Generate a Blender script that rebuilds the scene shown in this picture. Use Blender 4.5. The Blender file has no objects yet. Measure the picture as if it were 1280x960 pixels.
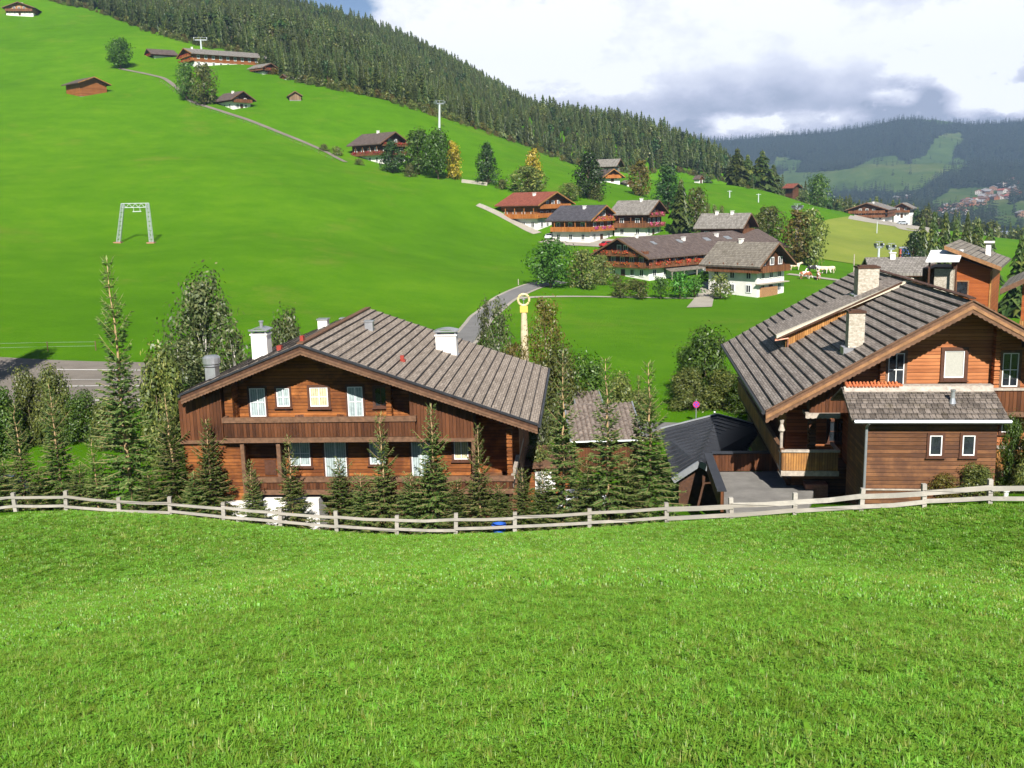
import bpy, math, random
import numpy as np
from mathutils import Vector, Matrix
R = math.radians
rnd = random.Random(7)
SC = bpy.context.scene
COL = SC.collection
# ------------------------------------------------------------------ camera
FPX = 1250.0
PITCH = math.atan((480 - 248) / FPX)
ROLL = 0.025
_f = Vector((0, math.cos(PITCH), -math.sin(PITCH)))
_r0 = Vector((1, 0, 0)); _u0 = _r0.cross(_f)
_u = _u0 * math.cos(ROLL) + _r0 * math.sin(ROLL)
_r = _r0 * math.cos(ROLL) - _u0 * math.sin(ROLL)
def ray(px, py):
    return _f * FPX + _r * (px - 640) + _u * (480 - py)
def P(px, py, Y):
    d = ray(px, py); return d * (Y / d.y)
def proj(p):
    z = p.dot(_f)
    return 640 + FPX * p.dot(_r) / z, 480 - FPX * p.dot(_u) / z
cam = bpy.data.cameras.new('camera'); camo = bpy.data.objects.new('camera', cam)
COL.objects.link(camo); SC.camera = camo
cam.sensor_width = 36; cam.lens = 36 * FPX / 1280; cam.clip_end = 20000; cam.clip_start = 0.1
camo.matrix_world = Matrix((( _r.x, _u.x, -_f.x, 0), (_r.y, _u.y, -_f.y, 0), (_r.z, _u.z, -_f.z, 0), (0, 0, 0, 1)))

# ------------------------------------------------------------------ terrain
EYE = 1.6
def z0(r):                                   # near slope running down to the valley floor
    a = -EYE - 0.315 * r
    b = -17.0
    k = 1.2
    r = np.asarray(r, dtype=float)
    return b + k * np.logaddexp(0, (a - b) / k)
CP = [  # px, py, Y : points of the ground read off the photograph
 (0,641,46),(83,640,45.5),(213,648,44.5),(350,662,43),(500,673,41.5),(643,669,40.5),(833,657,39.5),(993,648,38.5),(1155,638,37.5),(1280,630,37),
 (640,430,115),(750,480,95),(750,420,125),(750,378,165),(870,372,180),(870,530,78),(940,540,75),(1040,352,198),
 (1080,330,240),(1080,300,330),(1080,278,420),(960,241,430),(870,229,420),(1060,266,440),(950,275,330),(1000,300,260),
 (1150,300,330),(1150,283,400),(1280,310,340),(1250,340,250),
 (650,292,262),(600,259,272),(770,304,246),(720,305,250),(830,293,255),(560,330,200),(600,390,150),(665,357,178),
 (520,217,308),(440,196,318),(470,205,312),(610,228,300),
 (170,304,190),(40,420,112),(60,445,104),(60,500,82),(180,440,108),(0,300,182),(0,200,272),(0,100,395),(0,20,540),(150,200,270),(150,110,375),(300,200,275),(300,300,190),(300,400,128),
 (400,250,240),(450,330,175),(500,380,150),
 (340,100,405),(250,128,362),(370,128,375),(180,60,455),(550,162,372),(480,132,385),(640,180,385),(700,207,400),(770,226,372),(800,222,420),(60,-8,600),(280,70,450),
 (400,60,520),(400,40,740),(250,-22,800),(500,54,760),(600,100,800),(600,140,560),(750,155,900),(750,190,560),(860,205,950),(860,212,650),(150,-60,800),
 (60,570,63),(130,575,60),(100,600,54),
]
XP = [  # x, y, z : ground hidden from view
 (-20,50,-16.8),(-10,50,-16.8),(0,52,-17),(-15,62,-17.2),(0,65,-17.5),(-30,55,-16.6),(6,47,-16),(10,60,-17.4),(14,48,-15.3),(22,48,-14.8),(26,42,-13.3),(35,48,-14),(17,60,-17),(30,70,-17.5),(45,90,-18),(60,120,-18.5),
 (120,700,-55),(250,700,-60),(400,900,-80),(0,1000,-20),(150,1100,-90),(500,500,-60),(-120,900,120),(-350,700,170),
 (-400,1100,280),(0,1250,-60),(250,1250,-90),(200,500,-22),(120,520,-14),(60,520,2),
]
for r_ in (3, 6, 10, 16, 24, 32):
    for th in (-38, -19, 0, 19, 38):
        XP.append((r_*math.sin(R(th)), r_*math.cos(R(th)), None))
cu, cv, ce = [], [], []
for px, py, Y in CP:
    p = P(px, py, Y); r_ = math.hypot(p.x, p.y)
    cu.append(math.atan2(p.x, p.y)); cv.append(math.log(r_)); ce.append((p.z - float(z0(r_))) / r_)
for x, y, z in XP:
    r_ = math.hypot(x, y)
    if z is None: z = float(z0(r_))
    cu.append(math.atan2(x, y)); cv.append(math.log(r_)); ce.append((z - float(z0(r_))) / r_)
cu, cv, ce = map(np.array, (cu, cv, ce))
def _k(d2): return 0.5 * d2 * np.log(d2 + 1e-12)
RBN = n = len(cu)
A = np.zeros((n + 3, n + 3))
A[:n, :n] = _k((cu[:, None]-cu)**2 + (cv[:, None]-cv)**2) + np.eye(n) * 2e-4
A[:n, n] = 1; A[:n, n+1] = cu; A[:n, n+2] = cv; A[n:, :n] = A[:n, n:].T
RBW = np.linalg.solve(A, np.concatenate([ce, np.zeros(3)]))
def ground_np(x, y):
    x = np.asarray(x, float).ravel(); y = np.asarray(y, float).ravel()
    r_ = np.maximum(np.hypot(x, y), 1.0); th = np.arctan2(x, y)
    t2 = np.clip(th, -0.66, 0.66); v = np.log(np.clip(r_, 3, 1300))
    out = np.empty_like(x)
    for s in range(0, len(x), 20000):
        a = t2[s:s+20000]; b = v[s:s+20000]
        out[s:s+20000] = _k((a[:, None]-cu)**2 + (b[:, None]-cv)**2) @ RBW[:RBN] + RBW[RBN] + RBW[RBN+1]*a + RBW[RBN+2]*b
    f = 1 - np.clip((np.abs(th) - 1.0) / 1.6, 0, 1)
    nz = 0.35*np.sin(x*.031+1.3)*np.sin(y*.027+.4) + 0.16*np.sin(x*.093+y*.05)*np.sin(y*.081+2)
    nz *= np.clip((r_-90)/150, 0, 1) * np.clip(r_/200, 0, 2.5)
    fz = 1 + 0*x
    return z0(r_) + out * r_ * f + nz
def ground(x, y): return float(ground_np([x], [y])[0])
def hit(px, py, y0=5.0, y1=1200.0):
    """where the line of sight through a pixel of the photograph meets the ground"""
    ys = np.exp(np.linspace(math.log(y0), math.log(y1), 700)); d = ray(px, py)
    g = ground_np(d.x/d.y*ys, ys); dz = d.z/d.y*ys - g
    i = np.where(dz <= 0)[0]
    if len(i) == 0: return P(px, py, 500)
    i = i[0]
    if i == 0: Y = ys[0]
    else:
        t = dz[i-1] / (dz[i-1]-dz[i]); Y = ys[i-1] + t*(ys[i]-ys[i-1])
    p = P(px, py, Y); p.z = ground(p.x, p.y); return p
def gp(px, Y, dz=0.0):
    """ground point under image column px at distance Y (row resolved from the terrain)"""
    py = 480.0
    for _ in range(6):
        p = P(px, py, Y); z = ground(p.x, p.y); q = Vector((p.x, p.y, z)); py = proj(q)[1]
    p = P(px, py, Y); return Vector((p.x, p.y, ground(p.x, p.y) + dz))
# ------------------------------------------------------------------ mesh helpers
class MB:
    def __init__(s): s.v = []; s.f = []; s.m = []; s.t = []
    def face(s, pts, m=0, t=None):
        i = len(s.v); s.v += [tuple(p) for p in pts]; s.f.append(tuple(range(i, i+len(pts)))); s.m.append(m); s.t.append(rnd.random() if t is None else t)
    def mesh(s, vs, fs, m=0, t=None):
        i = len(s.v); s.v += [tuple(p) for p in vs]
        t = rnd.random() if t is None else t
        for f in fs: s.f.append(tuple(i+k for k in f)); s.m.append(m); s.t.append(t)
    def box(s, x0, x1, y0, y1, z0_, z1, m=0):
        vs = [(x0,y0,z0_),(x1,y0,z0_),(x1,y1,z0_),(x0,y1,z0_),(x0,y0,z1),(x1,y0,z1),(x1,y1,z1),(x0,y1,z1)]
        s.mesh(vs, [(3,2,1,0),(4,5,6,7),(0,1,5,4),(1,2,6,5),(2,3,7,6),(3,0,4,7)], m)
    def prism(s, poly, d, m=0):
        """poly: list of 3D points, extruded by vector d"""
        n_ = len(poly); d = Vector(d); a = [Vector(p) for p in poly]; b = [p + d for p in a]
        s.mesh(a + b, [tuple(range(n_))[::-1], tuple(range(n_, 2*n_))] + [(i, (i+1) % n_, (i+1) % n_+n_, i+n_) for i in range(n_)], m)
    def bar(s, p0, p1, w, h, m=0, up=(0,0,1)):
        p0 = Vector(p0); p1 = Vector(p1); d = (p1-p0).normalized(); u = Vector(up)
        if abs(d.dot(u)) > .99: u = Vector((0,1,0))
        sx = d.cross(u).normalized()*w/2; sz = sx.cross(d).normalized()*h/2
        s.prism([p0-sx-sz, p0+sx-sz, p0+sx+sz, p0-sx+sz], p1-p0, m)
    def tube(s, pts, rads, k=8, m=0, cap=True, t=None):
        pts = [Vector(p) for p in pts]; vs = []; fs = []
        up = Vector((0, 0, 1))
        for i, p in enumerate(pts):
            d = (pts[min(i+1, len(pts)-1)] - pts[max(i-1, 0)])
            d = d.normalized() if d.length > 1e-9 else Vector((0,0,1))
            a = d.cross(up) if abs(d.dot(up)) < .95 else d.cross(Vector((0, 1, 0)))
            a.normalize(); b = d.cross(a)
            for j in range(k):
                an = 2*math.pi*j/k; vs.append(p + (a*math.cos(an)+b*math.sin(an))*rads[i])
        for i in range(len(pts)-1):
            for j in range(k):
                fs.append((i*k+j, i*k+(j+1) % k, (i+1)*k+(j+1) % k, (i+1)*k+j))
        if cap: fs.append(tuple(range(k))[::-1]); fs.append(tuple(range((len(pts)-1)*k, len(pts)*k)))
        s.mesh(vs, fs, m, t)
    def lathe(s, x, y, prof, k=12, m=0):
        vs = []; fs = []
        for z, r_ in prof:
            for j in range(k):
                an = 2*math.pi*j/k; vs.append((x+r_*math.cos(an), y+r_*math.sin(an), z))
        for i in range(len(prof)-1):
            for j in range(k): fs.append((i*k+j, i*k+(j+1) % k, (i+1)*k+(j+1) % k, (i+1)*k+j))
        fs.append(tuple(range(k))[::-1]); fs.append(tuple(range((len(prof)-1)*k, len(prof)*k)))
        s.mesh(vs, fs, m)
    def build(s, name, mats, parent=None, smooth=False, link=True):
        me = bpy.data.meshes.new(name)
        me.from_pydata(s.v, [], s.f)
        if not isinstance(mats, (list, tuple)): mats = [mats]
        for m in mats: me.materials.append(m)
        me.polygons.foreach_set('material_index', s.m)
        if smooth: me.polygons.foreach_set('use_smooth', [True]*len(s.f))
        a = me.attributes.new('tint', 'FLOAT', 'FACE'); a.data.foreach_set('value', s.t)
        me.update()
        o = bpy.data.objects.new(name, me)
        if link: COL.objects.link(o)
        if parent: o.parent = parent
        return o
def tag(o, label=None, cat=None, group=None, kind=None):
    if label: o['label'] = label
    if cat: o['category'] = cat
    if group: o['group'] = group
    if kind: o['kind'] = kind
    return o
def thing(name, label, cat, loc, rz=0, group=None, s=1.0):
    o = bpy.data.objects.new(name, None); COL.objects.link(o)
    o.location = loc; o.rotation_euler = (0, 0, rz); o.empty_display_size = .3
    if s != 1.0: o.scale = (s, s, s) if not isinstance(s, tuple) else s
    return tag(o, label, cat, group)
def kids(o): return [c for c in bpy.data.objects if c.parent == o]
def dup(o, label, loc, rz=0, s=1.0, group=None, _ch={}):
    if o.name not in _ch:
        ch = [c for c in bpy.data.objects if c.parent == o]
        _ch[o.name] = [(c, [g for g in bpy.data.objects if g.parent == c]) for c in ch]
    r_ = o.copy(); COL.objects.link(r_); r_.location = loc; r_.rotation_euler = (0, 0, rz)
    r_.scale = (s, s, s) if not isinstance(s, tuple) else s
    r_['label'] = label
    if group: r_['group'] = group
    for c, gs in _ch[o.name]:
        c2 = c.copy(); COL.objects.link(c2); c2.parent = r_
        for g in gs:
            g2 = g.copy(); COL.objects.link(g2); g2.parent = c2
    return r_
# ------------------------------------------------------------------ materials
def newmat(name):
    m = bpy.data.materials.new(name); m.use_nodes = True; nt = m.node_tree
    b = nt.nodes['Principled BSDF']; b.inputs['Specular IOR Level'].default_value = .2
    return m, nt, b
def N(nt, t, **kw):
    x = nt.nodes.new(t)
    for k, v in kw.items():
        if k.startswith('i_'):
            x.inputs[int(k[2:]) if k[2:].isdigit() else k[2:].replace('_', ' ')].default_value = v
        else: setattr(x, k, v)
    return x
def L(nt, a, b): nt.links.new(a, b)
def c4(c): return (c[0], c[1], c[2], 1)
def math_(nt, op, a, b=None, c=None):
    x = nt.nodes.new('ShaderNodeMath'); x.operation = op
    for i, v in enumerate((a, b, c)):
        if v is None: continue
        if isinstance(v, (int, float)): x.inputs[i].default_value = v
        else: L(nt, v, x.inputs[i])
    return x.outputs[0]
def mix(nt, f, a, b, mode='MIX'):
    x = nt.nodes.new('ShaderNodeMix'); x.data_type = 'RGBA'; x.blend_type = mode; x.clamp_factor = True
    for sock, v in ((x.inputs[0], f), (x.inputs[6], a), (x.inputs[7], b)):
        if isinstance(v, (int, float)): sock.default_value = v
        elif isinstance(v, tuple): sock.default_value = c4(v)
        else: L(nt, v, sock)
    return x.outputs[2]
def noise(nt, vec, scale, detail=4, rough=.55):
    x = N(nt, 'ShaderNodeTexNoise'); x.inputs['Scale'].default_value = scale; x.inputs['Detail'].default_value = detail; x.inputs['Roughness'].default_value = rough
    if vec is not None: L(nt, vec, x.inputs['Vector'])
    return x.outputs['Fac']
def ramp(nt, f, stops):
    x = N(nt, 'ShaderNodeValToRGB'); L(nt, f, x.inputs[0]); e = x.color_ramp.elements
    while len(e) < len(stops): e.new(.5)
    for q, (p, c) in zip(e, stops): q.position = p; q.color = c4(c) if isinstance(c, tuple) else (c, c, c, 1)
    return x.outputs[0]
def smooth01(nt, f, a, b):
    x = N(nt, 'ShaderNodeMapRange'); L(nt, f, x.inputs[0]); x.inputs[1].default_value = a; x.inputs[2].default_value = b; x.clamp = True; x.interpolation_type = 'SMOOTHSTEP'
    return x.outputs[0]
def bump(nt, b, h, strength=.4, dist=.02):
    x = N(nt, 'ShaderNodeBump'); x.inputs['Strength'].default_value = strength; x.inputs['Distance'].default_value = dist
    L(nt, h, x.inputs['Height']); L(nt, x.outputs[0], b.inputs['Normal'])
def objco(nt):
    return N(nt, 'ShaderNodeTexCoord').outputs['Object']
def flat(name, c, rough=.6, var=.15, scale=3, metal=0.0, spec=.3):
    m, nt, b = newmat(name); co = objco(nt); f = noise(nt, co, scale, 6, .65)
    col = ramp(nt, f, [(.25, tuple(v*(1-var*1.6) for v in c)), (.75, tuple(min(1, v*(1+var)) for v in c))])
    L(nt, col, b.inputs['Base Color']); b.inputs['Roughness'].default_value = rough; b.inputs['Metallic'].default_value = metal
    b.inputs['Specular IOR Level'].default_value = spec
    bump(nt, b, f, .2, .01)
    return m
def wood(name, c1, c2, axis='Z', board=.16, gap=.1, knots=True, weather=None, rough=.65):
    """boards stacked along an axis; grain runs across it"""
    m, nt, b = newmat(name); co = objco(nt); sep = N(nt, 'ShaderNodeSeparateXYZ'); L(nt, co, sep.inputs[0])
    if axis == 'Z': u = sep.outputs[2]; along = math_(nt, 'ADD', sep.outputs[0], sep.outputs[1])
    else: u = math_(nt, 'ADD', sep.outputs[0], sep.outputs[1]); along = sep.outputs[2]
    q = math_(nt, 'DIVIDE', u, board); idx = math_(nt, 'FLOOR', q); fr = math_(nt, 'FRACT', q)
    wn = N(nt, 'ShaderNodeTexWhiteNoise', noise_dimensions='1D'); L(nt, idx, wn.inputs['W'])
    cmb = N(nt, 'ShaderNodeCombineXYZ'); L(nt, math_(nt, 'MULTIPLY', along, .9), cmb.inputs[0]); L(nt, math_(nt, 'MULTIPLY', u, 9), cmb.inputs[1]); L(nt, math_(nt, 'MULTIPLY', idx, 3.7), cmb.inputs[2])
    g = noise(nt, cmb.outputs[0], 2.2, 6, .65)
    big = noise(nt, co, .55, 3)
    t = math_(nt, 'ADD', math_(nt, 'MULTIPLY', g, .55), math_(nt, 'MULTIPLY', wn.outputs[0], .35))
    t = math_(nt, 'ADD', t, math_(nt, 'MULTIPLY', math_(nt, 'SUBTRACT', big, .5), .6))
    col = ramp(nt, t, [(.15, c1), (.75, c2)])
    if knots:
        kv = N(nt, 'ShaderNodeTexVoronoi'); kv.inputs['Scale'].default_value = 1.6
        c2_ = N(nt, 'ShaderNodeCombineXYZ'); L(nt, along, c2_.inputs[0]); L(nt, math_(nt, 'MULTIPLY', u, 2.2), c2_.inputs[1]); L(nt, c2_.outputs[0], kv.inputs['Vector'])
        col = mix(nt, math_(nt, 'MULTIPLY', smooth01(nt, kv.outputs['Distance'], .09, .04), .6), col, tuple(v*.35 for v in c1))
    if weather:
        wv = smooth01(nt, noise(nt, co, .9, 5, .7), .42, .62)
        col = mix(nt, math_(nt, 'MULTIPLY', wv, .75), col, weather)
    edge = math_(nt, 'MINIMUM', fr, math_(nt, 'SUBTRACT', 1.0, fr)); e2 = smooth01(nt, edge, 0.0, gap)
    col = mix(nt, e2, mix(nt, .75, col, (.012, .007, .004)), col)
    L(nt, col, b.inputs['Base Color']); b.inputs['Roughness'].default_value = rough
    bump(nt, b, math_(nt, 'ADD', math_(nt, 'MULTIPLY', e2, 1.0), math_(nt, 'MULTIPLY', g, .25)), .6, .03)
    return m
def leafmat(name, c1, c2, c3=None, trans=.35, seed=0):
    m, nt, b = newmat(name); nt.nodes.remove(b); out = nt.nodes['Material Output']
    at = N(nt, 'ShaderNodeAttribute'); at.attribute_name = 'tint'
    oi = N(nt, 'ShaderNodeObjectInfo')
    t = math_(nt, 'ADD', math_(nt, 'MULTIPLY', at.outputs['Fac'], .8), math_(nt, 'MULTIPLY', oi.outputs['Random'], .2))
    stops = [(.1, c1), (.7, c2)] + ([(.95, c3)] if c3 else [])
    col = ramp(nt, t, stops)
    hs = N(nt, 'ShaderNodeHueSaturation'); L(nt, col, hs.inputs['Color']); L(nt, math_(nt, 'MULTIPLY_ADD', oi.outputs['Random'], .5, .75), hs.inputs['Value']); L(nt, math_(nt, 'MULTIPLY_ADD', oi.outputs['Random'], .04, .48), hs.inputs['Hue'])
    d = N(nt, 'ShaderNodeBsdfDiffuse'); tr = N(nt, 'ShaderNodeBsdfTranslucent'); gl = N(nt, 'ShaderNodeBsdfGlossy'); gl.inputs['Roughness'].default_value = .45; gl.inputs['Color'].default_value = (.7, .7, .7, 1)
    L(nt, hs.outputs[0], d.inputs[0]); L(nt, hs.outputs[0], tr.inputs[0])
    m1 = N(nt, 'ShaderNodeMixShader'); m1.inputs[0].default_value = trans; L(nt, d.outputs[0], m1.inputs[1]); L(nt, tr.outputs[0], m1.inputs[2])
    m2 = N(nt, 'ShaderNodeMixShader'); m2.inputs[0].default_value = .035; L(nt, m1.outputs[0], m2.inputs[1]); L(nt, gl.outputs[0], m2.inputs[2])
    L(nt, m2.outputs[0], out.inputs['Surface'])
    return m
def glassmat(name, c=(.02, .025, .03)):
    m, nt, b = newmat(name); f = noise(nt, objco(nt), 2.5, 3)
    L(nt, ramp(nt, f, [(.3, tuple(v*.5 for v in c)), (.7, tuple(v*1.6 for v in c))]), b.inputs['Base Color']); b.inputs['Roughness'].default_value = .08; b.inputs['Specular IOR Level'].default_value = .8
    return m
def curtainmat(name, c):
    """white net curtain hanging behind the glass: folds across, a faint print"""
    m, nt, b = newmat(name); co = objco(nt); sep = N(nt, 'ShaderNodeSeparateXYZ'); L(nt, co, sep.inputs[0])
    w = math_(nt, 'SINE', math_(nt, 'MULTIPLY', sep.outputs[0], 55.0)); f = noise(nt, co, 6, 3)
    t = math_(nt, 'ADD', math_(nt, 'MULTIPLY', w, .25), f)
    L(nt, ramp(nt, t, [(.2, tuple(v*.55 for v in c)), (.8, c)]), b.inputs['Base Color']); b.inputs['Roughness'].default_value = .35; b.inputs['Coat Weight'].default_value = .6; b.inputs['Coat Roughness'].default_value = .05
    return m
def shingles(name, c1, c2, course=.3, width=.18, along='Y', moss=None, bumpd=.03, joint=(.02,.018,.016)):
    """tiles/shingles laid in courses across the slope (object z picks the course), joints run down"""
    m, nt, b = newmat(name); co = objco(nt); sep = N(nt, 'ShaderNodeSeparateXYZ'); L(nt, co, sep.inputs[0])
    a = sep.outputs[1] if along == 'Y' else sep.outputs[0]
    u = sep.outputs[0] if along == 'Y' else sep.outputs[1]
    q = math_(nt, 'DIVIDE', u, course); idx = math_(nt, 'FLOOR', q); fr = math_(nt, 'FRACT', q)
    q2 = math_(nt, 'ADD', math_(nt, 'DIVIDE', a, width), math_(nt, 'MULTIPLY', idx, .5)); i2 = math_(nt, 'FLOOR', q2); f2 = math_(nt, 'FRACT', q2)
    cm = N(nt, 'ShaderNodeCombineXYZ'); L(nt, idx, cm.inputs[0]); L(nt, i2, cm.inputs[1])
    wn = N(nt, 'ShaderNodeTexWhiteNoise', noise_dimensions='3D'); L(nt, cm.outputs[0], wn.inputs['Vector'])
    t = math_(nt, 'ADD', math_(nt, 'MULTIPLY', wn.outputs[0], .45), math_(nt, 'MULTIPLY', noise(nt, co, 1.1, 6, .7), .6))
    col = ramp(nt, t, [(.2, c1), (.8, c2)])
    if moss: col = mix(nt, math_(nt, 'MULTIPLY', smooth01(nt, noise(nt, co, 1.7, 7, .75), .5, .68), .6), col, moss)
    e = math_(nt, 'MINIMUM', smooth01(nt, math_(nt, 'MINIMUM', fr, math_(nt, 'SUBTRACT', 1.0, fr)), 0, .12), smooth01(nt, math_(nt, 'MINIMUM', f2, math_(nt, 'SUBTRACT', 1.0, f2)), 0, .1))
    col = mix(nt, e, mix(nt, .65, col, joint), col)
    L(nt, col, b.inputs['Base Color']); b.inputs['Roughness'].default_value = .75
    bump(nt, b, math_(nt, 'ADD', e, math_(nt, 'MULTIPLY', wn.outputs[0], .4)), .7, bumpd)
    return m
M = {}
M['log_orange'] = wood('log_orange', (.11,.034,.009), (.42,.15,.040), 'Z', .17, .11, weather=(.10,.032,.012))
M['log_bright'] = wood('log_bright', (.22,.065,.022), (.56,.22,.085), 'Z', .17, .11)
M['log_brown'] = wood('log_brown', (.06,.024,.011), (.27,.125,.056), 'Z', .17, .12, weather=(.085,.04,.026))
M['board_dark'] = wood('board_dark', (.035,.013,.006), (.15,.056,.023), 'X', .15, .09)
M['board_red'] = wood('board_red', (.040,.015,.007), (.15,.056,.023), 'X', .17, .09)
M['board_gold'] = wood('board_gold', (.22,.09,.022), (.55,.28,.09), 'X', .12, .12, weather=(.2,.1,.045))
M['board_grey'] = wood('board_grey', (.13,.11,.09), (.30,.26,.22), 'X', .2, .06)
M['board_orange'] = wood('board_orange', (.24,.062,.016), (.40,.115,.032), 'Z', .14, .05, knots=False)
M['beam_dark'] = flat('beam_dark', (.075,.034,.018), .7, .35, 6)
M['beam_brown'] = flat('beam_brown', (.16,.085,.048), .7, .35, 5)
M['beam_gold'] = flat('beam_gold', (.30,.155,.07), .65, .3, 4)
M['beam_pale'] = flat('beam_pale', (.42,.36,.30), .8, .3, 5)
M['frame_dark'] = flat('frame_dark', (.09,.038,.022), .55, .2, 6)
M['white'] = flat('white_plaster', (.76,.73,.69), .85, .10, .9)
M['white_paint'] = flat('white_paint', (.8,.8,.78), .4, .04, 4)
M['glass'] = glassmat('window_glass')
M['curtain'] = curtainmat('net_curtain', (.42,.50,.50))
M['curtain_warm'] = curtainmat('printed_curtain', (.66,.60,.38))
M['blind'] = flat('window_blind', (.42,.41,.36), .5, .08, 9)
M['roof_brown'] = shingles('roof_slats_brown', (.21,.17,.135), (.36,.30,.245), .105, .9, bumpd=.02)
M['roof_brown2'] = shingles('roof_slats_grey_brown', (.18,.15,.13), (.33,.285,.25), .11, .9, bumpd=.02)
M['seam'] = flat('roof_seam', (.028,.022,.02), .7, .3, 5)
M['zinc'] = flat('zinc_sheet', (.42,.43,.45), .35, .2, 2, .6)
M['zinc_shade_tone'] = flat('sheet_metal_shade_tone', (.035,.037,.044), .5, .2, 2, .2)  # colour darkened to carry the right chalet's shade on the garage roof
M['steel'] = flat('steel_grey', (.36,.38,.40), .4, .15, 3, .5)
M['steel_white'] = flat('steel_white', (.50,.54,.55), .45, .08, 3, .1)
M['red_paint'] = flat('red_paint', (.30,.045,.03), .5, .2, 5)
M['copper'] = flat('copper', (.48,.22,.15), .4, .2, 5, .5)
M['cream'] = flat('cream_sheet', (.62,.56,.42), .5, .12, 1.5)
M['tile_brown'] = shingles('tile_brown', (.10,.075,.06), (.30,.25,.22), .33, .3, 'X', moss=None, bumpd=.06)
M['tile_mossy'] = shingles('tile_mossy', (.075,.062,.052), (.25,.21,.18), .33, .24, 'X', moss=(.085,.07,.04), bumpd=.06)
M['tile_red'] = shingles('tile_red', (.45,.11,.04), (.62,.2,.08), .3, .25, 'X')
M['concrete'] = flat('concrete', (.20,.19,.175), .85, .2, 1.2)  # grey darkened to carry the shade lying on the garage deck
M['blue'] = flat('blue_plastic', (.03,.12,.55), .4, .1)
def stonemat(name, c1, c2, sc=3.0, mortar=(.5,.45,.33)):
    m, nt, b = newmat(name); co = objco(nt); br = N(nt, 'ShaderNodeTexBrick'); mp = N(nt, 'ShaderNodeMapping')
    sep = N(nt, 'ShaderNodeSeparateXYZ'); L(nt, co, sep.inputs[0]); cm = N(nt, 'ShaderNodeCombineXYZ')
    L(nt, math_(nt, 'ADD', sep.outputs[0], sep.outputs[1]), cm.inputs[0]); L(nt, sep.outputs[2], cm.inputs[1]); L(nt, cm.outputs[0], br.inputs['Vector'])
    br.inputs['Scale'].default_value = sc; br.inputs['Color1'].default_value = c4(c1); br.inputs['Color2'].default_value = c4(c2); br.inputs['Mortar'].default_value = c4(mortar); br.inputs['Mortar Size'].default_value = .03
    col = mix(nt, .5, br.outputs[0], ramp(nt, noise(nt, co, 9, 5), [(.3, c1), (.7, c2)]))
    L(nt, col, b.inputs['Base Color']); b.inputs['Roughness'].default_value = .9; bump(nt, b, math_(nt, 'SUBTRACT', 1.0, br.outputs['Fac']), .8, .02)
    return m
M['stone'] = stonemat('chimney_stone', (.30,.25,.18), (.66,.61,.52), 3.4, (.38,.34,.27))
M['brick'] = stonemat('brick_wall', (.36,.15,.10), (.52,.27,.19), 3.2, (.34,.18,.13))
M['bark'] = flat('bark', (.16,.11,.075), .9, .4, 8)
M['bark_tan'] = flat('bark_tan', (.42,.29,.15), .85, .3, 9)
M['bark_birch'] = flat('bark_birch', (.55,.52,.46), .8, .35, 7)
M['leaf_mid'] = leafmat('leaf_mid', (.032,.075,.010), (.085,.165,.020), (.16,.24,.035))
M['leaf_bright'] = leafmat('leaf_bright', (.035,.10,.010), (.08,.20,.022), (.13,.30,.04))
M['leaf_olive'] = leafmat('leaf_olive', (.06,.085,.02), (.14,.17,.035), (.26,.25,.06))
M['leaf_grey'] = leafmat('leaf_grey', (.045,.065,.022), (.11,.135,.045), (.2,.2,.08))
M['leaf_yellow'] = leafmat('leaf_yellow', (.24,.20,.015), (.52,.42,.03), (.62,.52,.06))
M['leaf_rust'] = leafmat('leaf_rust', (.09,.07,.015), (.19,.15,.03), (.13,.18,.03))
M['leaf_dark'] = leafmat('leaf_dark', (.018,.045,.012), (.045,.095,.020), (.08,.14,.03))
M['needle'] = leafmat('needle', (.050,.095,.018), (.13,.19,.045), (.28,.31,.11), trans=.35)
M['needle_light'] = leafmat('needle_light', (.065,.11,.024), (.16,.22,.055), (.32,.34,.12), trans=.35)
M['needle_far'] = leafmat('needle_far', (.030,.056,.013), (.080,.110,.026), (.15,.16,.034), trans=.2)
M['flower'] = leafmat('flower_red', (.40,.03,.02), (.6,.06,.04), (.1,.2,.03))
M['flower_pink'] = leafmat('flower_pink', (.5,.04,.18), (.75,.14,.36), (.1,.2,.03))
def grassland(name, base, dark, light, bladey=True, rough=.9):
    m, nt, b = newmat(name); co = N(nt, 'ShaderNodeNewGeometry').outputs['Position']
    big = noise(nt, co, .012, 5, .6); mid = noise(nt, co, .12, 6, .65); fine = noise(nt, co, 2.2, 6, .75); ff = noise(nt, co, 14, 3, .7)
    # faint mowing lines along the contour
    sep = N(nt, 'ShaderNodeSeparateXYZ'); L(nt, co, sep.inputs[0])
    ln = math_(nt, 'SINE', math_(nt, 'ADD', math_(nt, 'MULTIPLY', sep.outputs[2], 3.1), math_(nt, 'MULTIPLY', mid, 9)))
    t = math_(nt, 'ADD', math_(nt, 'MULTIPLY', big, .34), math_(nt, 'MULTIPLY', mid, .32))
    t = math_(nt, 'ADD', t, math_(nt, 'MULTIPLY', fine, .20)); t = math_(nt, 'ADD', t, math_(nt, 'MULTIPLY', ff, .14))
    t = math_(nt, 'ADD', t, math_(nt, 'MULTIPLY', ln, .006))
    col = ramp(nt, t, [(.40, dark), (.5, base), (.60, light)])
    dry = smooth01(nt, noise(nt, co, .045, 7, .75), .54, .72)
    col = mix(nt, math_(nt, 'MULTIPLY', dry, .45), col, (.17, .19, .03))
    L(nt, col, b.inputs['Base Color']); b.inputs['Roughness'].default_value = rough; b.inputs['Specular IOR Level'].default_value = .04
    bump(nt, b, math_(nt, 'ADD', fine, ff), .7, .12)
    return m
M['meadow'] = grassland('meadow', (.070,.185,.004), (.054,.152,.003), (.098,.218,.006))
M['field'] = grassland('mown_field', (.195,.24,.040), (.155,.205,.035), (.235,.265,.05))
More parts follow.
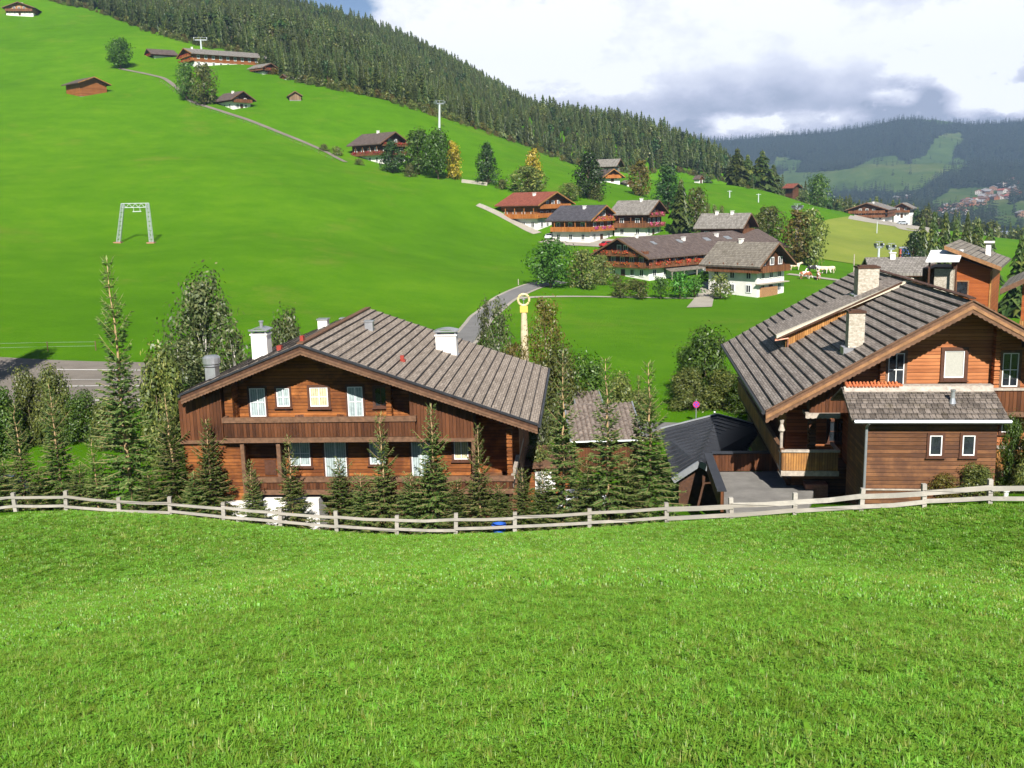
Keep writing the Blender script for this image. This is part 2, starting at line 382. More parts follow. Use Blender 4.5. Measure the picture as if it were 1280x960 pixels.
def asphalt(name, c, edge=None):
    m, nt, b = newmat(name); co = N(nt, 'ShaderNodeNewGeometry').outputs['Position']
    t = math_(nt, 'ADD', math_(nt, 'MULTIPLY', noise(nt, co, .3, 6, .7), .6), math_(nt, 'MULTIPLY', noise(nt, co, 6, 4), .4))
    L(nt, ramp(nt, t, [(.3, tuple(v*.7 for v in c)), (.7, tuple(v*1.3 for v in c))]), b.inputs['Base Color']); b.inputs['Roughness'].default_value = .9
    return m
M['asphalt'] = asphalt('asphalt', (.17,.165,.16)); M['gravel'] = asphalt('gravel', (.33,.30,.25)); M['lot'] = asphalt('worn_lot', (.19,.165,.14)); M['white_line'] = asphalt('white_line', (.6,.58,.55))
# ------------------------------------------------------------------ ground sheet
def polar_grid(name, th, rr, zfn, mat, cell_filter=None):
    TH, RR = np.meshgrid(th, rr); X = RR*np.sin(TH); Y = RR*np.cos(TH)
    Z = zfn(X, Y).reshape(X.shape)
    vs = np.stack([X.ravel(), Y.ravel(), Z.ravel()], 1)
    nt_, nr = len(th), len(rr)
    i = np.arange(nr-1)[:, None]*nt_ + np.arange(nt_-1)[None, :]
    fs = np.stack([i, i+1, i+1+nt_, i+nt_], -1).reshape(-1, 4)
    me = bpy.data.meshes.new(name); me.from_pydata(vs.tolist(), [], fs[:, ::-1].tolist()); me.materials.append(mat)
    me.polygons.foreach_set('use_smooth', [True]*len(fs)); me.update()
    o = bpy.data.objects.new(name, me); COL.objects.link(o); return o
th = np.concatenate([np.linspace(-math.pi, -.8, 40)[:-1], np.linspace(-.8, .8, 330), np.linspace(.8, math.pi, 40)[1:]])
rr = np.exp(np.linspace(math.log(1.0), math.log(1300), 620)); rr = np.concatenate([[.02], rr])
g = polar_grid('ground', th, rr, lambda x, y: ground_np(x, y), M['meadow']); tag(g, kind='structure')

def ribbon(name, pts, w, mat, dz=.07, step=1.2, wfun=None):
    """a strip following the ground along a world-space polyline"""
    pts = [Vector((p[0], p[1], 0)) for p in pts]; out = []
    for a, b in zip(pts, pts[1:]):
        k = max(1, int((b-a).length/step))
        for i in range(k): out.append(a.lerp(b, i/k))
    out.append(pts[-1])
    for _ in range(6): out = [out[0]] + [(out[i-1]+out[i]*2+out[i+1])/4 for i in range(1, len(out)-1)] + [out[-1]]
    m = MB(); rows = []
    C = 5
    for i, p in enumerate(out):
        d = (out[min(i+1, len(out)-1)]-out[max(i-1, 0)]).normalized(); s = Vector((d.y, -d.x, 0))
        ww = w if wfun is None else wfun(i/(len(out)-1))
        row = []
        for j in range(C):
            q = p + s*ww*(j/(C-1)-.5); row.append((q.x, q.y, ground(q.x, q.y)+dz))
        rows.append(row)
    vs = [v for r_ in rows for v in r_]; fs = []
    for i in range(len(rows)-1):
        for j in range(C-1): fs.append((i*C+j, i*C+j+1, (i+1)*C+j+1, (i+1)*C+j))
    m.mesh(vs, [f[::-1] for f in fs])
    return tag(m.build(name, mat, smooth=True), kind='structure')
def patch(name, poly, mat, dz=.07, n_=22):
    """ground patch from a 4-corner world polygon (a,b,c,d), bilinear, hugging the ground"""
    a, b, c, d = [Vector((p[0], p[1], 0)) for p in poly]; m = MB(); vs = []
    for i in range(n_+1):
        for j in range(n_+1):
            q = a.lerp(b, i/n_).lerp(d.lerp(c, i/n_), j/n_); vs.append((q.x, q.y, ground(q.x, q.y)+dz))
    k = n_+1
    m.mesh(vs, [(i*k+j, (i+1)*k+j, (i+1)*k+j+1, i*k+j+1) for i in range(n_) for j in range(n_)])
    return tag(m.build(name, mat, smooth=True), kind='structure')
H = hit
# road that climbs from behind the left chalet to the farm cluster
rp = [gp(470, 76), H(560,452), H(585,420), H(602,396), H(628,375), H(655,362), H(675,355), H(700,352)]
ribbon('road', rp, 2.7, M['asphalt'], .09)
ribbon('road_verge', rp, 3.7, M['gravel'], .05)
# valley road past the sign, and the worn lot at the left
ribbon('valley_road', [gp(650, 74), gp(720, 76), gp(830, 75), gp(900, 74.5), gp(1000, 74), gp(1200, 70)], 6.5, M['asphalt'], .08)
patch('parking_lot', [gp(-220, 78), gp(235, 78), gp(200, 102), gp(-220, 102)], M['lot'], .07)
for i, yy in enumerate((81, 88, 91.5, 97)):
    ribbon('lot_marking', [gp(60, yy), gp(120, yy+.2), gp(180, yy+.1)], .35 if i != 2 else .2, M['white_line'], .10)
# hillside lane with its stone edge
lane = [H(150,86), H(175,91), H(205,98), H(240,128), H(270,137), H(310,150), H(350,166), H(385,180), H(410,191), H(432,203)]
ribbon('yard_ramp', [H(597,256), H(612,262), H(628,270), H(650,281), H(672,292)], 3.0, M['gravel'], .12)
ribbon('hill_path', lane, 1.7, M['lot'], .15)
ribbon('farm_lane', [H(1130,385), H(1085,357), H(1060,352), H(1040,350), H(1015,346), H(985,343)], 2.2, M['gravel'], .12)
ribbon('hotel_lane', [H(1075,268), H(1130,288), H(1180,292)], 3.5, M['gravel'], .25)
ribbon('meadow_path', [H(800,372), H(740,371), H(690,371), H(655,372), H(625,377)], 1.2, M['gravel'], .08)
ribbon('meadow_path', [H(905,372), H(960,371), H(870,373), H(800,372)][0:1]+[H(870,373),H(800,372)], .9, M['gravel'], .08)
patch('yard', [H(672,303), H(750,309), H(775,300), H(700,292)], M['gravel'], .12)
patch('yard', [H(858,385), H(890,384), H(895,352), H(880,352)], M['gravel'], .10)
patch('yard', [H(1060,274), H(1160,290), H(1180,281), H(1075,266)], M['gravel'], .2)
fp = [gp(1010, 255), gp(1190, 255), gp(1175, 425), gp(1062, 425)]
fld = patch('mown_field', [H(1012,322), H(1180,343), H(1160,284), H(1022,279)], M['field'], .14, 60)

# ------------------------------------------------------------------ scatter by geometry nodes (stuff only)
def scatter(name, pts, rz, sc, pick, sources, label=None, tilt=None):
    me = bpy.data.meshes.new(name); me.from_pydata([tuple(p) for p in pts], [], [])
    for nm, arr in (('rz', rz), ('sc', sc)):
        a = me.attributes.new(nm, 'FLOAT', 'POINT'); a.data.foreach_set('value', np.asarray(arr, dtype=np.float32))
    a = me.attributes.new('pick', 'INT', 'POINT'); a.data.foreach_set('value', np.asarray(pick, dtype=np.int32))
    o = bpy.data.objects.new(name, me); COL.objects.link(o)
    cl = bpy.data.collections.new(name + '_source')
    for s in sources: cl.objects.link(s)
    ng = bpy.data.node_groups.new(name, 'GeometryNodeTree')
    ng.interface.new_socket('Geometry', in_out='INPUT', socket_type='NodeSocketGeometry'); ng.interface.new_socket('Geometry', in_out='OUTPUT', socket_type='NodeSocketGeometry')
    gi = ng.nodes.new('NodeGroupInput'); go = ng.nodes.new('NodeGroupOutput'); ip = ng.nodes.new('GeometryNodeInstanceOnPoints'); ci = ng.nodes.new('GeometryNodeCollectionInfo')
    ci.inputs['Collection'].default_value = cl; ci.inputs['Separate Children'].default_value = True; ci.inputs['Reset Children'].default_value = True
    ip.inputs['Pick Instance'].default_value = True
    def na(nm, dt):
        x = ng.nodes.new('GeometryNodeInputNamedAttribute'); x.data_type = dt; x.inputs['Name'].default_value = nm; return x.outputs['Attribute']
    cx = ng.nodes.new('ShaderNodeCombineXYZ')
    ng.links.new(na('rz', 'FLOAT'), cx.inputs[2])
    ng.links.new(gi.outputs[0], ip.inputs['Points']); ng.links.new(ci.outputs[0], ip.inputs['Instance']); ng.links.new(na('pick', 'INT'), ip.inputs['Instance Index'])
    ng.links.new(cx.outputs[0], ip.inputs['Rotation']); ng.links.new(na('sc', 'FLOAT'), ip.inputs['Scale']); ng.links.new(ip.outputs[0], go.inputs[0])
    md = o.modifiers.new('scatter', 'NODES'); md.node_group = ng
    return tag(o, label, kind='stuff')

# ------------------------------------------------------------------ conifers
def tree_parts(name, crown, trunk, lm, tm):
    """top-level Empty with crown + trunk children; returned unlinked builders"""
def spruce_mb(h, w, seed, whorl=.26, twig=.26, leader=.22, bare=0.0, density=1.0, tan=.0, asym=None):
    """young spruce: whorled branches carrying flat needle twigs"""
    r_ = random.Random(seed); c = MB(); t = MB()
    def rad(q):
        if q > 1-leader: return .10 + .10*(1-q)/leader + .11*w*(1-q)/leader
        return w/2*max(0.0, 1-q/(1.03-leader*.8))**.8*(1 if q > .1 else .85+1.5*q) + .1
    z = max(.15, bare); npts = 9
    lean = [(r_.uniform(-.012, .012)*h*i/npts, r_.uniform(-.012, .012)*h*i/npts) for i in range(npts+1)]
    def ax(zz):
        q = min(.999, zz/h)*npts; i = int(q); f = q-i
        return Vector((lean[i][0]*(1-f)+lean[i+1][0]*f, lean[i][1]*(1-f)+lean[i+1][1]*f, zz))
    t.tube([ax(h*i/npts) for i in range(npts+1)], [max(.010, .0105*h*(1-i/npts)**.8+.008) for i in range(npts+1)], 7)
    while z < h*.995:
        q = z/h; R_ = rad(q)
        top = q > 1-leader
        nb = int((4 if top else 6)*density + r_.random()*2)
        if top: R_ = R_*r_.uniform(.6, 1.7)
        a0 = r_.uniform(0, 6.28)
        for k in range(max(2, nb)):
            an = a0 + 6.283*k/nb + r_.uniform(-.25, .25); Lb = R_*r_.uniform(.68, 1.12)
            if asym: Lb *= 1 + asym*math.cos(an-1)
            up = (.95 if top else (.34 + .5*q - .35*(1-q))) + r_.uniform(-.14, .14)
            d = Vector((math.cos(an), math.sin(an), 0)); b0 = ax(z)
            def bp(s): return b0 + d*Lb*s + Vector((0, 0, Lb*(up*s - (.10 if top else .30)*s*s + .20*s**3)))
            if Lb > .25: t.tube([bp(0), bp(.5), bp(.97)], [.010+.008*Lb, .006+.004*Lb, .003], 3, t=.5)
            nt_ = max(2, int(Lb/ (twig*.30)) ); side = d.cross(Vector((0, 0, 1)))
            for j in range(nt_):
                s = (j+.6)/nt_
                if s < .16 and not top: continue
                p = bp(s); tl = twig*(1.25-.65*s)*r_.uniform(.7, 1.25)*(.5+.5*min(1, Lb/.6))
                tv = r_.random()*.6 + .4*s
                for sg in (-1, 1):
                    dv = (side*sg*r_.uniform(.55, 1) + d*r_.uniform(.35, .9) + Vector((0, 0, r_.uniform(-.35, .12)))).normalized()*tl
                    wv = dv.cross(Vector((r_.uniform(-.5, .5), r_.uniform(-.5, .5), 1))).normalized()*tl*.17
                    c.face([p, p+dv*.45+wv, p+dv, p+dv*.45-wv], 0, tv)
                    if r_.random() < .55:
                        wv2 = Vector((0, 0, tl*.14)) + wv*.2
                        c.face([p, p+dv*.4+wv2, p+dv*.85, p+dv*.4-wv2], 0, tv*.9)
            e = bp(1.0); e0 = bp(.75)
            dv = (e-e0).normalized()*twig*.7; wv = side*twig*.12
            c.face([e0, e0+dv*.5+wv, e0+dv*1.3, e0+dv*.5-wv], 0, .9)
            c.face([e0, e0+dv*.5+Vector((0,0,twig*.1)), e0+dv*1.3, e0+dv*.5-Vector((0,0,twig*.1))], 0, .85)
        z += whorl*r_.uniform(.75, 1.25)*(1.5 if top else 1)
    return c, t
def conifer_far_mb(h, w, seed, lay=11, nb=8):
    r_ = random.Random(seed); c = MB(); t = MB()
    t.tube([(0,0,-1), (0,0,h*.5), (0,0,h*.97)], [h*.017, h*.012, .02], 5)
    base = r_.uniform(.08, .25)
    for i in range(lay):
        q = base + (1-base)*(i/lay); z = h*q; R_ = w/2*(1-q)**.8*r_.uniform(.82, 1.15)+.15
        for k in range(nb):
            an = 6.283*(k+r_.uniform(-.3, .3))/nb + i*.7; Lb = R_*r_.uniform(.6, 1.15); d = Vector((math.cos(an), math.sin(an), 0)); s = Vector((-d.y, d.x, 0))
            dr = Lb*r_.uniform(.15, .6); p0 = Vector((0, 0, z+h*.05)); e = d*Lb + Vector((0, 0, z-dr)); mid = d*Lb*.55+Vector((0, 0, z+h*.012)); wv = s*Lb*.42
            tv = r_.random()
            c.face([p0, mid+wv, e, mid-wv], 0, tv)
            c.face([mid+Vector((0,0,h*.03)), e+s*Lb*.2, e-Vector((0,0,h*.025)), mid-Vector((0,0,h*.035))], 0, tv*.8)
            c.face([mid+wv*.7, e+wv*.9-d*Lb*.1, mid+wv*1.25-Vector((0,0,h*.03)), mid*.6+p0*.4-Vector((0,0,h*.03))], 0, r_.random())
    c.face([(-.25,0,h*.9),(.25,0,h*.9),(0,0,h*1.02)], 0, .5); c.face([(0,-.25,h*.9),(0,.25,h*.9),(0,0,h*1.02)], 0, .5)
    return c, t
def leafy_mb(h, w, nl, ls, seed, base=.25, lobes=9, kind='round', droop=0.0, tr=None, fill=.5, stems=1):
    """broadleaf: stems and limbs running to leaf clumps; leaves are small separate faces"""
    r_ = random.Random(seed); c = MB(); t = MB(); tr = tr or h*.022
    cl = []
    for i in range(lobes):
        q = (i+.5)/lobes; zz = base + (1-base)*(q*.92+.04)
        if kind == 'round': prof = math.sin(math.pi*min(1, max(0, (zz-base)/(1-base)))**.8)**.6
        elif kind == 'column': prof = min(1, 1.6*(1-(zz-base)/(1-base)))**.6
        elif kind == 'birch': prof = math.sin(math.pi*min(1, max(0.03, (zz-base)/(1-base)))**.9)**.8
        else: prof = (1-(zz-base)/(1-base))**.35
        for k in range(3 if kind != 'birch' else 2):
            an = i*2.4 + k*6.283/3 + r_.uniform(-.5, .5); rr_ = w/2*prof*r_.uniform(.35, .78)
            cl.append((Vector((rr_*math.cos(an), rr_*math.sin(an), h*zz + r_.uniform(-.04, .04)*h)), w*r_.uniform(.13, .25)*(.5+.5*prof)))
    for sidx in range(stems):
        a = 6.283*sidx/max(1, stems); off = Vector((math.cos(a), math.sin(a), 0))*w*.08*(stems > 1)
        t.tube([off+Vector((0,0,-.4)), off*1.5+Vector((r_.uniform(-.02,.02)*h, 0, h*.35)), off*2+Vector((r_.uniform(-.03,.03)*h, 0, h*.65)), off*2.2+Vector((0,0,h*.93))], [tr, tr*.75, tr*.45, tr*.1], 7)
    for p, rad in cl:
        zb = max(base*.55*h, p.z - .28*h - .1*h*r_.random()); t.tube([(0, 0, zb), (p.x*.45, p.y*.45, zb*.45+p.z*.55), p], [tr*.42, tr*.22, tr*.06], 4)
    for i in range(nl):
        p, rad = r_.choice(cl)
        v = Vector((r_.gauss(0, 1), r_.gauss(0, 1), r_.gauss(0, .85))); v.normalize()
        rr_ = rad*(fill+(1-fill)*r_.random()**.4)*1.15 if r_.random() < .85 else rad*1.6
        q = p + v*rr_
        if droop: q.z -= droop*r_.random()**2*h*.18
        s = ls*r_.uniform(.6, 1.3)
        nrm = (v + Vector((r_.uniform(-.7, .7), r_.uniform(-.7, .7), r_.uniform(-.3, .9)))).normalized()
        a = nrm.cross(Vector((r_.uniform(-1, 1), r_.uniform(-1, 1), r_.uniform(-1, 1)))).normalized(); b = nrm.cross(a)
        c.face([q-a*s, q+b*s*.5, q+a*s, q-b*s*.5], 0, r_.random())
    return c, t
PROTO = {}
def make_tree(key, mbs, lm, tm):
    PROTO[key] = (mbs, lm, tm, [])
def plant(key, name, label, loc, rz=None, s=1.0, group=None, cat='tree'):
    """first call builds the tree; later calls copy it with its crown and trunk"""
    mbs, lm, tm, made = PROTO[key]
    rz = rnd.uniform(0, 6.28) if rz is None else rz
    if not made:
        e = thing(name, label, cat, loc, rz, group, 1.0); e.scale = (s, s, s) if not isinstance(s, tuple) else s
        c = mbs[0].build('crown' if cat == 'tree' else 'foliage', lm, e); t = mbs[1].build('trunk' if cat == 'tree' else 'stem', tm, e, smooth=True)
        made.append(e); made.append((c, t)); return e
    e0 = made[0]; e = e0.copy(); COL.objects.link(e); e.name = name
    e.location = loc; e.rotation_euler = (0, 0, rz); e.scale = (s, s, s) if not isinstance(s, tuple) else s
    e['label'] = label; e['category'] = cat
    if group: e['group'] = group
    elif 'group' in e: del e['group']
    for x, nm in zip(made[1], ('crown', 'trunk') if cat == 'tree' else ('foliage', 'stem')):
        k = x.copy(); COL.objects.link(k); k.parent = e; k.name = nm
    return e
# ------------------------------------------------------------------ hillside forest
for i in range(4):
    make_tree('far%d' % i, conifer_far_mb(17, (6.4, 7.4, 5.6, 7.8)[i], 40+i, 13, 9), M['needle_far'], M['bark'])
EDGE = [(-60,-45),(0,-28),(58,1),(100,10),(140,22),(180,38),(215,48),(255,58),(300,68),(340,92),(370,103),(420,112),(470,122),(520,138),(560,150),(600,163),(640,177),(680,192),(712,204),(745,212),(790,216),(850,216),(900,226),(935,236)]
def edge_y(px):
    if px <= EDGE[0][0]: return EDGE[0][1]
    for (a, b), (c, d) in zip(EDGE, EDGE[1:]):
        if px <= c: return b + (d-b)*(px-a)/(c-a)
    return 240
fr_ = random.Random(5)
pts = []
# jittered grid over the wooded slope; keep what stands above the meadow's upper edge
for ix in range(-150, 71):
    for iy in range(70, 345):
        x = ix*4.0 + fr_.uniform(-1.9, 1.9); y = iy*4.0 + fr_.uniform(-1.9, 1.9)
        th_ = math.atan2(x, y)
        if th_ < -.62 or th_ > .27: continue
        pts.append((x, y))
xy = np.array(pts); zz = ground_np(xy[:, 0], xy[:, 1]); keep = []
for (x, y), z in zip(pts, zz):
    px, py = proj(Vector((x, y, z)))
    if py < edge_y(px) - 1.5 + fr_.uniform(-1.5, 1.5) and z > -19+ max(0,(600-y))*.0 and math.hypot(x, y) > 300:
        if px > 840 and math.hypot(x,y) < 440: continue
        keep.append((x, y, z, px, py))
keep.sort(key=lambda k: math.hypot(k[0], k[1]) + fr_.uniform(-6, 6) + (0 if -20 < k[3] < 960 else 500))
# trees that show whole: those nearest the meadow edge
def margin(k): return edge_y(k[3]) - k[4]
front = sorted([k for k in keep if -15 < k[3] < 935 and k[4] > -40], key=lambda k: margin(k)*(k[1]/400.0))[:285]
fs_ = set(id(k) for k in front)
FG = 'spruces along the lower edge of the hillside forest'
FL = 'dark spruce standing in the front rows of the hillside forest above the meadow'
for k in front:
    plant('far%d' % fr_.randrange(4), 'forest_spruce', FL, (k[0], k[1], k[2]-.3), s=(lambda q: (q, q, q*fr_.uniform(.85, 1.1)))(fr_.uniform(.45, .88)), group=FG)
rest = [k for k in keep if id(k) not in fs_]
# far stuff sources
srcs = []
for i in range(4):
    c, t = conifer_far_mb(17, (6.4, 7.6, 5.6, 8.0)[i], 60+i, 11, 8)
    nc = len(c.v); c.mesh(t.v, t.f, 1)
    srcs.append(c.build('wood_source', [M['needle_far'], M['bark']], link=False))
c, t = leafy_mb(12, 8, 420, .75, 3, base=.2, lobes=6); c.mesh(t.v, t.f, 1)
srcs.append(c.build('wood_source', [M['leaf_olive'], M['bark']], link=False))
c, t = leafy_mb(13, 7, 420, .75, 4, base=.2, lobes=6); c.mesh(t.v, t.f, 1)
srcs.append(c.build('wood_source', [M['leaf_dark'], M['bark']], link=False))
def pk(): 
    q = fr_.random(); return fr_.randrange(4) if q < .78 else (4 if q < .90 else 5)
scatter('forest', [(k[0], k[1], k[2]-.3) for k in rest], [fr_.uniform(0, 6.28) for _ in rest], [fr_.uniform(.36, .8)*(1+.3*math.sin(k[0]*.031+2*math.sin(k[1]*.02))) for k in rest], [pk() for _ in rest], srcs, 'dense spruce forest covering the steep hillside behind the meadow')
# valley woods beyond the right-hand crest and beside the hotel
vw = []
def wood_area(x0, x1, Y0, Y1, n_, s0=.55, s1=.95, dz=0, test=None):
    for _ in range(n_):
        px = fr_.uniform(x0, x1); Y = fr_.uniform(Y0, Y1); p = gp(px, Y)
        if test and not test(p): continue
        vw.append((p.x, p.y, p.z-.3+dz, fr_.uniform(s0, s1), pk() if fr_.random() < .5 else fr_.choice((4, 5))))
wood_area(870, 1000, 470, 640, 130, .55, .9)
wood_area(860, 1060, 600, 900, 200, .5, .9)
wood_area(1000, 1160, 500, 700, 260, .7, 1.05)
wood_area(1100, 1300, 520, 760, 420, .7, 1.15)
wood_area(900, 1300, 760, 1200, 900, .6, 1.1)
scatter('valley_wood', [v[:3] for v in vw], [fr_.uniform(0, 6.28) for _ in vw], [v[3] for v in vw], [v[4] for v in vw], srcs, 'mixed wood filling the valley beyond the right hand meadow crest')
# a brushy fringe at the forest's foot
fb = []
for px in range(60, 940, 5):
    for _ in range(2):
        p = H(px+fr_.uniform(-3, 3), edge_y(px)+fr_.uniform(-2.5, 1.0)) if edge_y(px) > 2 else None
        if p is not None: fb.append(p)
bs = []
for i in range(3):
    c, t = leafy_mb(3.2, 4.2, 260, .35, 20+i, base=.05, lobes=5, kind='x'); bs.append(c.build('brush_source', [M['leaf_olive'] if i else M['leaf_rust']], link=False))
scatter('brush', fb, [fr_.uniform(0, 6.28) for _ in fb], [fr_.uniform(.4, 1.0) for _ in fb], [fr_.randrange(3) for _ in fb], bs, 'low brush along the foot of the hillside forest')

# ------------------------------------------------------------------ single trees
make_tree('round_far', leafy_mb(11, 10, 3600, .34, 1, base=.16, lobes=10), M['leaf_bright'], M['bark'])
make_tree('round_far2', leafy_mb(11, 9, 3200, .34, 2, base=.10, lobes=10), M['leaf_mid'], M['bark'])
make_tree('oval_far', leafy_mb(13, 7.5, 3400, .34, 5, base=.08, lobes=11, kind='column'), M['leaf_dark'], M['bark'])
make_tree('olive_far', leafy_mb(9, 8, 2600, .30, 6, base=.06, lobes=9), M['leaf_olive'], M['bark'])
make_tree('yellow_far', leafy_mb(9, 6, 2000, .32, 7, base=.08, lobes=9, kind='column'), M['leaf_yellow'], M['bark'])
make_tree('rust_far', leafy_mb(10, 6, 2200, .30, 8, base=.05, lobes=9), M['leaf_rust'], M['bark'])
make_tree('bush_far', leafy_mb(3, 4, 900, .2, 9, base=.02, lobes=5, kind='x'), M['leaf_olive'], M['bark'])
make_tree('garden', leafy_mb(3.6, 3.2, 900, .17, 10, base=.25, lobes=6), M['leaf_bright'], M['bark'])
make_tree('garden2', leafy_mb(3.6, 3.2, 900, .17, 12, base=.12, lobes=6, fill=.3), M['leaf_olive'], M['bark'])
def tree_at(key, name, label, px, pyb, pyt, ph=None, Y=None, wpx=None, cat='tree', group=None):
    """stand a tree so that its foot meets the ground at (px,pyb) and its top reaches row pyt"""
    p = hit(px, pyb) if Y is None else gp(px, Y)
    H0 = ph or {'round_far': 11, 'round_far2': 11, 'oval_far': 13, 'olive_far': 9, 'yellow_far': 9, 'rust_far': 10, 'bush_far': 3, 'garden': 3.6, 'garden2': 3.6}.get(key, 17)
    W0 = {'round_far': 10, 'round_far2': 9, 'oval_far': 7.5, 'olive_far': 8, 'yellow_far': 6, 'rust_far': 6, 'bush_far': 4, 'garden': 3.2, 'garden2': 3.2}.get(key, 5.5)
    top = P(px, pyt, p.y); s = max(.05, (top.z-p.z)/H0)
    sx = s
    if wpx: sx = (wpx/FPX*p.y)/W0
    return plant(key, name, label, (p.x, p.y, p.z-.1), s=(sx, sx, s), cat=cat, group=group)
T = tree_at
T('round_far', 'broadleaf_tree', 'single round tree alone on the upper left meadow', 151, 86, 49, wpx=33)
T('round_far2', 'broadleaf_tree', 'dark leafy tree, left of the pair beside the lane under the long farm', 234, 126, 77, wpx=26)
T('olive_far', 'broadleaf_tree', 'broad olive green tree beside the small white house on the lane', 256, 131, 80, wpx=36)
T('oval_far', 'broadleaf_tree', 'dark bushy tree in front of the hillside chalet', 491, 216, 176, wpx=30)
T('round_far2', 'broadleaf_tree', 'bright green tree, leftmost of the clump right of the hillside chalet', 524, 218, 162, wpx=42)
T('round_far', 'broadleaf_tree', 'green tree in the middle of the clump right of the hillside chalet', 548, 224, 164, wpx=38)
T('yellow_far', 'broadleaf_tree', 'tree turned bright yellow at the right end of the hillside clump', 567, 224, 176, wpx=24)
T('oval_far', 'columnar_tree', 'dark narrow oval tree alone on the slope right of the yellow tree', 609, 231, 179, wpx=27)
T('yellow_far', 'broadleaf_tree', 'tree with orange yellow top behind the red roofed house', 667, 238, 186, wpx=26)
T('olive_far', 'broadleaf_tree', 'round olive bush tree left of the orange topped tree', 660, 243, 207, wpx=50)
T('oval_far', 'broadleaf_tree', 'tall dark tree between the red roofed house and the forest', 736, 248, 190, wpx=38)
T('bush_far', 'broadleaf_bush', 'reddish bush at the foot of the tall dark tree', 744, 250, 228, wpx=24, cat='bush')
T('olive_far', 'broadleaf_tree', 'brownish tree just behind the red roofed house', 711, 250, 228, wpx=30)
T('rust_far', 'broadleaf_tree', 'autumn tinted tree beside the small house by the forest', 800, 245, 200, wpx=30)
T('far1', 'spruce_tree', 'dark spruce right of the grey roofed flower balcony house', 851, 292, 222, wpx=30)
T('olive_far', 'broadleaf_tree', 'olive tree right of the dark spruce behind the long farm', 870, 290, 235, wpx=34)
T('oval_far', 'broadleaf_tree', 'dark tree behind the spruce at the forest edge', 835, 262, 208, wpx=38)
T('rust_far', 'broadleaf_tree', 'rust coloured tree right of the long farm roof', 996, 330, 262, wpx=42)
T('olive_far', 'broadleaf_tree', 'tall olive tree at the right end of the long farm', 1012, 332, 262, wpx=44)
T('olive_far', 'broadleaf_tree', 'grey green tree behind the right half of the long farm roof', 960, 300, 258, wpx=44)
T('bush_far', 'broadleaf_bush', 'grey green bush beside the small grey roofed building', 948, 290, 268, wpx=30, cat='bush')
T('round_far', 'broadleaf_tree', 'big bright green round tree at the bend of the lane', 688, 360, 301, wpx=60)
T('olive_far', 'broadleaf_tree', 'brownish olive tree right of the big round tree', 728, 361, 312, wpx=46)
T('olive_far', 'broadleaf_tree', 'small tree at the left corner of the long farm', 752, 356, 318, wpx=30)
for i, (px, b, t_, w, k, lb) in enumerate([
    (775,372,352,34,'garden2','low garden bush, leftmost of the row below the long farm'),
    (800,374,350,30,'garden2','yellowish garden bush below the long farm balcony'),
    (826,374,346,26,'garden','green garden bush below the middle of the long farm'),
    (850,374,340,34,'garden','leafy garden tree in front of the long farm ground floor'),
    (868,372,346,30,'garden','garden tree left of the gravel yard'),
    (900,374,342,34,'garden2','small fruit tree in front of the stone based farmhouse'),
    (790,362,348,30,'garden2','tall weeds shrub close to the long farm wall'),
    (880,352,338,22,'garden','bush between the long farm and the stone based farmhouse')]):
    T(k, 'garden_bush', lb, px, b, t_, wpx=w, cat='bush')
for px, b, t_, w, lb in [(812,300,268,22,'green shrub'),(905,250,240,10,'a'),]: pass
for i, (px, b, t_) in enumerate([(885,268,255),(893,269,256),(902,270,257)]):
    T('bush_far', 'round_bush', 'small dark bush in the row on the slope above the small grey roofed building', px, b, t_, wpx=9, cat='bush', group='three small bushes on the slope')
# spruce group at the crest and beside the field
for px, b, t_, w, lb in [(921,246,184,30,'tall spruce, first from the left of three on the crest'),(934,246,192,24,'spruce between the two tallest on the crest'),(952,250,187,34,'broad tall spruce on the crest, right of the three')]:
    T('far1', 'spruce_tree', lb, px, b, t_, wpx=w, Y=440)
T('far2', 'spruce_tree', 'spruce on the crest sloping down right of the tall three', 966, 252, 205, wpx=30, Y=445)
T('round_far2', 'broadleaf_tree', 'round dark tree at the right end of the crest', 1022, 262, 218, wpx=32, Y=460)
for i, (px, t_, w, k) in enumerate([(1150,268,26,'far0'),(1164,262,24,'far1'),(1178,262,26,'far3'),(1192,272,24,'far0'),(1205,262,26,'far2'),(1219,270,26,'far1'),(1234,282,26,'far3'),(1140,290,30,'oval_far'),(1212,292,34,'olive_far'),(1272,290,40,'far3'),(1290,300,40,'far0')]):
    lb = 'dark spruce in the clump between the field and the orange house' if 'far' in k and 'o' not in k else 'leafy tree in the spruce clump by the orange house, %s' % ('left edge' if px < 1200 else 'in the middle')
    if px > 1260: lb = 'dark spruce at the right picture edge behind the orange house, %s' % ('nearer one' if px < 1280 else 'cut by the frame')
    T(k, 'spruce_tree' if 'o' not in k else 'broadleaf_tree', lb, px, 330, t_, wpx=w, Y=215 if px < 1260 else 150, group='spruce clump by the orange house' if lb.startswith('dark spruce in') else None)
for px, Y, t_, w, k, lb in [(1070,235,295,1,'x','')][:0]: pass

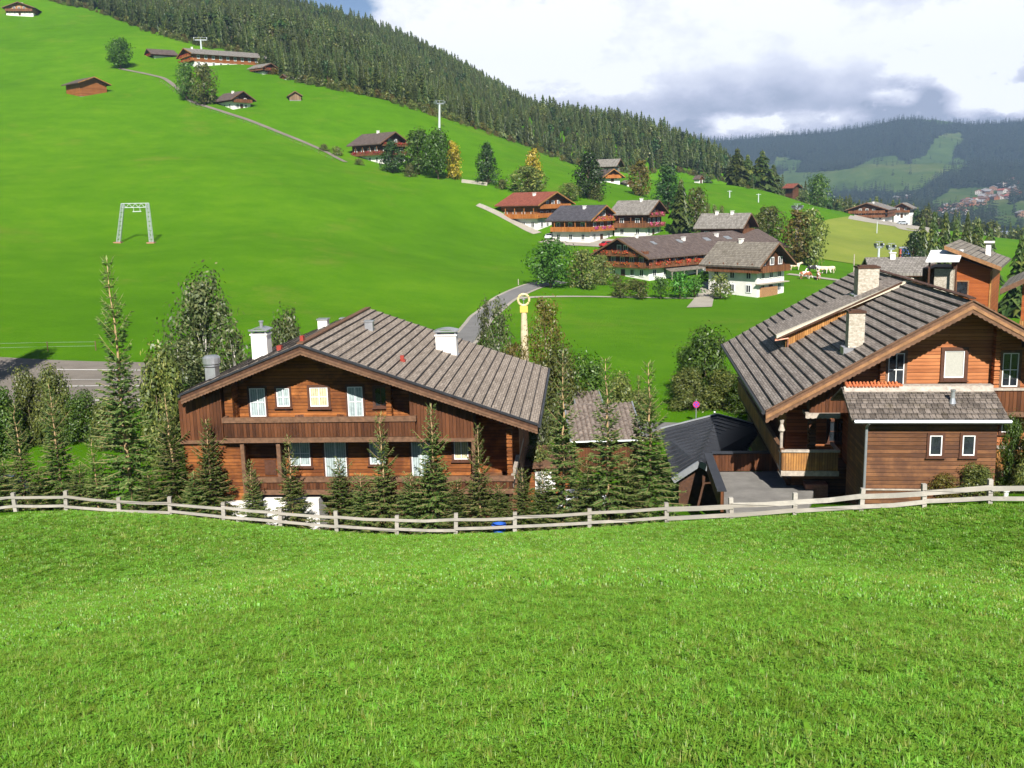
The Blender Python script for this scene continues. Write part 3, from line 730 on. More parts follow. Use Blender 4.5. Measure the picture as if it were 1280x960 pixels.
for px, b, t_, w, k, lb in [(405,189,180,16,'bush_far','olive bush on the stone edge of the hillside lane, upper one'),(421,194,183,18,'bush_far','yellowish bush on the stone edge just left of the hillside chalet'),(449,206,198,16,'bush_far','low bush at the foot of the hillside chalet steps'),(512,221,205,20,'bush_far','dark bush under the bright green tree right of the hillside chalet'),(628,236,224,18,'bush_far','bush at the end of the low wall by the dark oval tree'),(690,262,252,14,'bush_far','bush in the yard of the red roofed farmhouse'),(716,300,289,14,'bush_far','flowering bush before the white ground floor of the middle farmhouse'),(752,292,270,14,'yellow_far','yellow green bush at the right corner of the middle farmhouse'),(770,352,342,20,'bush_far','bush by the near corner of the long farm')]:
    T(k, 'garden_bush', lb, px, b, t_, wpx=w, cat='bush')
p0, p1 = hit(577, 228), hit(609, 232)
e = thing('stone_wall', 'low pale stone wall on the slope between yellow tree and dark oval tree', 'wall', p0, 0)
m = MB(); m.bar(Vector((0,0,.2)), p1-p0+Vector((0,0,.2)), .5, 1.5); m.build('wall', M['gravel'], e)
# ------------------------------------------------------------------ mid-distance trees round the two chalets
make_tree('birch', leafy_mb(9, 5.2, 9500, .14, 31, base=.12, lobes=12, kind='birch', droop=.8, fill=.2, tr=.12), M['leaf_grey'], M['bark_birch'])
make_tree('birch2', leafy_mb(7, 3.4, 2300, .13, 32, base=.3, lobes=9, kind='birch', droop=1.1, fill=.2, tr=.09), M['leaf_grey'], M['bark_birch'])
make_tree('shrub', leafy_mb(5, 4.6, 8000, .12, 33, base=.04, lobes=8, kind='x', fill=.3, tr=.07, stems=3), M['leaf_olive'], M['bark'])
make_tree('shrub2', leafy_mb(5, 4.6, 8000, .12, 34, base=.04, lobes=8, kind='x', fill=.3, tr=.07, stems=3), M['leaf_mid'], M['bark'])
make_tree('rowan', leafy_mb(6.5, 4.2, 4200, .11, 35, base=.12, lobes=9, fill=.25, tr=.08), M['leaf_rust'], M['bark'])
SZ = {'birch': (9, 5.2), 'birch2': (7, 3.4), 'shrub': (5, 4.6), 'shrub2': (5, 4.6), 'rowan': (6.5, 4.2)}
def TM(key, name, label, px, Y, pyt, wpx, cat='tree', group=None):
    p = gp(px, Y); top = P(px, pyt, p.y); h0, w0 = SZ[key]
    s = (top.z-p.z)/h0; sx = wpx/FPX*p.y/w0
    return plant(key, name, label, (p.x, p.y, p.z-.1), s=(sx, sx, s), cat=cat, group=group)
TM('birch', 'birch_tree', 'tall tree by the worn lot just outside the left edge, shading the meadow', -44, 87, 245, 66)
TM('birch', 'birch_tree', 'second tree beyond the left edge beside the lot', -118, 90, 300, 80)
TM('birch', 'birch_tree', 'tall drooping birch behind the left end of the left chalet', 265, 70, 338, 90)
TM('shrub', 'birch_tree', 'olive tree merging the tallest spruce and the big birch', 212, 60, 440, 80)
TM('birch', 'birch_tree', 'rounded birch top showing behind the chalet between two chimneys', 367, 72, 386, 60)
TM('birch', 'birch_tree', 'bushy birch right of the tall bare tipped spruce', 232, 66, 425, 90)
TM('birch2', 'birch_tree', 'birch filling the gap behind the metal roof vent', 300, 68, 405, 60)
TM('shrub', 'broadleaf_tree', 'thin olive tree beside the worn lot, second from the left', 72, 66, 462, 60)
TM('shrub', 'broadleaf_tree', 'thin olive tree beside the worn lot, nearest the left edge', 40, 67, 465, 52)
TM('shrub2', 'broadleaf_bush', 'dense bush at the left edge above the lawn', 5, 64, 488, 70, 'bush')
TM('shrub2', 'broadleaf_bush', 'bush behind the lawn, left of the tall spruce', 105, 66, 492, 60, 'bush')
TM('shrub', 'broadleaf_bush', 'olive bush behind the lawn beside the tall spruce', 140, 64, 500, 60, 'bush')
TM('birch2', 'birch_tree', 'slender white stemmed birch, left of the pair beyond the chalet roof', 610, 84, 372, 30)
TM('birch2', 'birch_tree', 'white stemmed birch, right of the pair beyond the chalet roof', 626, 82, 372, 44)
TM('rowan', 'rowan_tree', 'loose reddish olive tree right of the carved column', 683, 86, 372, 58)
TM('shrub', 'broadleaf_bush', 'yellowish bush behind the right end of the left chalet roof', 700, 72, 438, 74, 'bush')
TM('shrub', 'broadleaf_bush', 'yellow green bush left of the tiled garage', 665, 66, 470, 60, 'bush')
TM('shrub2', 'broadleaf_bush', 'green bush behind the tiled garage ridge', 735, 74, 450, 70, 'bush')
TM('shrub', 'broadleaf_bush', 'olive bush behind the right end of the garage', 775, 76, 470, 60, 'bush')
TM('shrub', 'broadleaf_bush', 'low bush between the garage and the meadow', 800, 80, 488, 50, 'bush')
TM('birch2', 'birch_tree', 'white stemmed birch right at the corner of the left chalet roof', 676, 60, 455, 44)
TM('shrub2', 'broadleaf_tree', 'dark green tree left of the right chalet roof corner', 885, 86, 416, 76)
TM('shrub2', 'broadleaf_tree', 'dense round tree beside the no stopping sign', 862, 90, 432, 56)
TM('shrub', 'broadleaf_bush', 'olive hedge bush behind the sign post', 860, 84, 462, 60, 'bush')
TM('shrub', 'broadleaf_bush', 'olive hedge bush right of the sign post', 905, 84, 465, 66, 'bush')
TM('shrub2', 'broadleaf_bush', 'green bush under the left eave of the right chalet', 930, 82, 470, 60, 'bush')
TM('rowan', 'broadleaf_bush', 'low reddish garden bush by the carved column', 645, 80, 428, 50, 'bush')
TM('shrub', 'broadleaf_bush', 'olive bush below the right end of the left chalet roof', 672, 55, 560, 56, 'bush')
TM('shrub2', 'broadleaf_bush', 'green bush behind the white garage door', 700, 57, 555, 60, 'bush')
TM('shrub2', 'climbing_bush', 'bush beside the right end of the annex', 1262, 43, 525, 36, 'bush')
TM('shrub', 'climbing_bush', 'loose bush at the annex foot, left of the white pipe', 1220, 40.2, 580, 60, 'bush')
TM('rowan', 'climbing_bush', 'thin reddish bush growing against the annex logs', 1180, 40.3, 590, 46, 'bush')
TM('shrub', 'climbing_bush', 'olive bush at the right picture edge beside the chalet', 1285, 42, 540, 46, 'bush')

# ------------------------------------------------------------------ young spruces along the fence
make_tree('sp_tall', spruce_mb(11.5, 4.6, 71, .24, .36, .36), M['needle'], M['bark_tan'])
make_tree('sp_a', spruce_mb(6, 3.4, 72, .20, .27, .42), M['needle'], M['bark_tan'])
make_tree('sp_b', spruce_mb(6, 3.2, 73, .20, .27, .46), M['needle_light'], M['bark_tan'])
make_tree('sp_c', spruce_mb(5, 3.6, 74, .18, .28, .22), M['needle'], M['bark_tan'])
make_tree('sp_d', spruce_mb(8, 3.8, 75, .22, .30, .42), M['needle'], M['bark_tan'])
def fence_y(px): return 46.3 - (px/1280)*9.2
SPZ = {'sp_tall': (11.5, 4.4), 'sp_a': (6, 3.4), 'sp_b': (6, 3.2), 'sp_c': (5, 3.6), 'sp_d': (8, 3.8)}
for key, px, Y, pyt, wpx, lb in [
    ('sp_tall',168,45.5,322,118,'tallest spruce of the fence row, bare tip rising far above the lot'),
    ('sp_b',33,46.5,505,80,'young spruce near the left edge with a pale stem'),
    ('sp_a',80,46.5,478,96,'young spruce left of the tallest one, standing before the lawn'),
    ('sp_b',125,47,548,70,'thin sparse young spruce between the lawn and the tallest spruce'),
    ('sp_c',-8,46,520,80,'spruce cut by the left picture edge'),
    ('sp_d',222,45,490,112,'spruce covering the left corner of the left chalet'),
    ('sp_a',268,44.5,522,96,'young spruce in front of the left end of the chalet balcony'),
    ('sp_b',318,44,575,62,'short young spruce with a thin leader, before the lower balcony'),
    ('sp_b',368,44,545,72,'light green young spruce before the white wall'),
    ('sp_c',428,43.5,572,84,'broad low spruce before the middle of the left chalet'),
    ('sp_b',482,43,516,84,'young spruce with wide v shaped top shoots'),
    ('sp_a',545,42.5,503,100,'young spruce with dense top before the right half of the left chalet'),
    ('sp_b',601,42.5,530,74,'young spruce before the right end of the lower balcony'),
    ('sp_c',655,43,585,66,'small spruce just right of the left chalet'),
    ('sp_d',706,44,440,100,'tall spruce with a long bare tip before the tiled garage'),
    ('sp_d',760,43.5,447,110,'spruce with a straight pale stem before the garage roof'),
    ('sp_d',812,44.5,452,118,'thick spruce, rightmost of the fence row'),
    ('sp_a',798,47,468,60,'thin spruce tip close behind the rightmost one'),
    ('sp_c',575,43,600,80,'low spruce filling the gap before the lower balcony'),
    ('sp_c',735,43.5,575,90,'low dense spruce between the two tall bare tipped ones'),
    ('sp_c',515,43.2,590,84,'low spruce between the two before the middle door'),
    ('sp_c',455,43.6,592,80,'low spruce right of the broad one before the middle door'),
    ('sp_c',625,42.8,604,70,'low spruce between the last two before the left chalet'),
    ('sp_c',680,43.4,588,80,'low spruce before the white shed door'),
    ('sp_c',105,46.6,580,80,'low spruce just left of the tallest one'),
    ('sp_c',10,46.8,575,80,'low spruce at the left edge of the fence row'),
    ('sp_c',55,46.8,585,76,'low spruce between two young ones near the left edge'),
    ('sp_c',248,44.6,590,80,'low spruce below the left corner of the chalet'),
    ('sp_c',785,43.6,572,90,'low dense spruce left of the rightmost thick one'),
    ('sp_c',190,44.6,590,90,'low spruce skirt beside the tallest stem')]:
    p = gp(px, Y); sx = 1.02*wpx/FPX*p.y/SPZ[key][1]; Y = max(Y, fence_y(px)+SPZ[key][1]*sx*.5+.15); p = gp(px, Y); top = P(px, pyt, p.y); h0, w0 = SPZ[key]
    plant(key, 'young_spruce', lb, (p.x, p.y, p.z-.05), s=(sx, sx, (top.z-p.z)/h0), cat='tree')
# ------------------------------------------------------------------ building frames
class Frame:
    """local x along the front, y into the depth, z up; pixels of the photograph can be resolved on its planes"""
    def __init__(s, o, yaw):
        s.o = Vector(o); s.yaw = yaw; s.ax = Vector((math.cos(yaw), -math.sin(yaw), 0)); s.ay = Vector((math.sin(yaw), math.cos(yaw), 0))
    def loc(s, p): q = p - s.o; return Vector((q.dot(s.ax), q.dot(s.ay), q.z))
    def world(s, x, y, z): return s.o + s.ax*x + s.ay*y + Vector((0, 0, z))
    def pl(s, px, py, d):
        r_ = ray(px, py); t = (d + s.o.dot(s.ay)) / r_.dot(s.ay); return s.loc(r_*t)
    def plane(s, px, py, p0, n_):
        """local hit of a pixel ray with a local plane"""
        r_ = ray(px, py); rl = Vector((r_.dot(s.ax), r_.dot(s.ay), r_.z)); ol = s.loc(Vector((0, 0, 0)))
        t = (Vector(p0)-ol).dot(n_) / rl.dot(n_); return ol + rl*t
    def px(s, p): return proj(s.world(*p))
def window(parent, f, x0, x1, z0_, z1, d, pane, fr=M['frame_dark'], fw=.09, bars=(1, 0), casing=None, proud=.07, bar_m=None, name='window'):
    """frame as a part of the building, its pane as a sub-part; faces local -y at depth d"""
    m = MB()
    m.box(x0-fw-.04, x1+fw+.04, d-proud-.07, d-proud-.001, z0_-fw-.02, z0_-fw+.03); m.box(x0-fw, x0, d-proud, d+.02, z0_-fw, z1+fw); m.box(x1, x1+fw, d-proud, d+.02, z0_-fw, z1+fw)
    m.box(x0, x1, d-proud, d+.02, z1, z1+fw); m.box(x0, x1, d-proud-.03, d+.02, z0_-fw, z0_)
    w = m.build(name, fr, parent)
    p = MB(); p.box(x0, x1, d-.018, d+.01, z0_, z1); p.build('pane', pane, w)
    q = MB(); s = .045; nx, nz = bars
    q.box(x0, x0+s, d-.05, d-.02, z0_, z1); q.box(x1-s, x1, d-.05, d-.02, z0_, z1); q.box(x0+s, x1-s, d-.05, d-.02, z0_, z0_+s); q.box(x0+s, x1-s, d-.05, d-.02, z1-s, z1)
    for i in range(nx):
        x = x0+(x1-x0)*(i+1)/(nx+1); q.box(x-.02, x+.02, d-.045, d-.02, z0_+s, z1-s)
    for i in range(nz):
        z = z0_+(z1-z0_)*(i+1)/(nz+1); q.box(x0+s, x1-s, d-.042, d-.021, z-.018, z+.018)
    q.build('sash', bar_m or M['white_paint'], w)
    return w
def wpx(parent, F, xa, ya, xb, yb, d, pane, **k):
    a = F.pl(xa, yb, d); b = F.pl(xb, ya, d); return window(parent, F, a.x, b.x, a.z, b.z, d, pane, **k)
def slope_roof(parent, e, a, d0, d1, n_, mat, seam_m, th=.12, lift=.055, name='roof_slope', batten=True):
    """roof plane of overlapping courses from apex a=(x,z) down to eave e=(x,z), extruded from d0 to d1"""
    m = MB(); A = Vector((a[0], 0, a[1])); E = Vector((e[0], 0, e[1])); dr = (E-A).normalized(); nr = Vector((-dr.z, 0, dr.x))
    if nr.z < 0: nr = -nr
    Ls = (E-A).length
    m.prism([A+Vector((0,d0,0)), E+Vector((0,d0,0)), E-nr*th+Vector((0,d0,0)), A-nr*th+Vector((0,d0,0))], (0, d1-d0, 0), 1)
    r2 = random.Random(3); K = 7
    for i in range(n_):
        s0 = Ls*i/n_; s1 = Ls*(i+1)/n_ + .05
        # each course in a few lengths with tiny height differences, so the edge is not ruler straight
        ys = [d0+(d1-d0)*j/K for j in range(K+1)]
        hs = [lift*(1+r2.uniform(-.22, .3)) for _ in range(K+1)]
        vs = []
        for j, y in enumerate(ys):
            jt = r2.uniform(-.025, .025)
            for q in (A+dr*s0+nr*.012, A+dr*(s1+jt)+nr*hs[j], A+dr*(s1+jt)+nr*.001, ):
                vs.append(q+Vector((0, y, 0)))
        fs = []
        for j in range(K):
            b = j*3; fs += [(b, b+1, b+4, b+3), (b+1, b+2, b+5, b+4)]
        fs += [(0, 2, 1), (K*3, K*3+1, K*3+2)]
        m.mesh(vs, fs, 0)
        if batten:
            p0 = A+dr*(s1-.02)+nr*(lift*1.05+.012); p1 = p0
            q = [p0+Vector((0, y, 0)) + nr*r2.uniform(-.008, .012) for y in ys]
            for u, v in zip(q, q[1:]): m.bar(u, v, .052, .03, 2, up=nr)
    o = m.build(name, [mat, M['beam_brown'], seam_m], parent); return o
def scallop(m, p0, p1, depth, th, drop, tooth=.22, mi=0):
    """board hanging below a sloping edge with a scalloped lower edge (in the xz plane), thickness along y"""
    p0 = Vector(p0); p1 = Vector(p1); Ls = (p1-p0).length; n_ = max(1, int(Ls/tooth)); d = (p1-p0)/n_
    for i in range(n_):
        a = p0 + d*i; b = a + d; k = 5
        poly = [a, b] + [b.lerp(a, j/k) - Vector((0, 0, drop*(.72+.28*math.sin(math.pi*j/k)*1.0 + .0))) for j in range(k+1)]
        m.prism(poly[::-1], (0, th, 0), mi)
def bez(x, y, *_): return (x, y)
def railing(parent, x0, x1, d, zb, zt, board=M['board_dark'], rail=M['beam_dark'], name='balcony', floor_to=None, rail_h=.16, ends=(True, True), cap=M['beam_brown'], floor_m=None, corner_posts=True):
    """timber balcony: floor slab, boarded parapet, heavy top rail"""
    m = MB()
    fl = (floor_to if floor_to is not None else d+1.3)
    m.box(x0, x1, d, fl, zb-.16, zb)
    m.box(x0-.05, x1+.05, d-.07, d-.002, zb-.22, zb+.02)
    o = m.build(name, floor_m or M['beam_brown'], parent)
    b = MB(); b.box(x0, x1, d-.05, d-.005, zb+.04, zt-rail_h-.02)
    if ends[0]: b.box(x0-.002, x0+.04, d, fl-.02, zb+.04, zt-rail_h-.02)
    if ends[1]: b.box(x1-.04, x1+.002, d, fl-.02, zb+.04, zt-rail_h-.02)
    b.build('parapet', board, o)
    r_ = MB(); r_.box(x0-.06, x1+.06, d-.12, d+.06, zt-rail_h, zt)
    if ends[0]: r_.box(x0-.06, x0+.08, d+.062, fl-.02, zt-rail_h, zt)
    if ends[1]: r_.box(x1-.08, x1+.06, d+.062, fl-.02, zt-rail_h, zt)
    r_.build('rail', cap, o)
    return o
def horiz_az(px, py): r_ = ray(px, py); return math.atan2(r_.x, r_.y)
# ================================================================== LEFT CHALET
yawL = horiz_az(724, 258); Yv = 46.0
o0 = P(375, 431, Yv); gz = ground(o0.x, o0.y+3)
FL_ = Frame((o0.x, o0.y, gz), yawL)
LC = thing('wooden_chalet', 'big dark timber chalet with two balconies and wide grey brown roof, left behind the fence', 'chalet', FL_.o, -yawL)
apx = FL_.pl(375, 431, 0); eL = FL_.pl(226, 493, 0); eR = FL_.pl(672, 530, 0)
LEN = 15.3; WD = 1.9
print('LC apex', apx, 'eL', eL, 'eR', eR, 'back ridge', FL_.px((apx.x, LEN, apx.z)), 'back eave', FL_.px((eR.x, LEN, eR.z)))
rs = slope_roof(LC, (eR.x, eR.z), (apx.x, apx.z), 0, LEN, 25, M['roof_brown'], M['seam'], name='roof')
rsl = slope_roof(LC, (eL.x, eL.z), (apx.x, apx.z), 0, LEN, 12, M['roof_brown'], M['seam'], name='roof')
m = MB(); m.bar((apx.x, -.02, apx.z+.07), (apx.x, LEN+.02, apx.z+.07), .30, .07); m.build('ridge_cap', M['beam_brown'], LC)
def roof_z(x, A=apx, EL=eL, ER=eR):
    E = ER if x > A.x else EL; return A.z + (E.z-A.z)*(x-A.x)/(E.x-A.x)
# verge boards, gutter
vb = MB()
for E in (eL, eR):
    vb.prism([(apx.x, -.05, apx.z-.02), (E.x, -.05, E.z-.02), (E.x, -.05, E.z-.26), (apx.x, -.05, apx.z-.26)], (0, .07, 0), 0)
    vb.prism([(apx.x, -.10, apx.z-.24), (E.x, -.10, E.z-.24), (E.x, -.10, E.z-.34), (apx.x, -.10, apx.z-.34)], (0, .05, 0), 1)
    scallop(vb, (apx.x, -.07, apx.z-.345), (E.x, -.07, E.z-.345), 0, .03, .13, .17, 2)
    vb.prism([(apx.x, -.12, apx.z+.05), (E.x, -.12, E.z+.05), (E.x, -.12, E.z-.05), (apx.x, -.12, apx.z-.05)], (0, .10, 0), 3)
vb.build('verge_board', [M['beam_dark'], M['beam_brown'], M['beam_brown'], M['zinc_shade_tone']], LC)
gm = MB()
for E, s in ((eL, -1), (eR, 1)):
    gm.tube([(E.x+s*.08, -.05, E.z-.08), (E.x+s*.08, LEN, E.z-.08)], [.085, .085], 8)
gm.build('gutter', M['zinc_shade_tone'], LC)
# soffit boards and purlin ends
pm = MB()
for x in (apx.x, apx.x-3.1, apx.x+3.0, apx.x+6.2, apx.x+9.2, eL.x+.9):
    z = roof_z(x) - .36; pm.bar((x, .10, z), (x, WD+.3, z), .2, .24)
    pm.bar((x, .4, z-.22), (x, WD+.2, z-.22), .16, .18)
pm.build('purlin', M['beam_dark'], LC)
# walls
zbase = -1.5
xl, xr = FL_.pl(232, 560, WD).x, FL_.pl(645, 560, WD).x
zb1 = FL_.pl(400, 548, WD-1.4).z            # upper balcony floor
zb0 = FL_.pl(400, 616, WD-1.4).z            # lower balcony floor
wall = MB()
xq = FL_.pl(590, 560, WD).x
wall.prism([(xl, WD, zb0-.1), (xq, WD, zb0-.1), (xq, WD, roof_z(xq)-.2), (apx.x, WD, apx.z-.2), (xl, WD, roof_z(xl)-.2)], (0, LEN-WD-1.2, 0))
wall.prism([(xq+.002, WD+2.4, zb0-.1), (xr, WD+2.4, zb0-.1), (xr, WD+2.4, roof_z(xr)-.2), (xq+.002, WD+2.4, roof_z(xq)-.2)], (0, LEN-WD-3.6, 0))
m_ = MB(); m_.box(xq+.003, xr, WD, WD+2.39, zb0-.16, zb0-.101); m_.build('loggia_floor', M['beam_brown'], LC)
wall.build('log_wall', M['log_orange'], LC)
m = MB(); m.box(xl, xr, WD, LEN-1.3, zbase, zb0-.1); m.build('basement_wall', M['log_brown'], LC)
# the side bays, boarded upright, standing forward of the logs
def bay(xa, xb, d, z0_, mat, name='boarded_bay', cut=.28):
    m = MB(); m.prism([(xa, d, z0_), (xb, d, z0_), (xb, d, roof_z(xb)-cut), (xa, d, roof_z(xa)-cut)], (0, WD-d-.002, 0)); return m.build(name, mat, LC)
B0 = .75
xA = FL_.pl(226, 540, B0).x; xB = FL_.pl(279, 540, B0).x; bay(xA, xB, B0, zb1-.1, M['board_red'])
xC = FL_.pl(513, 540, B0).x; xD = FL_.pl(592, 540, B0).x; bay(xC, xD, B0, zb1-.1, M['board_red'])
m = MB(); m.box(xA-.1, xB+.1, B0-.08, WD-.003, zb1-.26, zb1-.102); m.box(xC-.1, xD+.15, B0-.08, WD-.003, zb1-.26, zb1-.102); m.build('bay_sill', M['beam_brown'], LC)
m = MB(); m.box(xA+.05, FL_.pl(300, 560, B0).x, B0+.1, WD-.004, zbase, zb1-.262); m.build('log_bay', M['log_orange'], LC)
m = MB(); m.box(FL_.pl(280, 500, 1.0).x, FL_.pl(290, 500, 1.0).x, 1.0, WD, zb1, roof_z(FL_.pl(285, 500, 1.0).x)-.3); m.build('carved_post', M['log_orange'], LC)
for cx_, za, zc in ((FL_.pl(294, 500, WD-.15).x, zb1, None), (FL_.pl(487, 500, WD-.15).x, zb1, None), (FL_.pl(637, 560, .9).x, zb0, zb1+.3)):
    m = MB(); z = za; top = (roof_z(cx_)-.45) if zc is None else zc; dd = WD-.3 if zc is None else .9
    while z < top:
        m.box(cx_-.13, cx_+.13, dd-.14, dd+.14 if zc else WD+.01, z+.02, z+.17); m.box(cx_-.09, cx_+.09, dd-.10, dd+.1 if zc else WD+.01, z+.17, z+.23); z += .21
    m.build('log_joint', M['log_orange'], LC)
# posts under the upper balcony
pm = MB()
for x in (303, 348, 592):
    q = FL_.pl(x, 560, .6).x; pm.box(q-.09, q+.09, .55, .73, zb0+.02, zb1-.24)
pm.build('balcony_post', M['beam_brown'], LC)
# balconies
bx0 = FL_.pl(280, 530, .5).x; bx1 = FL_.pl(519, 530, .5).x
zt1 = FL_.pl(400, 521, .5).z; zt0 = FL_.pl(450, 595, .5).z
railing(LC, bx0, bx1, .5, FL_.pl(400, 547, .5).z, zt1, M['board_dark'], floor_to=WD-.003, rail_h=.24)
lx0 = FL_.pl(306, 600, .4).x; lx1 = FL_.pl(641, 600, .4).x
lb_ = railing(LC, lx0, lx1, .4, FL_.pl(450, 612, .4).z, zt0, M['board_dark'], floor_to=WD-.003, rail_h=.24, ends=(True, False))
zf = FL_.pl(450, 612, .4).z
m = MB(); m.box(xr+.005, lx1, WD+.003, 8, zf-.16, zf); m.build('side_balcony', M['beam_brown'], LC)
m = MB(); m.box(lx1-.02, lx1+.03, .5, 8, zf+.04, zt0-.2); m.build('parapet', M['board_grey'], LC)
m = MB(); m.box(lx1-.08, lx1+.1, .47, 8, zt0-.19, zt0+.01); m.build('rail', M['beam_pale'], LC)
m = MB()   # brackets carrying the side balcony
for y in (.8, 3.2, 5.6): m.bar((xr, y+1.2, zf-1.3), (lx1-.1, y+1.2, zf-.2), .14, .14)
m.bar((lx1-.1, .45, zf-.2), (lx1-.35, 1.4, zf-1.7), .16, .16); m.build('bracket', M['beam_brown'], LC)
# doors and windows, upper floor
CU = M['curtain']
wpx(LC, FL_, 314, 485, 331, 520.5, WD, CU, name='balcony_door', bars=(1, 1))
wpx(LC, FL_, 347, 485, 361.5, 508, WD, CU, bars=(1, 1))
wpx(LC, FL_, 388.5, 484, 409.5, 508, WD, M['curtain_warm'], fw=.12, bars=(1, 1))
wpx(LC, FL_, 436, 483, 453, 521, WD, CU, name='balcony_door', bars=(1, 1))
wpx(LC, FL_, 469, 484, 483, 508, WD, M['glass'], bars=(1, 0), bar_m=M['frame_dark'])
# lower floor
wpx(LC, FL_, 364, 551, 387, 582, WD, CU, fw=.1, bars=(1, 1))
wpx(LC, FL_, 408, 551, 432, 600, WD, CU, name='balcony_door', bars=(1, 0))
wpx(LC, FL_, 463, 551, 481, 580, WD, CU, bars=(1, 0))
wpx(LC, FL_, 516, 551, 537, 600, WD, CU, name='balcony_door', bars=(1, 0))
wpx(LC, FL_, 568, 551, 585, 574, WD, M['curtain_warm'], fw=.12, bars=(1, 0))
# panelled shutter on the lower left, folded chair shapes on the upper balcony
m = MB(); a = FL_.pl(332, 593, WD); b = FL_.pl(345, 575, WD); m.box(a.x, b.x, WD-.07, WD-.004, a.z, b.z); m.box(a.x+.08, b.x-.08, WD-.09, WD-.071, a.z+.1, b.z-.1); m.build('shutter', M['frame_dark'], LC)
# white plastered cellar front
a = FL_.pl(331, 655, .2); b = FL_.pl(398, 624, .2)
m = MB(); m.box(a.x, b.x, .2, WD-.02, zbase, b.z); m.build('white_cellar_wall', M['white'], LC)
a = FL_.pl(240, 650, .5); b = FL_.pl(325, 628, .5); m = MB(); m.box(a.x, b.x, .5, WD-.02, zbase, b.z); m.build('white_cellar_wall', M['white'], LC)
def chair(x, y, z, lean, lb, rz, parentF):
    t = thing('folding_chair', lb, 'chair', parentF.world(x, y, z), -parentF.yaw+rz)
    m = MB(); 
    for s in (-.22, .22):
        m.bar((s, -.28, 0), (s, .22, .85), .03, .03); m.bar((s, .28, 0), (s, -.2, .45), .03, .03)
    m.build('frame', M['beam_brown'], t)
    q = MB(); q.bar((0, -.22, .44), (0, .2, .42), .42, .03); q.build('seat', M['board_red'], t)
    q = MB(); q.bar((0, .06, .5), (0, .24, .92), .42, .03, up=(0, 1, 0)); q.build('backrest', M['board_red'], t)
q = FL_.pl(374, 515, 1.3); chair(q.x, 1.3, zb1+.02, 0, 'dark folding chair on the upper balcony below the warm curtained window', .3, FL_)
q = FL_.pl(422, 515, 1.3); chair(q.x, 1.3, zb1+.02, 0, 'dark folding chair on the upper balcony between window and door', -.4, FL_)
# roof furniture
def roof_plane(F, A, E):
    n_ = Vector((-(E.z-A.z), 0, (E.x-A.x))); n_.normalize(); return A, n_
A_, nR = roof_plane(FL_, apx, eR)
def white_chimney(parent, x, y, z0_, z1, w, l, name='chimney'):
    m = MB(); m.box(x-w/2, x+w/2, y-l/2, y+l/2, z0_-.6, z1-.42); m.box(x-w/2-.05, x+w/2+.05, y-l/2-.05, y+l/2+.05, z1-.42, z1-.34)
    c = m.build(name, M['white'], parent)
    m = MB()
    for sx in (-1, 1):
        for sy in (-1, 1): m.box(x+sx*(w/2-.05)-.04, x+sx*(w/2-.05)+.04, y+sy*(l/2-.05)-.04, y+sy*(l/2-.05)+.04, z1-.339, z1-.16)
    k = 8; arc = [(x-w/2-.09+(w+.18)*i/k, 0, z1-.17+.12*math.sin(math.pi*i/k)) for i in range(k+1)]
    for u, v in zip(arc, arc[1:]):
        m.prism([(u[0], y-l/2-.1, u[2]), (v[0], y-l/2-.1, v[2]), (v[0], y-l/2-.1, v[2]+.03), (u[0], y-l/2-.1, u[2]+.03)], (0, l+.2, 0))
    m.box(x-w/2-.09, x+w/2+.09, y-l/2-.1, y-l/2-.08, z1-.19, z1-.1)
    m.build('chimney_cap', M['zinc'], c)
    fl = MB(); fl.box(x-w/2-.1, x+w/2+.1, y-l/2-.1, y+l/2+.1, z0_-.7, z0_+.02); fl.build('flashing', M['zinc'], c)
    return c
h = FL_.plane(559, 440, A_, nR); tp = FL_.pl(559, 410, h.y); white_chimney(LC, h.x, h.y, roof_z(h.x+.55)+.02, tp.z+.02, 1.15, .8)
c = FL_.pl(327, 430, 5.5); tp = FL_.pl(327, 408, 5.5); cc = white_chimney(LC, c.x, 5.5, roof_z(c.x-.5)+.05, tp.z, .82, .8)
m = MB(); m.lathe(c.x+.05, 5.5, [(tp.z-.05, .09), (tp.z+.22, .09), (tp.z+.23, .13), (tp.z+.30, .13), (tp.z+.31, .08)], 10); m.build('flue_pot', M['zinc'], cc)
h = FL_.plane(462, 413, A_, nR); m = MB(); m.box(h.x-.22, h.x+.22, h.y-.2, h.y+.2, h.z-.3, h.z+.5); m.box(h.x-.27, h.x+.27, h.y-.25, h.y+.25, h.z+.5, h.z+.55); vt = m.build('roof_vent', M['zinc'], LC)
m = MB(); m.box(h.x-.5, h.x-.25, h.y-.3, h.y+.1, h.z-.1, h.z+.14); m.build('vent_flashing', M['red_paint'], vt)
for px, py in ((503, 452), ):
    h = FL_.plane(px, py, A_, nR); m = MB(); m.box(h.x-.09, h.x+.09, h.y-.09, h.y+.09, h.z-.05, h.z+.32); m.box(h.x-.16, h.x+.16, h.y-.16, h.y+.16, h.z-.04, h.z+.1); m.build('red_roof_hook', M['red_paint'], LC)
m = MB(); m.box(apx.x-.14, apx.x+.02, .5, .8, apx.z, apx.z+.34); m.build('red_roof_hook', M['red_paint'], LC)
c = FL_.pl(349, 437, 3.0); m = MB(); m.box(c.x-.1, c.x+.12, 2.9, 3.2, roof_z(c.x)-.05, roof_z(c.x)+.3); m.build('red_roof_hook', M['red_paint'], LC)
c = FL_.pl(265, 460, 3.0); z = roof_z(c.x)
m = MB(); m.box(c.x-.26, c.x+.26, 2.7, 3.3, z-.2, z+.62); vt = m.build('roof_vent', M['zinc'], LC)
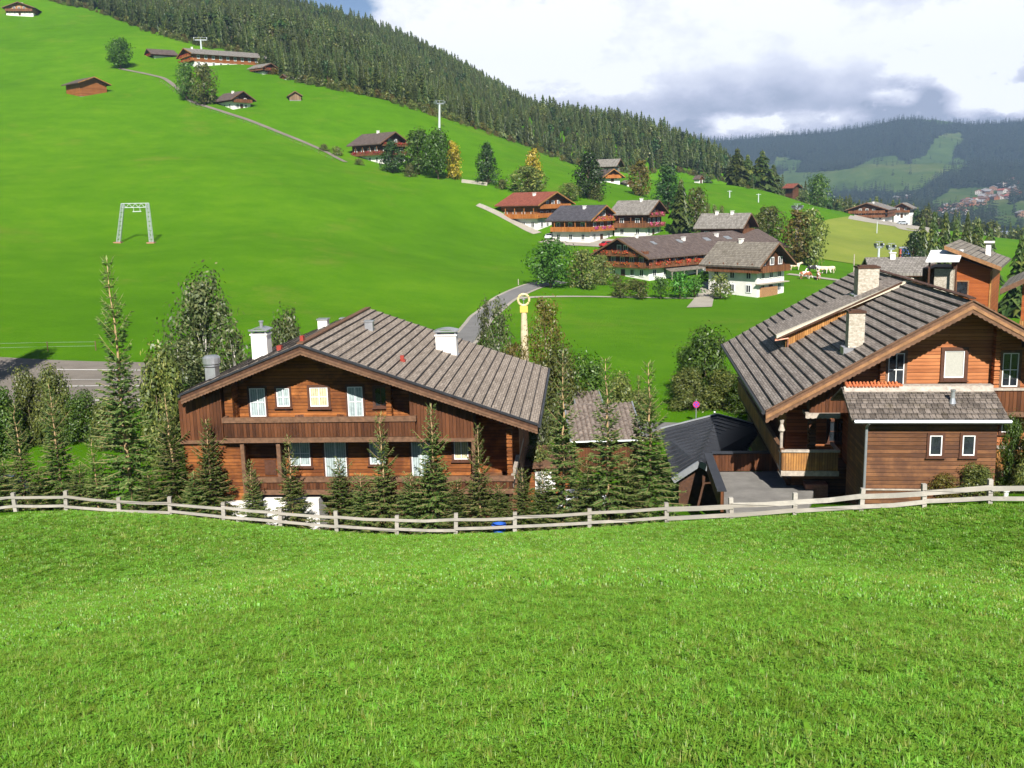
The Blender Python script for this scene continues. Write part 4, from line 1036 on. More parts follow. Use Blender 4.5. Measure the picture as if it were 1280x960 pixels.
m = MB(); m.lathe(c.x, 3.0, [(z+.62, .30), (z+.70, .42), (z+.72, .36), (z+.80, .36), (z+.81, .44), (z+1.1, .44), (z+1.2, .32), (z+1.22, .1)], 14); m.build('cowl', M['zinc'], vt, smooth=False)
for px, py, d, s in ((404, 398, 12.6, .28), (431, 397, 14.6, .24)):
    tp = FL_.pl(px, py, d); m = MB(); zz = roof_z(tp.x); m.box(tp.x-s, tp.x+s, d-s, d+s, zz-.2, tp.z-.06); c = m.build('chimney', M['white'], LC); m = MB(); m.box(tp.x-s-.06, tp.x+s+.06, d-s-.06, d+s+.06, tp.z-.06, tp.z); m.build('chimney_cap', M['zinc'], c)

# ================================================================== RIGHT CHALET
yawR = horiz_az(785, 234); Yv = 44.5
o0 = P(1216, 376, Yv); q0 = P(1100, 640, 46); gz = -14.2
FR = Frame((o0.x, o0.y, gz), yawR)
RC = thing('wooden_chalet', 'reddish timber chalet with scalloped gable boards, stone chimneys and side annex, right behind the fence', 'chalet', FR.o, -yawR)
ap = FR.pl(1216, 376, 0); el = FR.pl(957, 514, 0); er = Vector((2*ap.x-el.x, 0, el.z))
LENR = 21.5; WR = 1.9
print('RC apex', ap, 'el', el, 'back ridge', FR.px((ap.x, LENR, ap.z)), 'back eave', FR.px((el.x, LENR, el.z)))
slope_roof(RC, (el.x, el.z), (ap.x, ap.z), 0, LENR, 20, M['roof_brown2'], M['seam'], name='roof')
slope_roof(RC, (er.x, er.z), (ap.x, ap.z), 0, LENR, 20, M['roof_brown2'], M['seam'], name='roof')
m = MB()
nn = 46
for i in range(nn):
    y = LENR*(i+.5)/nn; m.bar((ap.x-.02, y-.25, ap.z+.10+.015*(i % 3)), (ap.x-.02, y+.22, ap.z+.13), .32, .05)
m.build('ridge_cap', M['beam_dark'], RC)
def rz_(x):
    E = er if x > ap.x else el; return ap.z + (E.z-ap.z)*(x-ap.x)/(E.x-ap.x)
vb = MB()
for E in (el, er):
    vb.prism([(ap.x, -.06, ap.z+.03), (E.x, -.06, E.z+.03), (E.x, -.06, E.z-.25), (ap.x, -.06, ap.z-.25)], (0, .07, 0), 0)
    vb.prism([(ap.x, -.12, ap.z-.2), (E.x, -.12, E.z-.2), (E.x, -.12, E.z-.36), (ap.x, -.12, ap.z-.36)], (0, .06, 0), 1)
    scallop(vb, (ap.x, -.08, ap.z-.36), (E.x, -.08, E.z-.36), 0, .035, .22, .24, 2)
    vb.prism([(ap.x, -.14, ap.z+.07), (E.x, -.14, E.z+.07), (E.x, -.14, E.z+.0), (ap.x, -.14, ap.z+.0)], (0, .10, 0), 0)
vb.build('verge_board', [M['beam_brown'], M['beam_gold'], M['beam_brown']], RC)
m = MB(); m.tube([(el.x-.1, -.05, el.z-.06), (el.x-.1, LENR, el.z-.06)], [.1, .1], 8); m.build('gutter', M['zinc_shade_tone'], RC)
pm = MB()
for x in (ap.x, ap.x-3, ap.x+3, ap.x-6, ap.x+6, el.x+.9):
    z = rz_(x)-.36; pm.bar((x, .12, z), (x, WR+.3, z), .22, .26); pm.bar((x, .5, z-.24), (x, WR+.2, z-.24), .18, .2)
pm.build('purlin', M['beam_dark'], RC)
xl = FR.pl(990, 560, WR).x; xr = 2*ap.x - xl
zf2 = FR.pl(1020, 590, .5).z     # side balcony floor
xq = FR.pl(1064, 540, WR).x
wm = MB(); wm.prism([(xq, WR, zf2-.2), (xr, WR, zf2-.2), (xr, WR, rz_(xr)-.2), (ap.x, WR, ap.z-.2), (xq, WR, rz_(xq)-.2)], (0, LENR-WR-1.2, 0)); wm.prism([(xl, WR+2.0, zf2-.2), (xq-.002, WR+2.0, zf2-.2), (xq-.002, WR+2.0, rz_(xq)-.2), (xl, WR+2.0, rz_(xl)-.2)], (0, LENR-WR-3.2, 0)); wm.build('log_wall', M['log_bright'], RC)
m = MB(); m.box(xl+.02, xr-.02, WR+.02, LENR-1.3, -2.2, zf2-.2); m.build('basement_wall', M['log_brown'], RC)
# boarded gable corner over the side balcony, with its sill and stacked log ends
a = FR.pl(1012, 516, 1.1); b = FR.pl(1054, 516, 1.1)
m = MB(); m.prism([(a.x, 1.1, a.z), (b.x+.4, 1.1, a.z), (b.x+.4, 1.1, rz_(b.x+.4)-.34), (a.x, 1.1, rz_(a.x)-.34)], (0, WR-1.102, 0)); m.build('boarded_bay', M['board_red'], RC)
m = MB(); m.box(a.x-.2, b.x-.15, .98, WR-.003, a.z-.14, a.z-.002); sc_ = [(a.x-.2, .98, a.z-.14), (b.x-.15, .98, a.z-.14)]; scallop(m, sc_[0], sc_[1], 0, .05, .12, .2, 0); m.build('bay_sill', M['beam_pale'], RC)
m = MB(); m.box(xl, xq-.003, WR, WR+1.99, zf2-.26, zf2-.201); m.build('loggia_floor', M['beam_brown'], RC)
x = FR.pl(1018, 540, 1.6).x; zt_ = a.z-.16; m = MB(); z = zf2
while z < zt_: m.box(x-.28, x+.05, 1.45, WR+.01, z+.02, z+.17); m.box(x-.2, x+.02, 1.5, WR+.01, z+.17, z+.22); z += .21
m.build('log_joint', M['log_brown'], RC)
for px_ in (1103, 1245):
    x = FR.pl(px_, 460, 1.6).x; m = MB(); z = FR.pl(px_, 485, 1.6).z; top = rz_(x)-.5
    while z < top: m.box(x-.12, x+.12, 1.45, WR+.01, z+.02, z+.17); m.box(x-.08, x+.08, 1.5, WR+.01, z+.17, z+.22); z += .21
    m.build('log_joint', M['log_bright'], RC)
m = MB(); p = FR.pl(977, 545, .55); x = p.x; m.lathe(x, .6, [(zf2, .07), (zf2+.9, .07), (zf2+1.0, .13), (zf2+1.15, .07), (zf2+1.9, .08), (zf2+2.0, .16), (zf2+2.3, .07), (zf2+2.5, .12)], 8); m.build('turned_post', M['beam_pale'], RC)
# windows of the main gable
wpx(RC, FR, 1179, 438, 1206, 472, WR, M['blind'], fw=.16, bars=(0, 0), proud=.09, fr=M['frame_dark'])
wpx(RC, FR, 1109, 441, 1131, 483, WR, M['glass'], fw=.12, bars=(1, 1), fr=M['beam_brown'])
wpx(RC, FR, 1251, 441, 1274, 483, WR, M['glass'], fw=.12, bars=(1, 1), fr=M['beam_brown'])
wpx(RC, FR, 1251, 524, 1272, 540, WR, M['glass'], fw=.12, bars=(1, 0))
wpx(RC, FR, 1035, 526, 1058, 552, WR+2.0, M['glass'], fw=.1, bars=(1, 1), bar_m=M['frame_dark'])
# right-hand balconies
a = FR.pl(1236, 487, .7); b = FR.pl(1330, 512, .7)
railing(RC, a.x, a.x+5.5, .7, FR.pl(1250, 515, .7).z, FR.pl(1250, 485, .7).z, M['board_red'], floor_to=WR-.003, rail_h=.1, cap=M['beam_pale'])
a = FR.pl(1238, 560, .6); railing(RC, a.x, a.x+5.5, .6, FR.pl(1250, 590, .6).z, FR.pl(1250, 557, .6).z, M['board_gold'], floor_to=WR-.003, rail_h=.13, cap=M['beam_pale'])
# balcony at the front left corner, wrapping along the west side
a = FR.pl(978, 563, .3); b = FR.pl(1047, 590, .3); zt_ = FR.pl(1010, 562, .3).z
bo = railing(RC, a.x, b.x, .3, FR.pl(1010, 589, .3).z, zt_, M['board_gold'], floor_to=WR-.003, rail_h=.11, ends=(False, True), cap=M['beam_pale'], floor_m=M['beam_pale'])
zf_ = FR.pl(1010, 589, .3).z
m = MB(); m.box(a.x, xl-.003, WR+.003, LENR-2, zf_-.16, zf_); sb = m.build('side_balcony', M['beam_brown'], RC)
m = MB(); m.box(a.x-.03, a.x+.03, .3, LENR-2, zf_+.04, zt_-.12); m.build('parapet', M['board_gold'], sb)
m = MB(); m.box(a.x-.1, a.x+.1, .25, LENR-2, zt_-.11, zt_+.02); m.build('rail', M['beam_brown'], sb)
m = MB()
for y in (1, 4, 7, 10, 13, 16): m.bar((xl, y+1, zf_-1.4), (a.x+.1, y+1, zf_-.2), .16, .16)
m.build('bracket', M['beam_dark'], RC)
# brick pier below
a = FR.pl(1006, 645, 1.2); b = FR.pl(1035, 606, 1.2)
m = MB(); m.box(a.x, b.x, 1.2, WR+.01, -2.2, b.z); m.build('brick_pier', M['brick'], RC)
# chimneys
AR, nL = ap, Vector(((el.z-ap.z), 0, -(el.x-ap.x))).normalized()
def stone_chimney(px0, px1, pyb, pyt):
    h = FR.plane((px0+px1)/2, pyb, AR, nL); w_ = abs(FR.pl(px1, pyb, h.y).x - FR.pl(px0, pyb, h.y).x); zt = FR.pl((px0+px1)/2, pyt, h.y-w_*.4).z
    y = h.y+w_*.45; m = MB(); m.box(h.x-w_/2, h.x+w_/2, y-w_*.45, y+w_*.45, h.z-1, zt-.1); c = m.build('chimney', M['stone'], RC)
    m = MB(); m.box(h.x-w_/2-.05, h.x+w_/2+.05, y-w_*.5, y+w_*.5, zt-.1, zt-.0); m.box(h.x-w_/2+.1, h.x+w_/2-.1, y-w_*.3, y+w_*.3, zt+.001, zt+.05); m.build('chimney_top', M['beam_dark'], c)
    m = MB(); m.box(h.x-w_/2-.22, h.x+w_/2+.1, y-w_*.55, y+w_*.5, h.z-.4, h.z+.06); m.build('flashing', M['zinc'], c)
stone_chimney(1072, 1098, 370, 334)
stone_chimney(1060, 1080, 436, 390)
# dormer on the west slope
p1 = FR.plane(981, 434, AR, nL); p2 = FR.plane(1052, 398, AR, nL); dc = (p1.y+p2.y)/2; print('dormer d', p1, p2)
t1 = FR.pl(979, 417, dc); c2 = FR.plane(1110, 364, AR, nL); wdm = 3.2
e1 = Vector((p1.x, dc, rz_(p1.x)+.02)); htop = max(.7, t1.z-e1.z)
x2 = min(ap.x-.6, p1.x+6.4); 
m = MB(); m.prism([(e1.x, dc, e1.z), (x2, dc, rz_(x2)), (x2, dc, rz_(x2)+.05), (e1.x, dc, e1.z+htop)], (0, .15, 0)); m.prism([(e1.x, dc+wdm, e1.z), (x2, dc+wdm, rz_(x2)), (x2, dc+wdm, rz_(x2)+.05), (e1.x, dc+wdm, e1.z+htop)], (0, .15, 0)); m.box(e1.x+.3, e1.x+.4, dc+.151, dc+wdm-.001, e1.z-.2, e1.z+htop-.02)
dm = m.build('dormer', M['board_gold'], RC)
m = MB(); sx = e1.x-.55; sl_ = (rz_(x2)+.05-(e1.z+htop))/(x2-e1.x)
za = e1.z+htop+.02 + sl_*(sx-e1.x); zb_ = rz_(x2+.8)+.13
m.prism([(sx, dc-.35, za), (x2+.8, dc-.35, zb_), (x2+.8, dc-.35, zb_+.16), (sx, dc-.35, za+.16)], (0, .45, 0), 0)
m.prism([(sx, dc+.101, za), (x2+.8, dc+.101, zb_), (x2+.8, dc+.101, zb_+.13), (sx, dc+.101, za+.13)], (0, wdm+.2, 0), 1)
m.prism([(sx, dc-.36, za-.12), (x2+.2, dc-.36, zb_-.12), (x2+.2, dc-.36, zb_-.001), (sx, dc-.36, za-.001)], (0, .05, 0), 2)
m.build('dormer_roof', [M['cream'], M['roof_brown2'], M['beam_dark']], dm)
m = MB(); m.tube([(sx-.05, dc-.35, za), (sx-.1, dc-.35, za-.12), (e1.x+.1, dc-.18, e1.z+.55), (e1.x+.1, dc-.18, e1.z+.05)], [.05]*4, 8); m.build('downpipe', M['copper'], dm)
# ---- annex
FA = Frame(P(1080, 533, 41.0), yawR); FA.o.z = -14.0
AN = thing('annex_tmp', 'x', 'x', FA.o, -yawR); bpy.data.objects.remove(AN)
off = FR.loc(FA.o)             # annex frame expressed in the chalet's frame
def fa(px, py, d): q = FA.pl(px, py, d); return Vector((q.x+off.x, d+off.y, q.z+off.z))
a = fa(1081, 600, 0); b = fa(1243, 600, 0); ze = fa(1160, 533, 0).z; D0 = a.y; ADp = 3.6
ev0 = fa(1066, 531, -.45); ev1 = fa(1262, 524, -.45); rd0 = fa(1052, 489, 1.75); rd1 = fa(1241, 484, 1.75)
zE = (ev0.z+ev1.z)/2; zR = (rd0.z+rd1.z)/2; yE = ev0.y; yR = rd0.y
m = MB(); m.prism([(a.x, D0, -2.4), (a.x, D0+ADp, -2.4), (a.x, D0+ADp, zE-.02), (a.x, yR, zR-.15), (a.x, D0, zE+.10)], (b.x-a.x, 0, 0))
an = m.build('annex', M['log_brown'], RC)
m = MB(); sd_ = Vector((0, yR-yE, zR-zE)); nrm_ = Vector((0, -sd_.z, sd_.y)).normalized()
xa_, xb_ = rd0.x-.02, ev1.x
m.prism([(xa_, yE, zE), (xb_, yE, zE), (xb_, yR, zR), (xa_, yR, zR)], nrm_*.1, 0)
bk = 2*yR-yE; m.prism([(xa_, yR+.001, zR), (xb_, yR+.001, zR), (xb_, bk, zE), (xa_, bk, zE)], Vector((0, sd_.z, sd_.y)).normalized()*.1, 0)
nt_ = 7; r5 = random.Random(9)
nx_ = 44
for i in range(nt_):
    for j in range(nx_):
        x0_ = xa_+(xb_-xa_)*j/nx_; x1_ = xa_+(xb_-xa_)*(j+1)/nx_-.006
        s0 = i/nt_; s1 = min(1, (i+1)/nt_+.03); l = r5.uniform(.0, .02)
        p0 = Vector((0, yE, zE))+sd_*s0+nrm_*(.145+l); p1_ = Vector((0, yE, zE))+sd_*s1+nrm_*(.105+l*.3)
        m.prism([(x0_, p0.y, p0.z), (x1_, p0.y, p0.z), (x1_, p1_.y, p1_.z), (x0_, p1_.y, p1_.z)], -nrm_*.03, 0)
m.build('annex_roof', M['tile_mossy'], an)
xm = fa(1127, 487, 1.7).x
m = MB(); m.box(xa_+.15, xm, yR-.22, yR+.2, zR+.13, zR+.24); k = 0; x = xa_+.2
while x < xm-.12: m.tube([(x, yR-.30, zR+.15), (x, yR, zR+.30), (x, yR+.2, zR+.22)], [.055, .06, .055], 6); x += .15
m.build('red_ridge_tiles', M['tile_red'], an)
m = MB(); m.box(xm+.002, xb_, yR-.2, yR+.2, zR+.10, zR+.20); m.prism([(xa_+.05, yR-.42, zR-.05), (xb_-.05, yR-.42, zR-.05), (xb_-.05, yR-.22, zR+.14), (xa_+.05, yR-.22, zR+.14)], (0, -.02, .03)); m.build('ridge_mortar', M['beam_pale'], an)
m = MB(); m.tube([(xa_+.1, yE-.09, zE+.03), (xb_+.05, yE-.09, zE+.03)], [.09, .09], 8); m.build('gutter', M['steel'], an)
gx = fa(1083, 545, -.1).x
m = MB(); m.tube([(gx, yE-.09, zE-.02), (gx, D0-.1, zE-.3), (gx-.02, D0-.1, -2.2)], [.06, .06, .05], 8); m.build('downpipe', M['steel'], an)
for (u0, u1) in ((1161, 1178), (1202, 1219)):
    q0 = fa(u0, 569, 0); q1 = fa(u1, 544, 0); q = window(an, FR, q0.x, q1.x, q0.z, q1.z, D0, M['blind' if 0 else 'glass'], fw=.11, bars=(0, 0), proud=.06)
h = fa(1190, 515, .6); h.z = zE + (zR-zE)*(h.y-yE)/(yR-yE) + .12; m = MB(); m.lathe(h.x, h.y, [(h.z-.15, .18), (h.z, .15), (h.z+.22, .09), (h.z+.5, .08), (h.z+.52, .11), (h.z+.58, .11)], 12); m.build('roof_vent', M['zinc'], an)
m = MB(); z = fa(1150, 612, 0).z; m.box(a.x-.02, fa(1180, 612, 0).x, D0-.06, D0-.003, z-.03, z+.03); m.build('sill_board', M['beam_pale'], an)
m = MB(); q = fa(1257, 622, -.3); m.lathe(q.x, q.y, [(-2.2, .10), (q.z+.25, .10), (q.z+.28, .14), (q.z+.4, .14)], 10); m.build('vent_pipe', M['white_paint'], an)
# ------------------------------------------------------------------ farmhouses of the hillside
FM = {}
def fmat(k, fn):
    if k not in FM: FM[k] = fn()
    return FM[k]
M['f_roof_red'] = shingles('farm_roof_red', (.20,.055,.035), (.30,.095,.06), .5, .5, 'Y', bumpd=.08)
M['f_roof_dark'] = shingles('farm_roof_dark', (.055,.052,.06), (.10,.095,.11), .5, .5, 'Y', bumpd=.08)
M['f_roof_grey'] = shingles('farm_roof_grey', (.16,.145,.125), (.29,.265,.24), .5, .4, 'Y', bumpd=.08)
M['f_roof_brown'] = shingles('farm_roof_brown', (.09,.065,.058), (.15,.115,.10), .55, .5, 'Y', bumpd=.08)
M['f_roof_shingle'] = shingles('farm_roof_shingle', (.14,.12,.095), (.27,.24,.20), .4, .3, 'Y', bumpd=.1)
M['f_wood'] = wood('farm_wood', (.05,.02,.009), (.15,.062,.026), 'Z', .25, .1, knots=False)
M['f_wood_or'] = wood('farm_wood_orange', (.17,.055,.016), (.34,.125,.038), 'Z', .25, .1, knots=False)
M['f_board'] = wood('farm_board', (.09,.035,.015), (.24,.10,.045), 'X', .3, .1, knots=False)
M['f_board_or'] = wood('farm_board_orange', (.28,.09,.02), (.48,.18,.05), 'X', .3, .1, knots=False)
M['f_barn'] = wood('farm_barn_boards', (.13,.08,.045), (.30,.20,.12), 'X', .35, .08, knots=False)
M['window_dark'] = flat('dark_window', (.02,.022,.028), .25, .2, 3)
M['shade_dark'] = flat('dark_recess', (.05,.03,.02), .9, .2, 1)
WME = {}
def win_me(w, h):
    k = (w, h)
    if k not in WME:
        m = MB(); m.box(-w/2, w/2, -.05, .05, 0, h, 1); f = .12
        m.box(-w/2-f, -w/2, -.1, .05, -f, h+f, 0); m.box(w/2, w/2+f, -.1, .05, -f, h+f, 0); m.box(-w/2, w/2, -.1, .05, h, h+f, 0); m.box(-w/2, w/2, -.1, .05, -f, 0, 0); m.box(-.04, .04, -.08, .0, 0, h, 0)
        o = m.build('window', [M['white_paint'], M['window_dark']], link=False); WME[k] = o.data
    return WME[k]
def put_win(parent, x, y, z, side, w=1.0, h=1.2):
    o = bpy.data.objects.new('window', win_me(w, h)); COL.objects.link(o); o.parent = parent
    o.location = (x, y, z); o.rotation_euler = (0, 0, {'front': 0, 'left': -math.pi/2, 'right': math.pi/2}[side])
def farmhouse(label, xc, Y, rzdeg, gw, sw, pye, pyr, roof, white=1, storeys=2, wood_m='f_wood', bal='f_board', flowers=None, side='left', ov=1.5, balc=(1,), side_balc=(1,), chim=((.35, .5),), pyb=None, name='farmhouse', cat='farmhouse', gable_open=False, wood_front=None, nwin=True, awn=False, sidewin=True, rec=False, Wm=None, Lm=None, dz=0):
    """gable end faces local -y; the visible long side is local -x ('left') or +x ('right'); xc is the pixel column of the shared corner"""
    rz = R(rzdeg); p = gp(xc, Y) if pyb is None else hit(xc, pyb); Y = p.y
    W = Wm or gw/FPX*Y/abs(math.cos(rz)); Ln = Lm or sw/FPX*Y/max(.2, abs(math.sin(rz)))
    s = -1 if side == 'left' else 1
    lx = Vector((math.cos(rz), math.sin(rz), 0)); ly = Vector((-math.sin(rz), math.cos(rz), 0))
    c = p - lx*(s*W/2)                              # middle of the front wall
    zb = min(ground(*(c + lx*W/2).xy), ground(*(c - lx*W/2).xy), ground(*(c+ly*Ln).xy))
    e = thing(name, label, cat, (c.x, c.y, p.z+dz), rz)
    he = P(xc, pye, Y).z - p.z; hr = P(xc, pyr, Y).z - p.z if pyr else he + W*.22
    hr = he + max(W*.17, hr-he)
    he -= dz; hr -= dz
    fl = he/storeys if storeys else 2.6
    base = zb - p.z - 2.0
    hw = fl*white + .2 if white else .3
    hw = min(hw, he-.5)
    m = MB(); m.box(-W/2, W/2, 0, Ln, base, hw); wl = m.build('white_wall' if white else 'stone_base', M['white'] if white else M['concrete'], e)
    m = MB(); q = .12 if white else 0
    m.prism([(-W/2-q, -q, hw+.001), (W/2+q, -q, hw+.001), (W/2+q, -q, he), (0, -q, hr-.1), (-W/2-q, -q, he)], (0, Ln+2*q, 0), 0)
    m.build('timber_wall', M[wood_m], e)
    rm = MB(); th = .28; sl = (hr-he)/(W/2)
    for g in (-1, 1):
        xe = g*(W/2+ov); ze = he - sl*ov
        rm.prism([(xe, -ov*1.1, ze), (0, -ov*1.1, hr), (0, -ov*1.1, hr+th), (xe, -ov*1.1, ze+th)], (0, Ln+ov*1.9, 0), 0)
        rm.prism([(xe, -ov*1.1-.1, ze-.1), (0, -ov*1.1-.1, hr-.1), (0, -ov*1.1-.1, hr+th*.9), (xe, -ov*1.1-.1, ze+th*.9)], (0, .098, 0), 1)
        rm.prism([(xe, -ov*1.1, ze-.10), (0, -ov*1.1, hr-.10), (0, -ov*1.1, hr-.003), (xe, -ov*1.1, ze-.003)], (0, Ln+ov*1.9, 0), 2)
    ro = rm.build('roof', [M[roof], M['board_gold'] if wood_m == 'f_wood_or' else M['beam_brown'], M['beam_dark']], e)
    for (u, v) in chim:
        x = s*W/2*u; y = Ln*v; z = hr-sl*abs(x)
        m = MB(); m.box(x-.35, x+.35, y-.3, y+.3, z-.3, z+.8); m.box(x-.45, x+.45, y-.4, y+.4, z+.9, z+1.0); m.box(x-.2, x+.2, y-.2, y+.2, z+.79, z+.91); m.build('chimney', M['white'], ro)
    # balconies: gable front, and along the visible side
    def bal_(k, on_side):
        z = fl*k + .25; b = MB(); t = 1.15
        if not on_side:
            if k >= storeys: 
                half = max(1.2, (hr-z-1.4)/sl*.85); half = min(half, W/2)
            else: half = W/2+q
            b.box(-half, half, -t, -q-.001, z-.15, z); b.box(-half, half, -t-.08, -t-.001, z-.25, z+.92)
            for x in (-half+.05, half-.05): b.box(x-.05, x+.05, -t, -q-.01, z+.1, z+.9)
        else:
            xo = s*(W/2+t); xi = s*(W/2+q+.001)
            b.box(min(xo, xi), max(xo, xi), -t, Ln*(.98 if not rec else .5), z-.15, z); b.box(min(xo, xo+s*.08), max(xo, xo+s*.08), -t-.08, Ln*(.98 if not rec else .5), z-.25, z+.92)
            for yy in np.arange(.3, Ln*(.95 if not rec else .5), 3.2):
                b.box(xo-.08, xo+.08, yy-.08, yy+.08, z+.92, min(he-.3, z+fl-.3) if k < storeys else z+.93)
        o = b.build('balcony', M[bal], e)
        if flowers and not (on_side and flowers.endswith('front')):
            f = MB(); r5 = random.Random(int(abs(xc))+k)
            fk = M['flower_pink'] if flowers.startswith('pink') else M['flower']
            n_ = int((2*half if not on_side else Ln*.9)*26)
            for _ in range(n_):
                if not on_side: c_ = Vector((r5.uniform(-half, half), -t-.18+r5.gauss(0, .1), z+.62+r5.gauss(0, .22)))
                else: c_ = Vector((s*(W/2+t+.18)+r5.gauss(0, .1), r5.uniform(-t, Ln*(.9 if not rec else .5)), z+.66+r5.gauss(0, .2)))
                if r5.random() > .5+.5*math.sin((c_.x+c_.y)*2.1): continue
                a = Vector((r5.uniform(-1, 1), r5.uniform(-1, 1), r5.uniform(-1, 1))).normalized()*.15; b_ = a.cross(Vector((r5.uniform(-1, 1), 1, r5.uniform(-1, 1)))).normalized()*.13
                f.face([c_-a, c_+b_, c_+a, c_-b_])
            if f.f: f.build('flower_box', fk, o)
    for k in balc: bal_(k, False)
    for k in side_balc: bal_(k, True)
    if nwin:
        for k in range(int(storeys+.5)+1):
            z = fl*k + .95 if k else .9
            if k >= int(storeys+.5):
                if hr-he < 2.4: continue
                xs = [-.9, .9] if W > 7 else [0]
            else:
                nw = max(2, int(W/2.6)); xs = [W*((i+.5)/nw-.5)*.92 for i in range(nw)]
            for x in xs:
                if z + 1.5 > hr - sl*abs(x)-.3 or (k < 1 and abs(x) < 1.1): continue
                put_win(e, x, -(.0 if k < white else q)-.03, z, 'front', .9, min(1.2, fl*.5))
            if sidewin and k < storeys:
                ns = max(2, int(Ln/3.0))
                for i in range(ns if z+1.4 < he else 0): put_win(e, s*(W/2+(0 if k < white else q)+.03), Ln*(i+.5)/ns, z, 'left' if s < 0 else 'right', .9, min(1.2, fl*.5))
    m = MB(); m.box(-.55, .55, -.10, -.01, -.1, 2.05); m.build('door', M['beam_dark'], e) if white else None
    return e, W, Ln, he, hr
farmhouse('red roofed farmhouse with orange balconies above the yard, highest of the cluster', 672, 266, 50, 40, 44, 254, 241, 'f_roof_red', white=1.15, storeys=2.6, wood_m='f_wood_or', bal='f_board_or', balc=(1.2, 2.05), side_balc=(1.15,), chim=((.35, .35),), pyb=288)
farmhouse('farmhouse with dark blue grey roof and pink flowers, in the middle of the cluster', 737, 250, 50, 33, 44, 272, 258, 'f_roof_dark', white=1, storeys=2.2, wood_m='f_wood_or', bal='f_board_or', flowers='pink_front', balc=(1, 1.85), side_balc=(1,), chim=((.3, .35),), pyb=304)
farmhouse('farmhouse with pale grey roof and two pink flowered balconies behind the long farm', 807, 258, 56, 24, 36, 264, 251.5, 'f_roof_grey', white=1, storeys=2.6, flowers='pink_front', balc=(1, 2), side_balc=(1,), chim=((.1, .35),), pyb=297)
farmhouse('grey roofed farmhouse half hidden behind the ridge of the long farm', 923, 228, 56, 20, 42, 280, 268, 'f_roof_grey', white=0, storeys=2, balc=(1.4,), side_balc=(), chim=((.1, .3), (.1, .7)), wood_front=None)
EL_ = farmhouse('very long brown roofed farm with red flowers on its gable balconies', 811, 196, -50, 58, 150, 319, 299, 'f_roof_brown', white=1, storeys=2.15, flowers='red', side='right', balc=(1.05, 2.0), side_balc=(1.05,), chim=((.05, .08), (.4, .35), (.3, .62)), pyb=351, Wm=14, Lm=44, rec=True)
e, W, Ln, he, hr = EL_
m = MB(); y0_ = Ln*.52; m.box(W/2+.13, W/2+.35, y0_-.2, y0_+.5, -1.5, he-.4); m.build('white_fire_wall', M['white'], e)
m = MB(); m.box(W/2+.125, W/2+.2, y0_+.6, Ln-.3, 2.9, he-.6); m.build('barn_boards', M['f_barn'] if 0 else M['f_board'], e)
for v, w_ in ((.12, 1.0), (.30, 1.2), (.5, 1.6), (.66, 1.8)):
    x = W*.22; sl = (hr-he)/(W/2); z = hr-sl*x+.30; m = MB(); m.prism([(x-.6, Ln*v, z+sl*.6), (x+.6, Ln*v, z-sl*.6), (x+.6, Ln*v, z-sl*.6+.1), (x-.6, Ln*v, z+sl*.6+.1)], (0, w_, 0)); m.build('skylight', M['steel'], e)
# woodpile terrace and awning in front of the long farm
m = MB(); m.prism([(W/2+.2, 4, 2.3), (W/2+2.4, 4, 1.6), (W/2+2.4, 4, 1.72), (W/2+.2, 4, 2.42)], (0, 12, 0)); m.build('lean_to_roof', M['f_roof_shingle'], e)
for yy in (4.3, 8, 12, 15.6): 
    m = MB(); m.box(W/2+2.2, W/2+2.35, yy, yy+.15, -2, 1.6); m.build('post', M['beam_pale'], e)
EF = farmhouse('small farmhouse with grey shingle roof and firewood under its white base, by the cows', 946, 184, 40, 37, 44, 327, 306, 'f_roof_shingle', white=1.9, storeys=2.7, balc=(1.85,), side_balc=(1.85,), chim=((.05, .6),), pyb=372, Wm=8.2, Lm=11)
e, W, Ln, he, hr = EF
m = MB(); m.box(-W/2+.8, W/2-2.6, -.5, -.02, -1, 1.7); m.build('firewood_stack', stonemat('firewood', (.35,.16,.07), (.62,.36,.18), 9, (.1,.05,.03)), e)
m = MB(); m.box(-W/2-.6, W/2+.3, -1.0, -.02, 2.35, 2.5); m.build('canopy', M['beam_pale'], e)
farmhouse('hillside chalet with dark brown roof and red balcony flowers above the steep lane', 476, 315, 50, 27, 38, 177, 165, 'f_roof_brown', white=1, storeys=2.5, flowers='red', balc=(1, 2.0), side_balc=(1,), chim=((.0, .5),), pyb=205)
farmhouse('small white house with timber gable beside the lane trees', 291, 352, 48, 17, 24, 122, 114, 'f_roof_brown', white=1.3, storeys=2, balc=(1.2,), side_balc=(), chim=((.2, .4),), pyb=137)
farmhouse('tiny grey log hut alone on the meadow below the forest', 362, 366, 18, 13, 4, 119, 114.5, 'f_roof_brown', white=0, storeys=1, wood_m='f_barn', balc=(), side_balc=(), chim=(), nwin=False, ov=.6, pyb=126, name='log_hut', cat='hut', Lm=5)
farmhouse('timber hay barn standing alone on the upper left meadow', 101, 360, 50, 22, 26, 102.5, 95.5, 'f_roof_brown', white=0, storeys=1, wood_m='f_wood_or', balc=(), side_balc=(), chim=(), nwin=False, ov=1.2, pyb=121, name='hay_barn', cat='barn')
farmhouse('dark roofed farmhouse, leftmost of the long farm row at the forest edge', 193, 445, -55, 14, 20, 66, 60, 'f_roof_brown', white=.8, storeys=2, side='right', flowers='red', balc=(1,), side_balc=(), chim=(), pyb=73)
farmhouse('very long farm with orange gable at the forest edge', 244, 430, -52, 26, 66, 66, 60, 'f_roof_grey', white=.8, storeys=2.2, wood_m='f_wood_or', bal='f_board_or', side='right', flowers='red_front', balc=(1, 1.8), side_balc=(), chim=((.1, .05),), pyb=84, Lm=34)
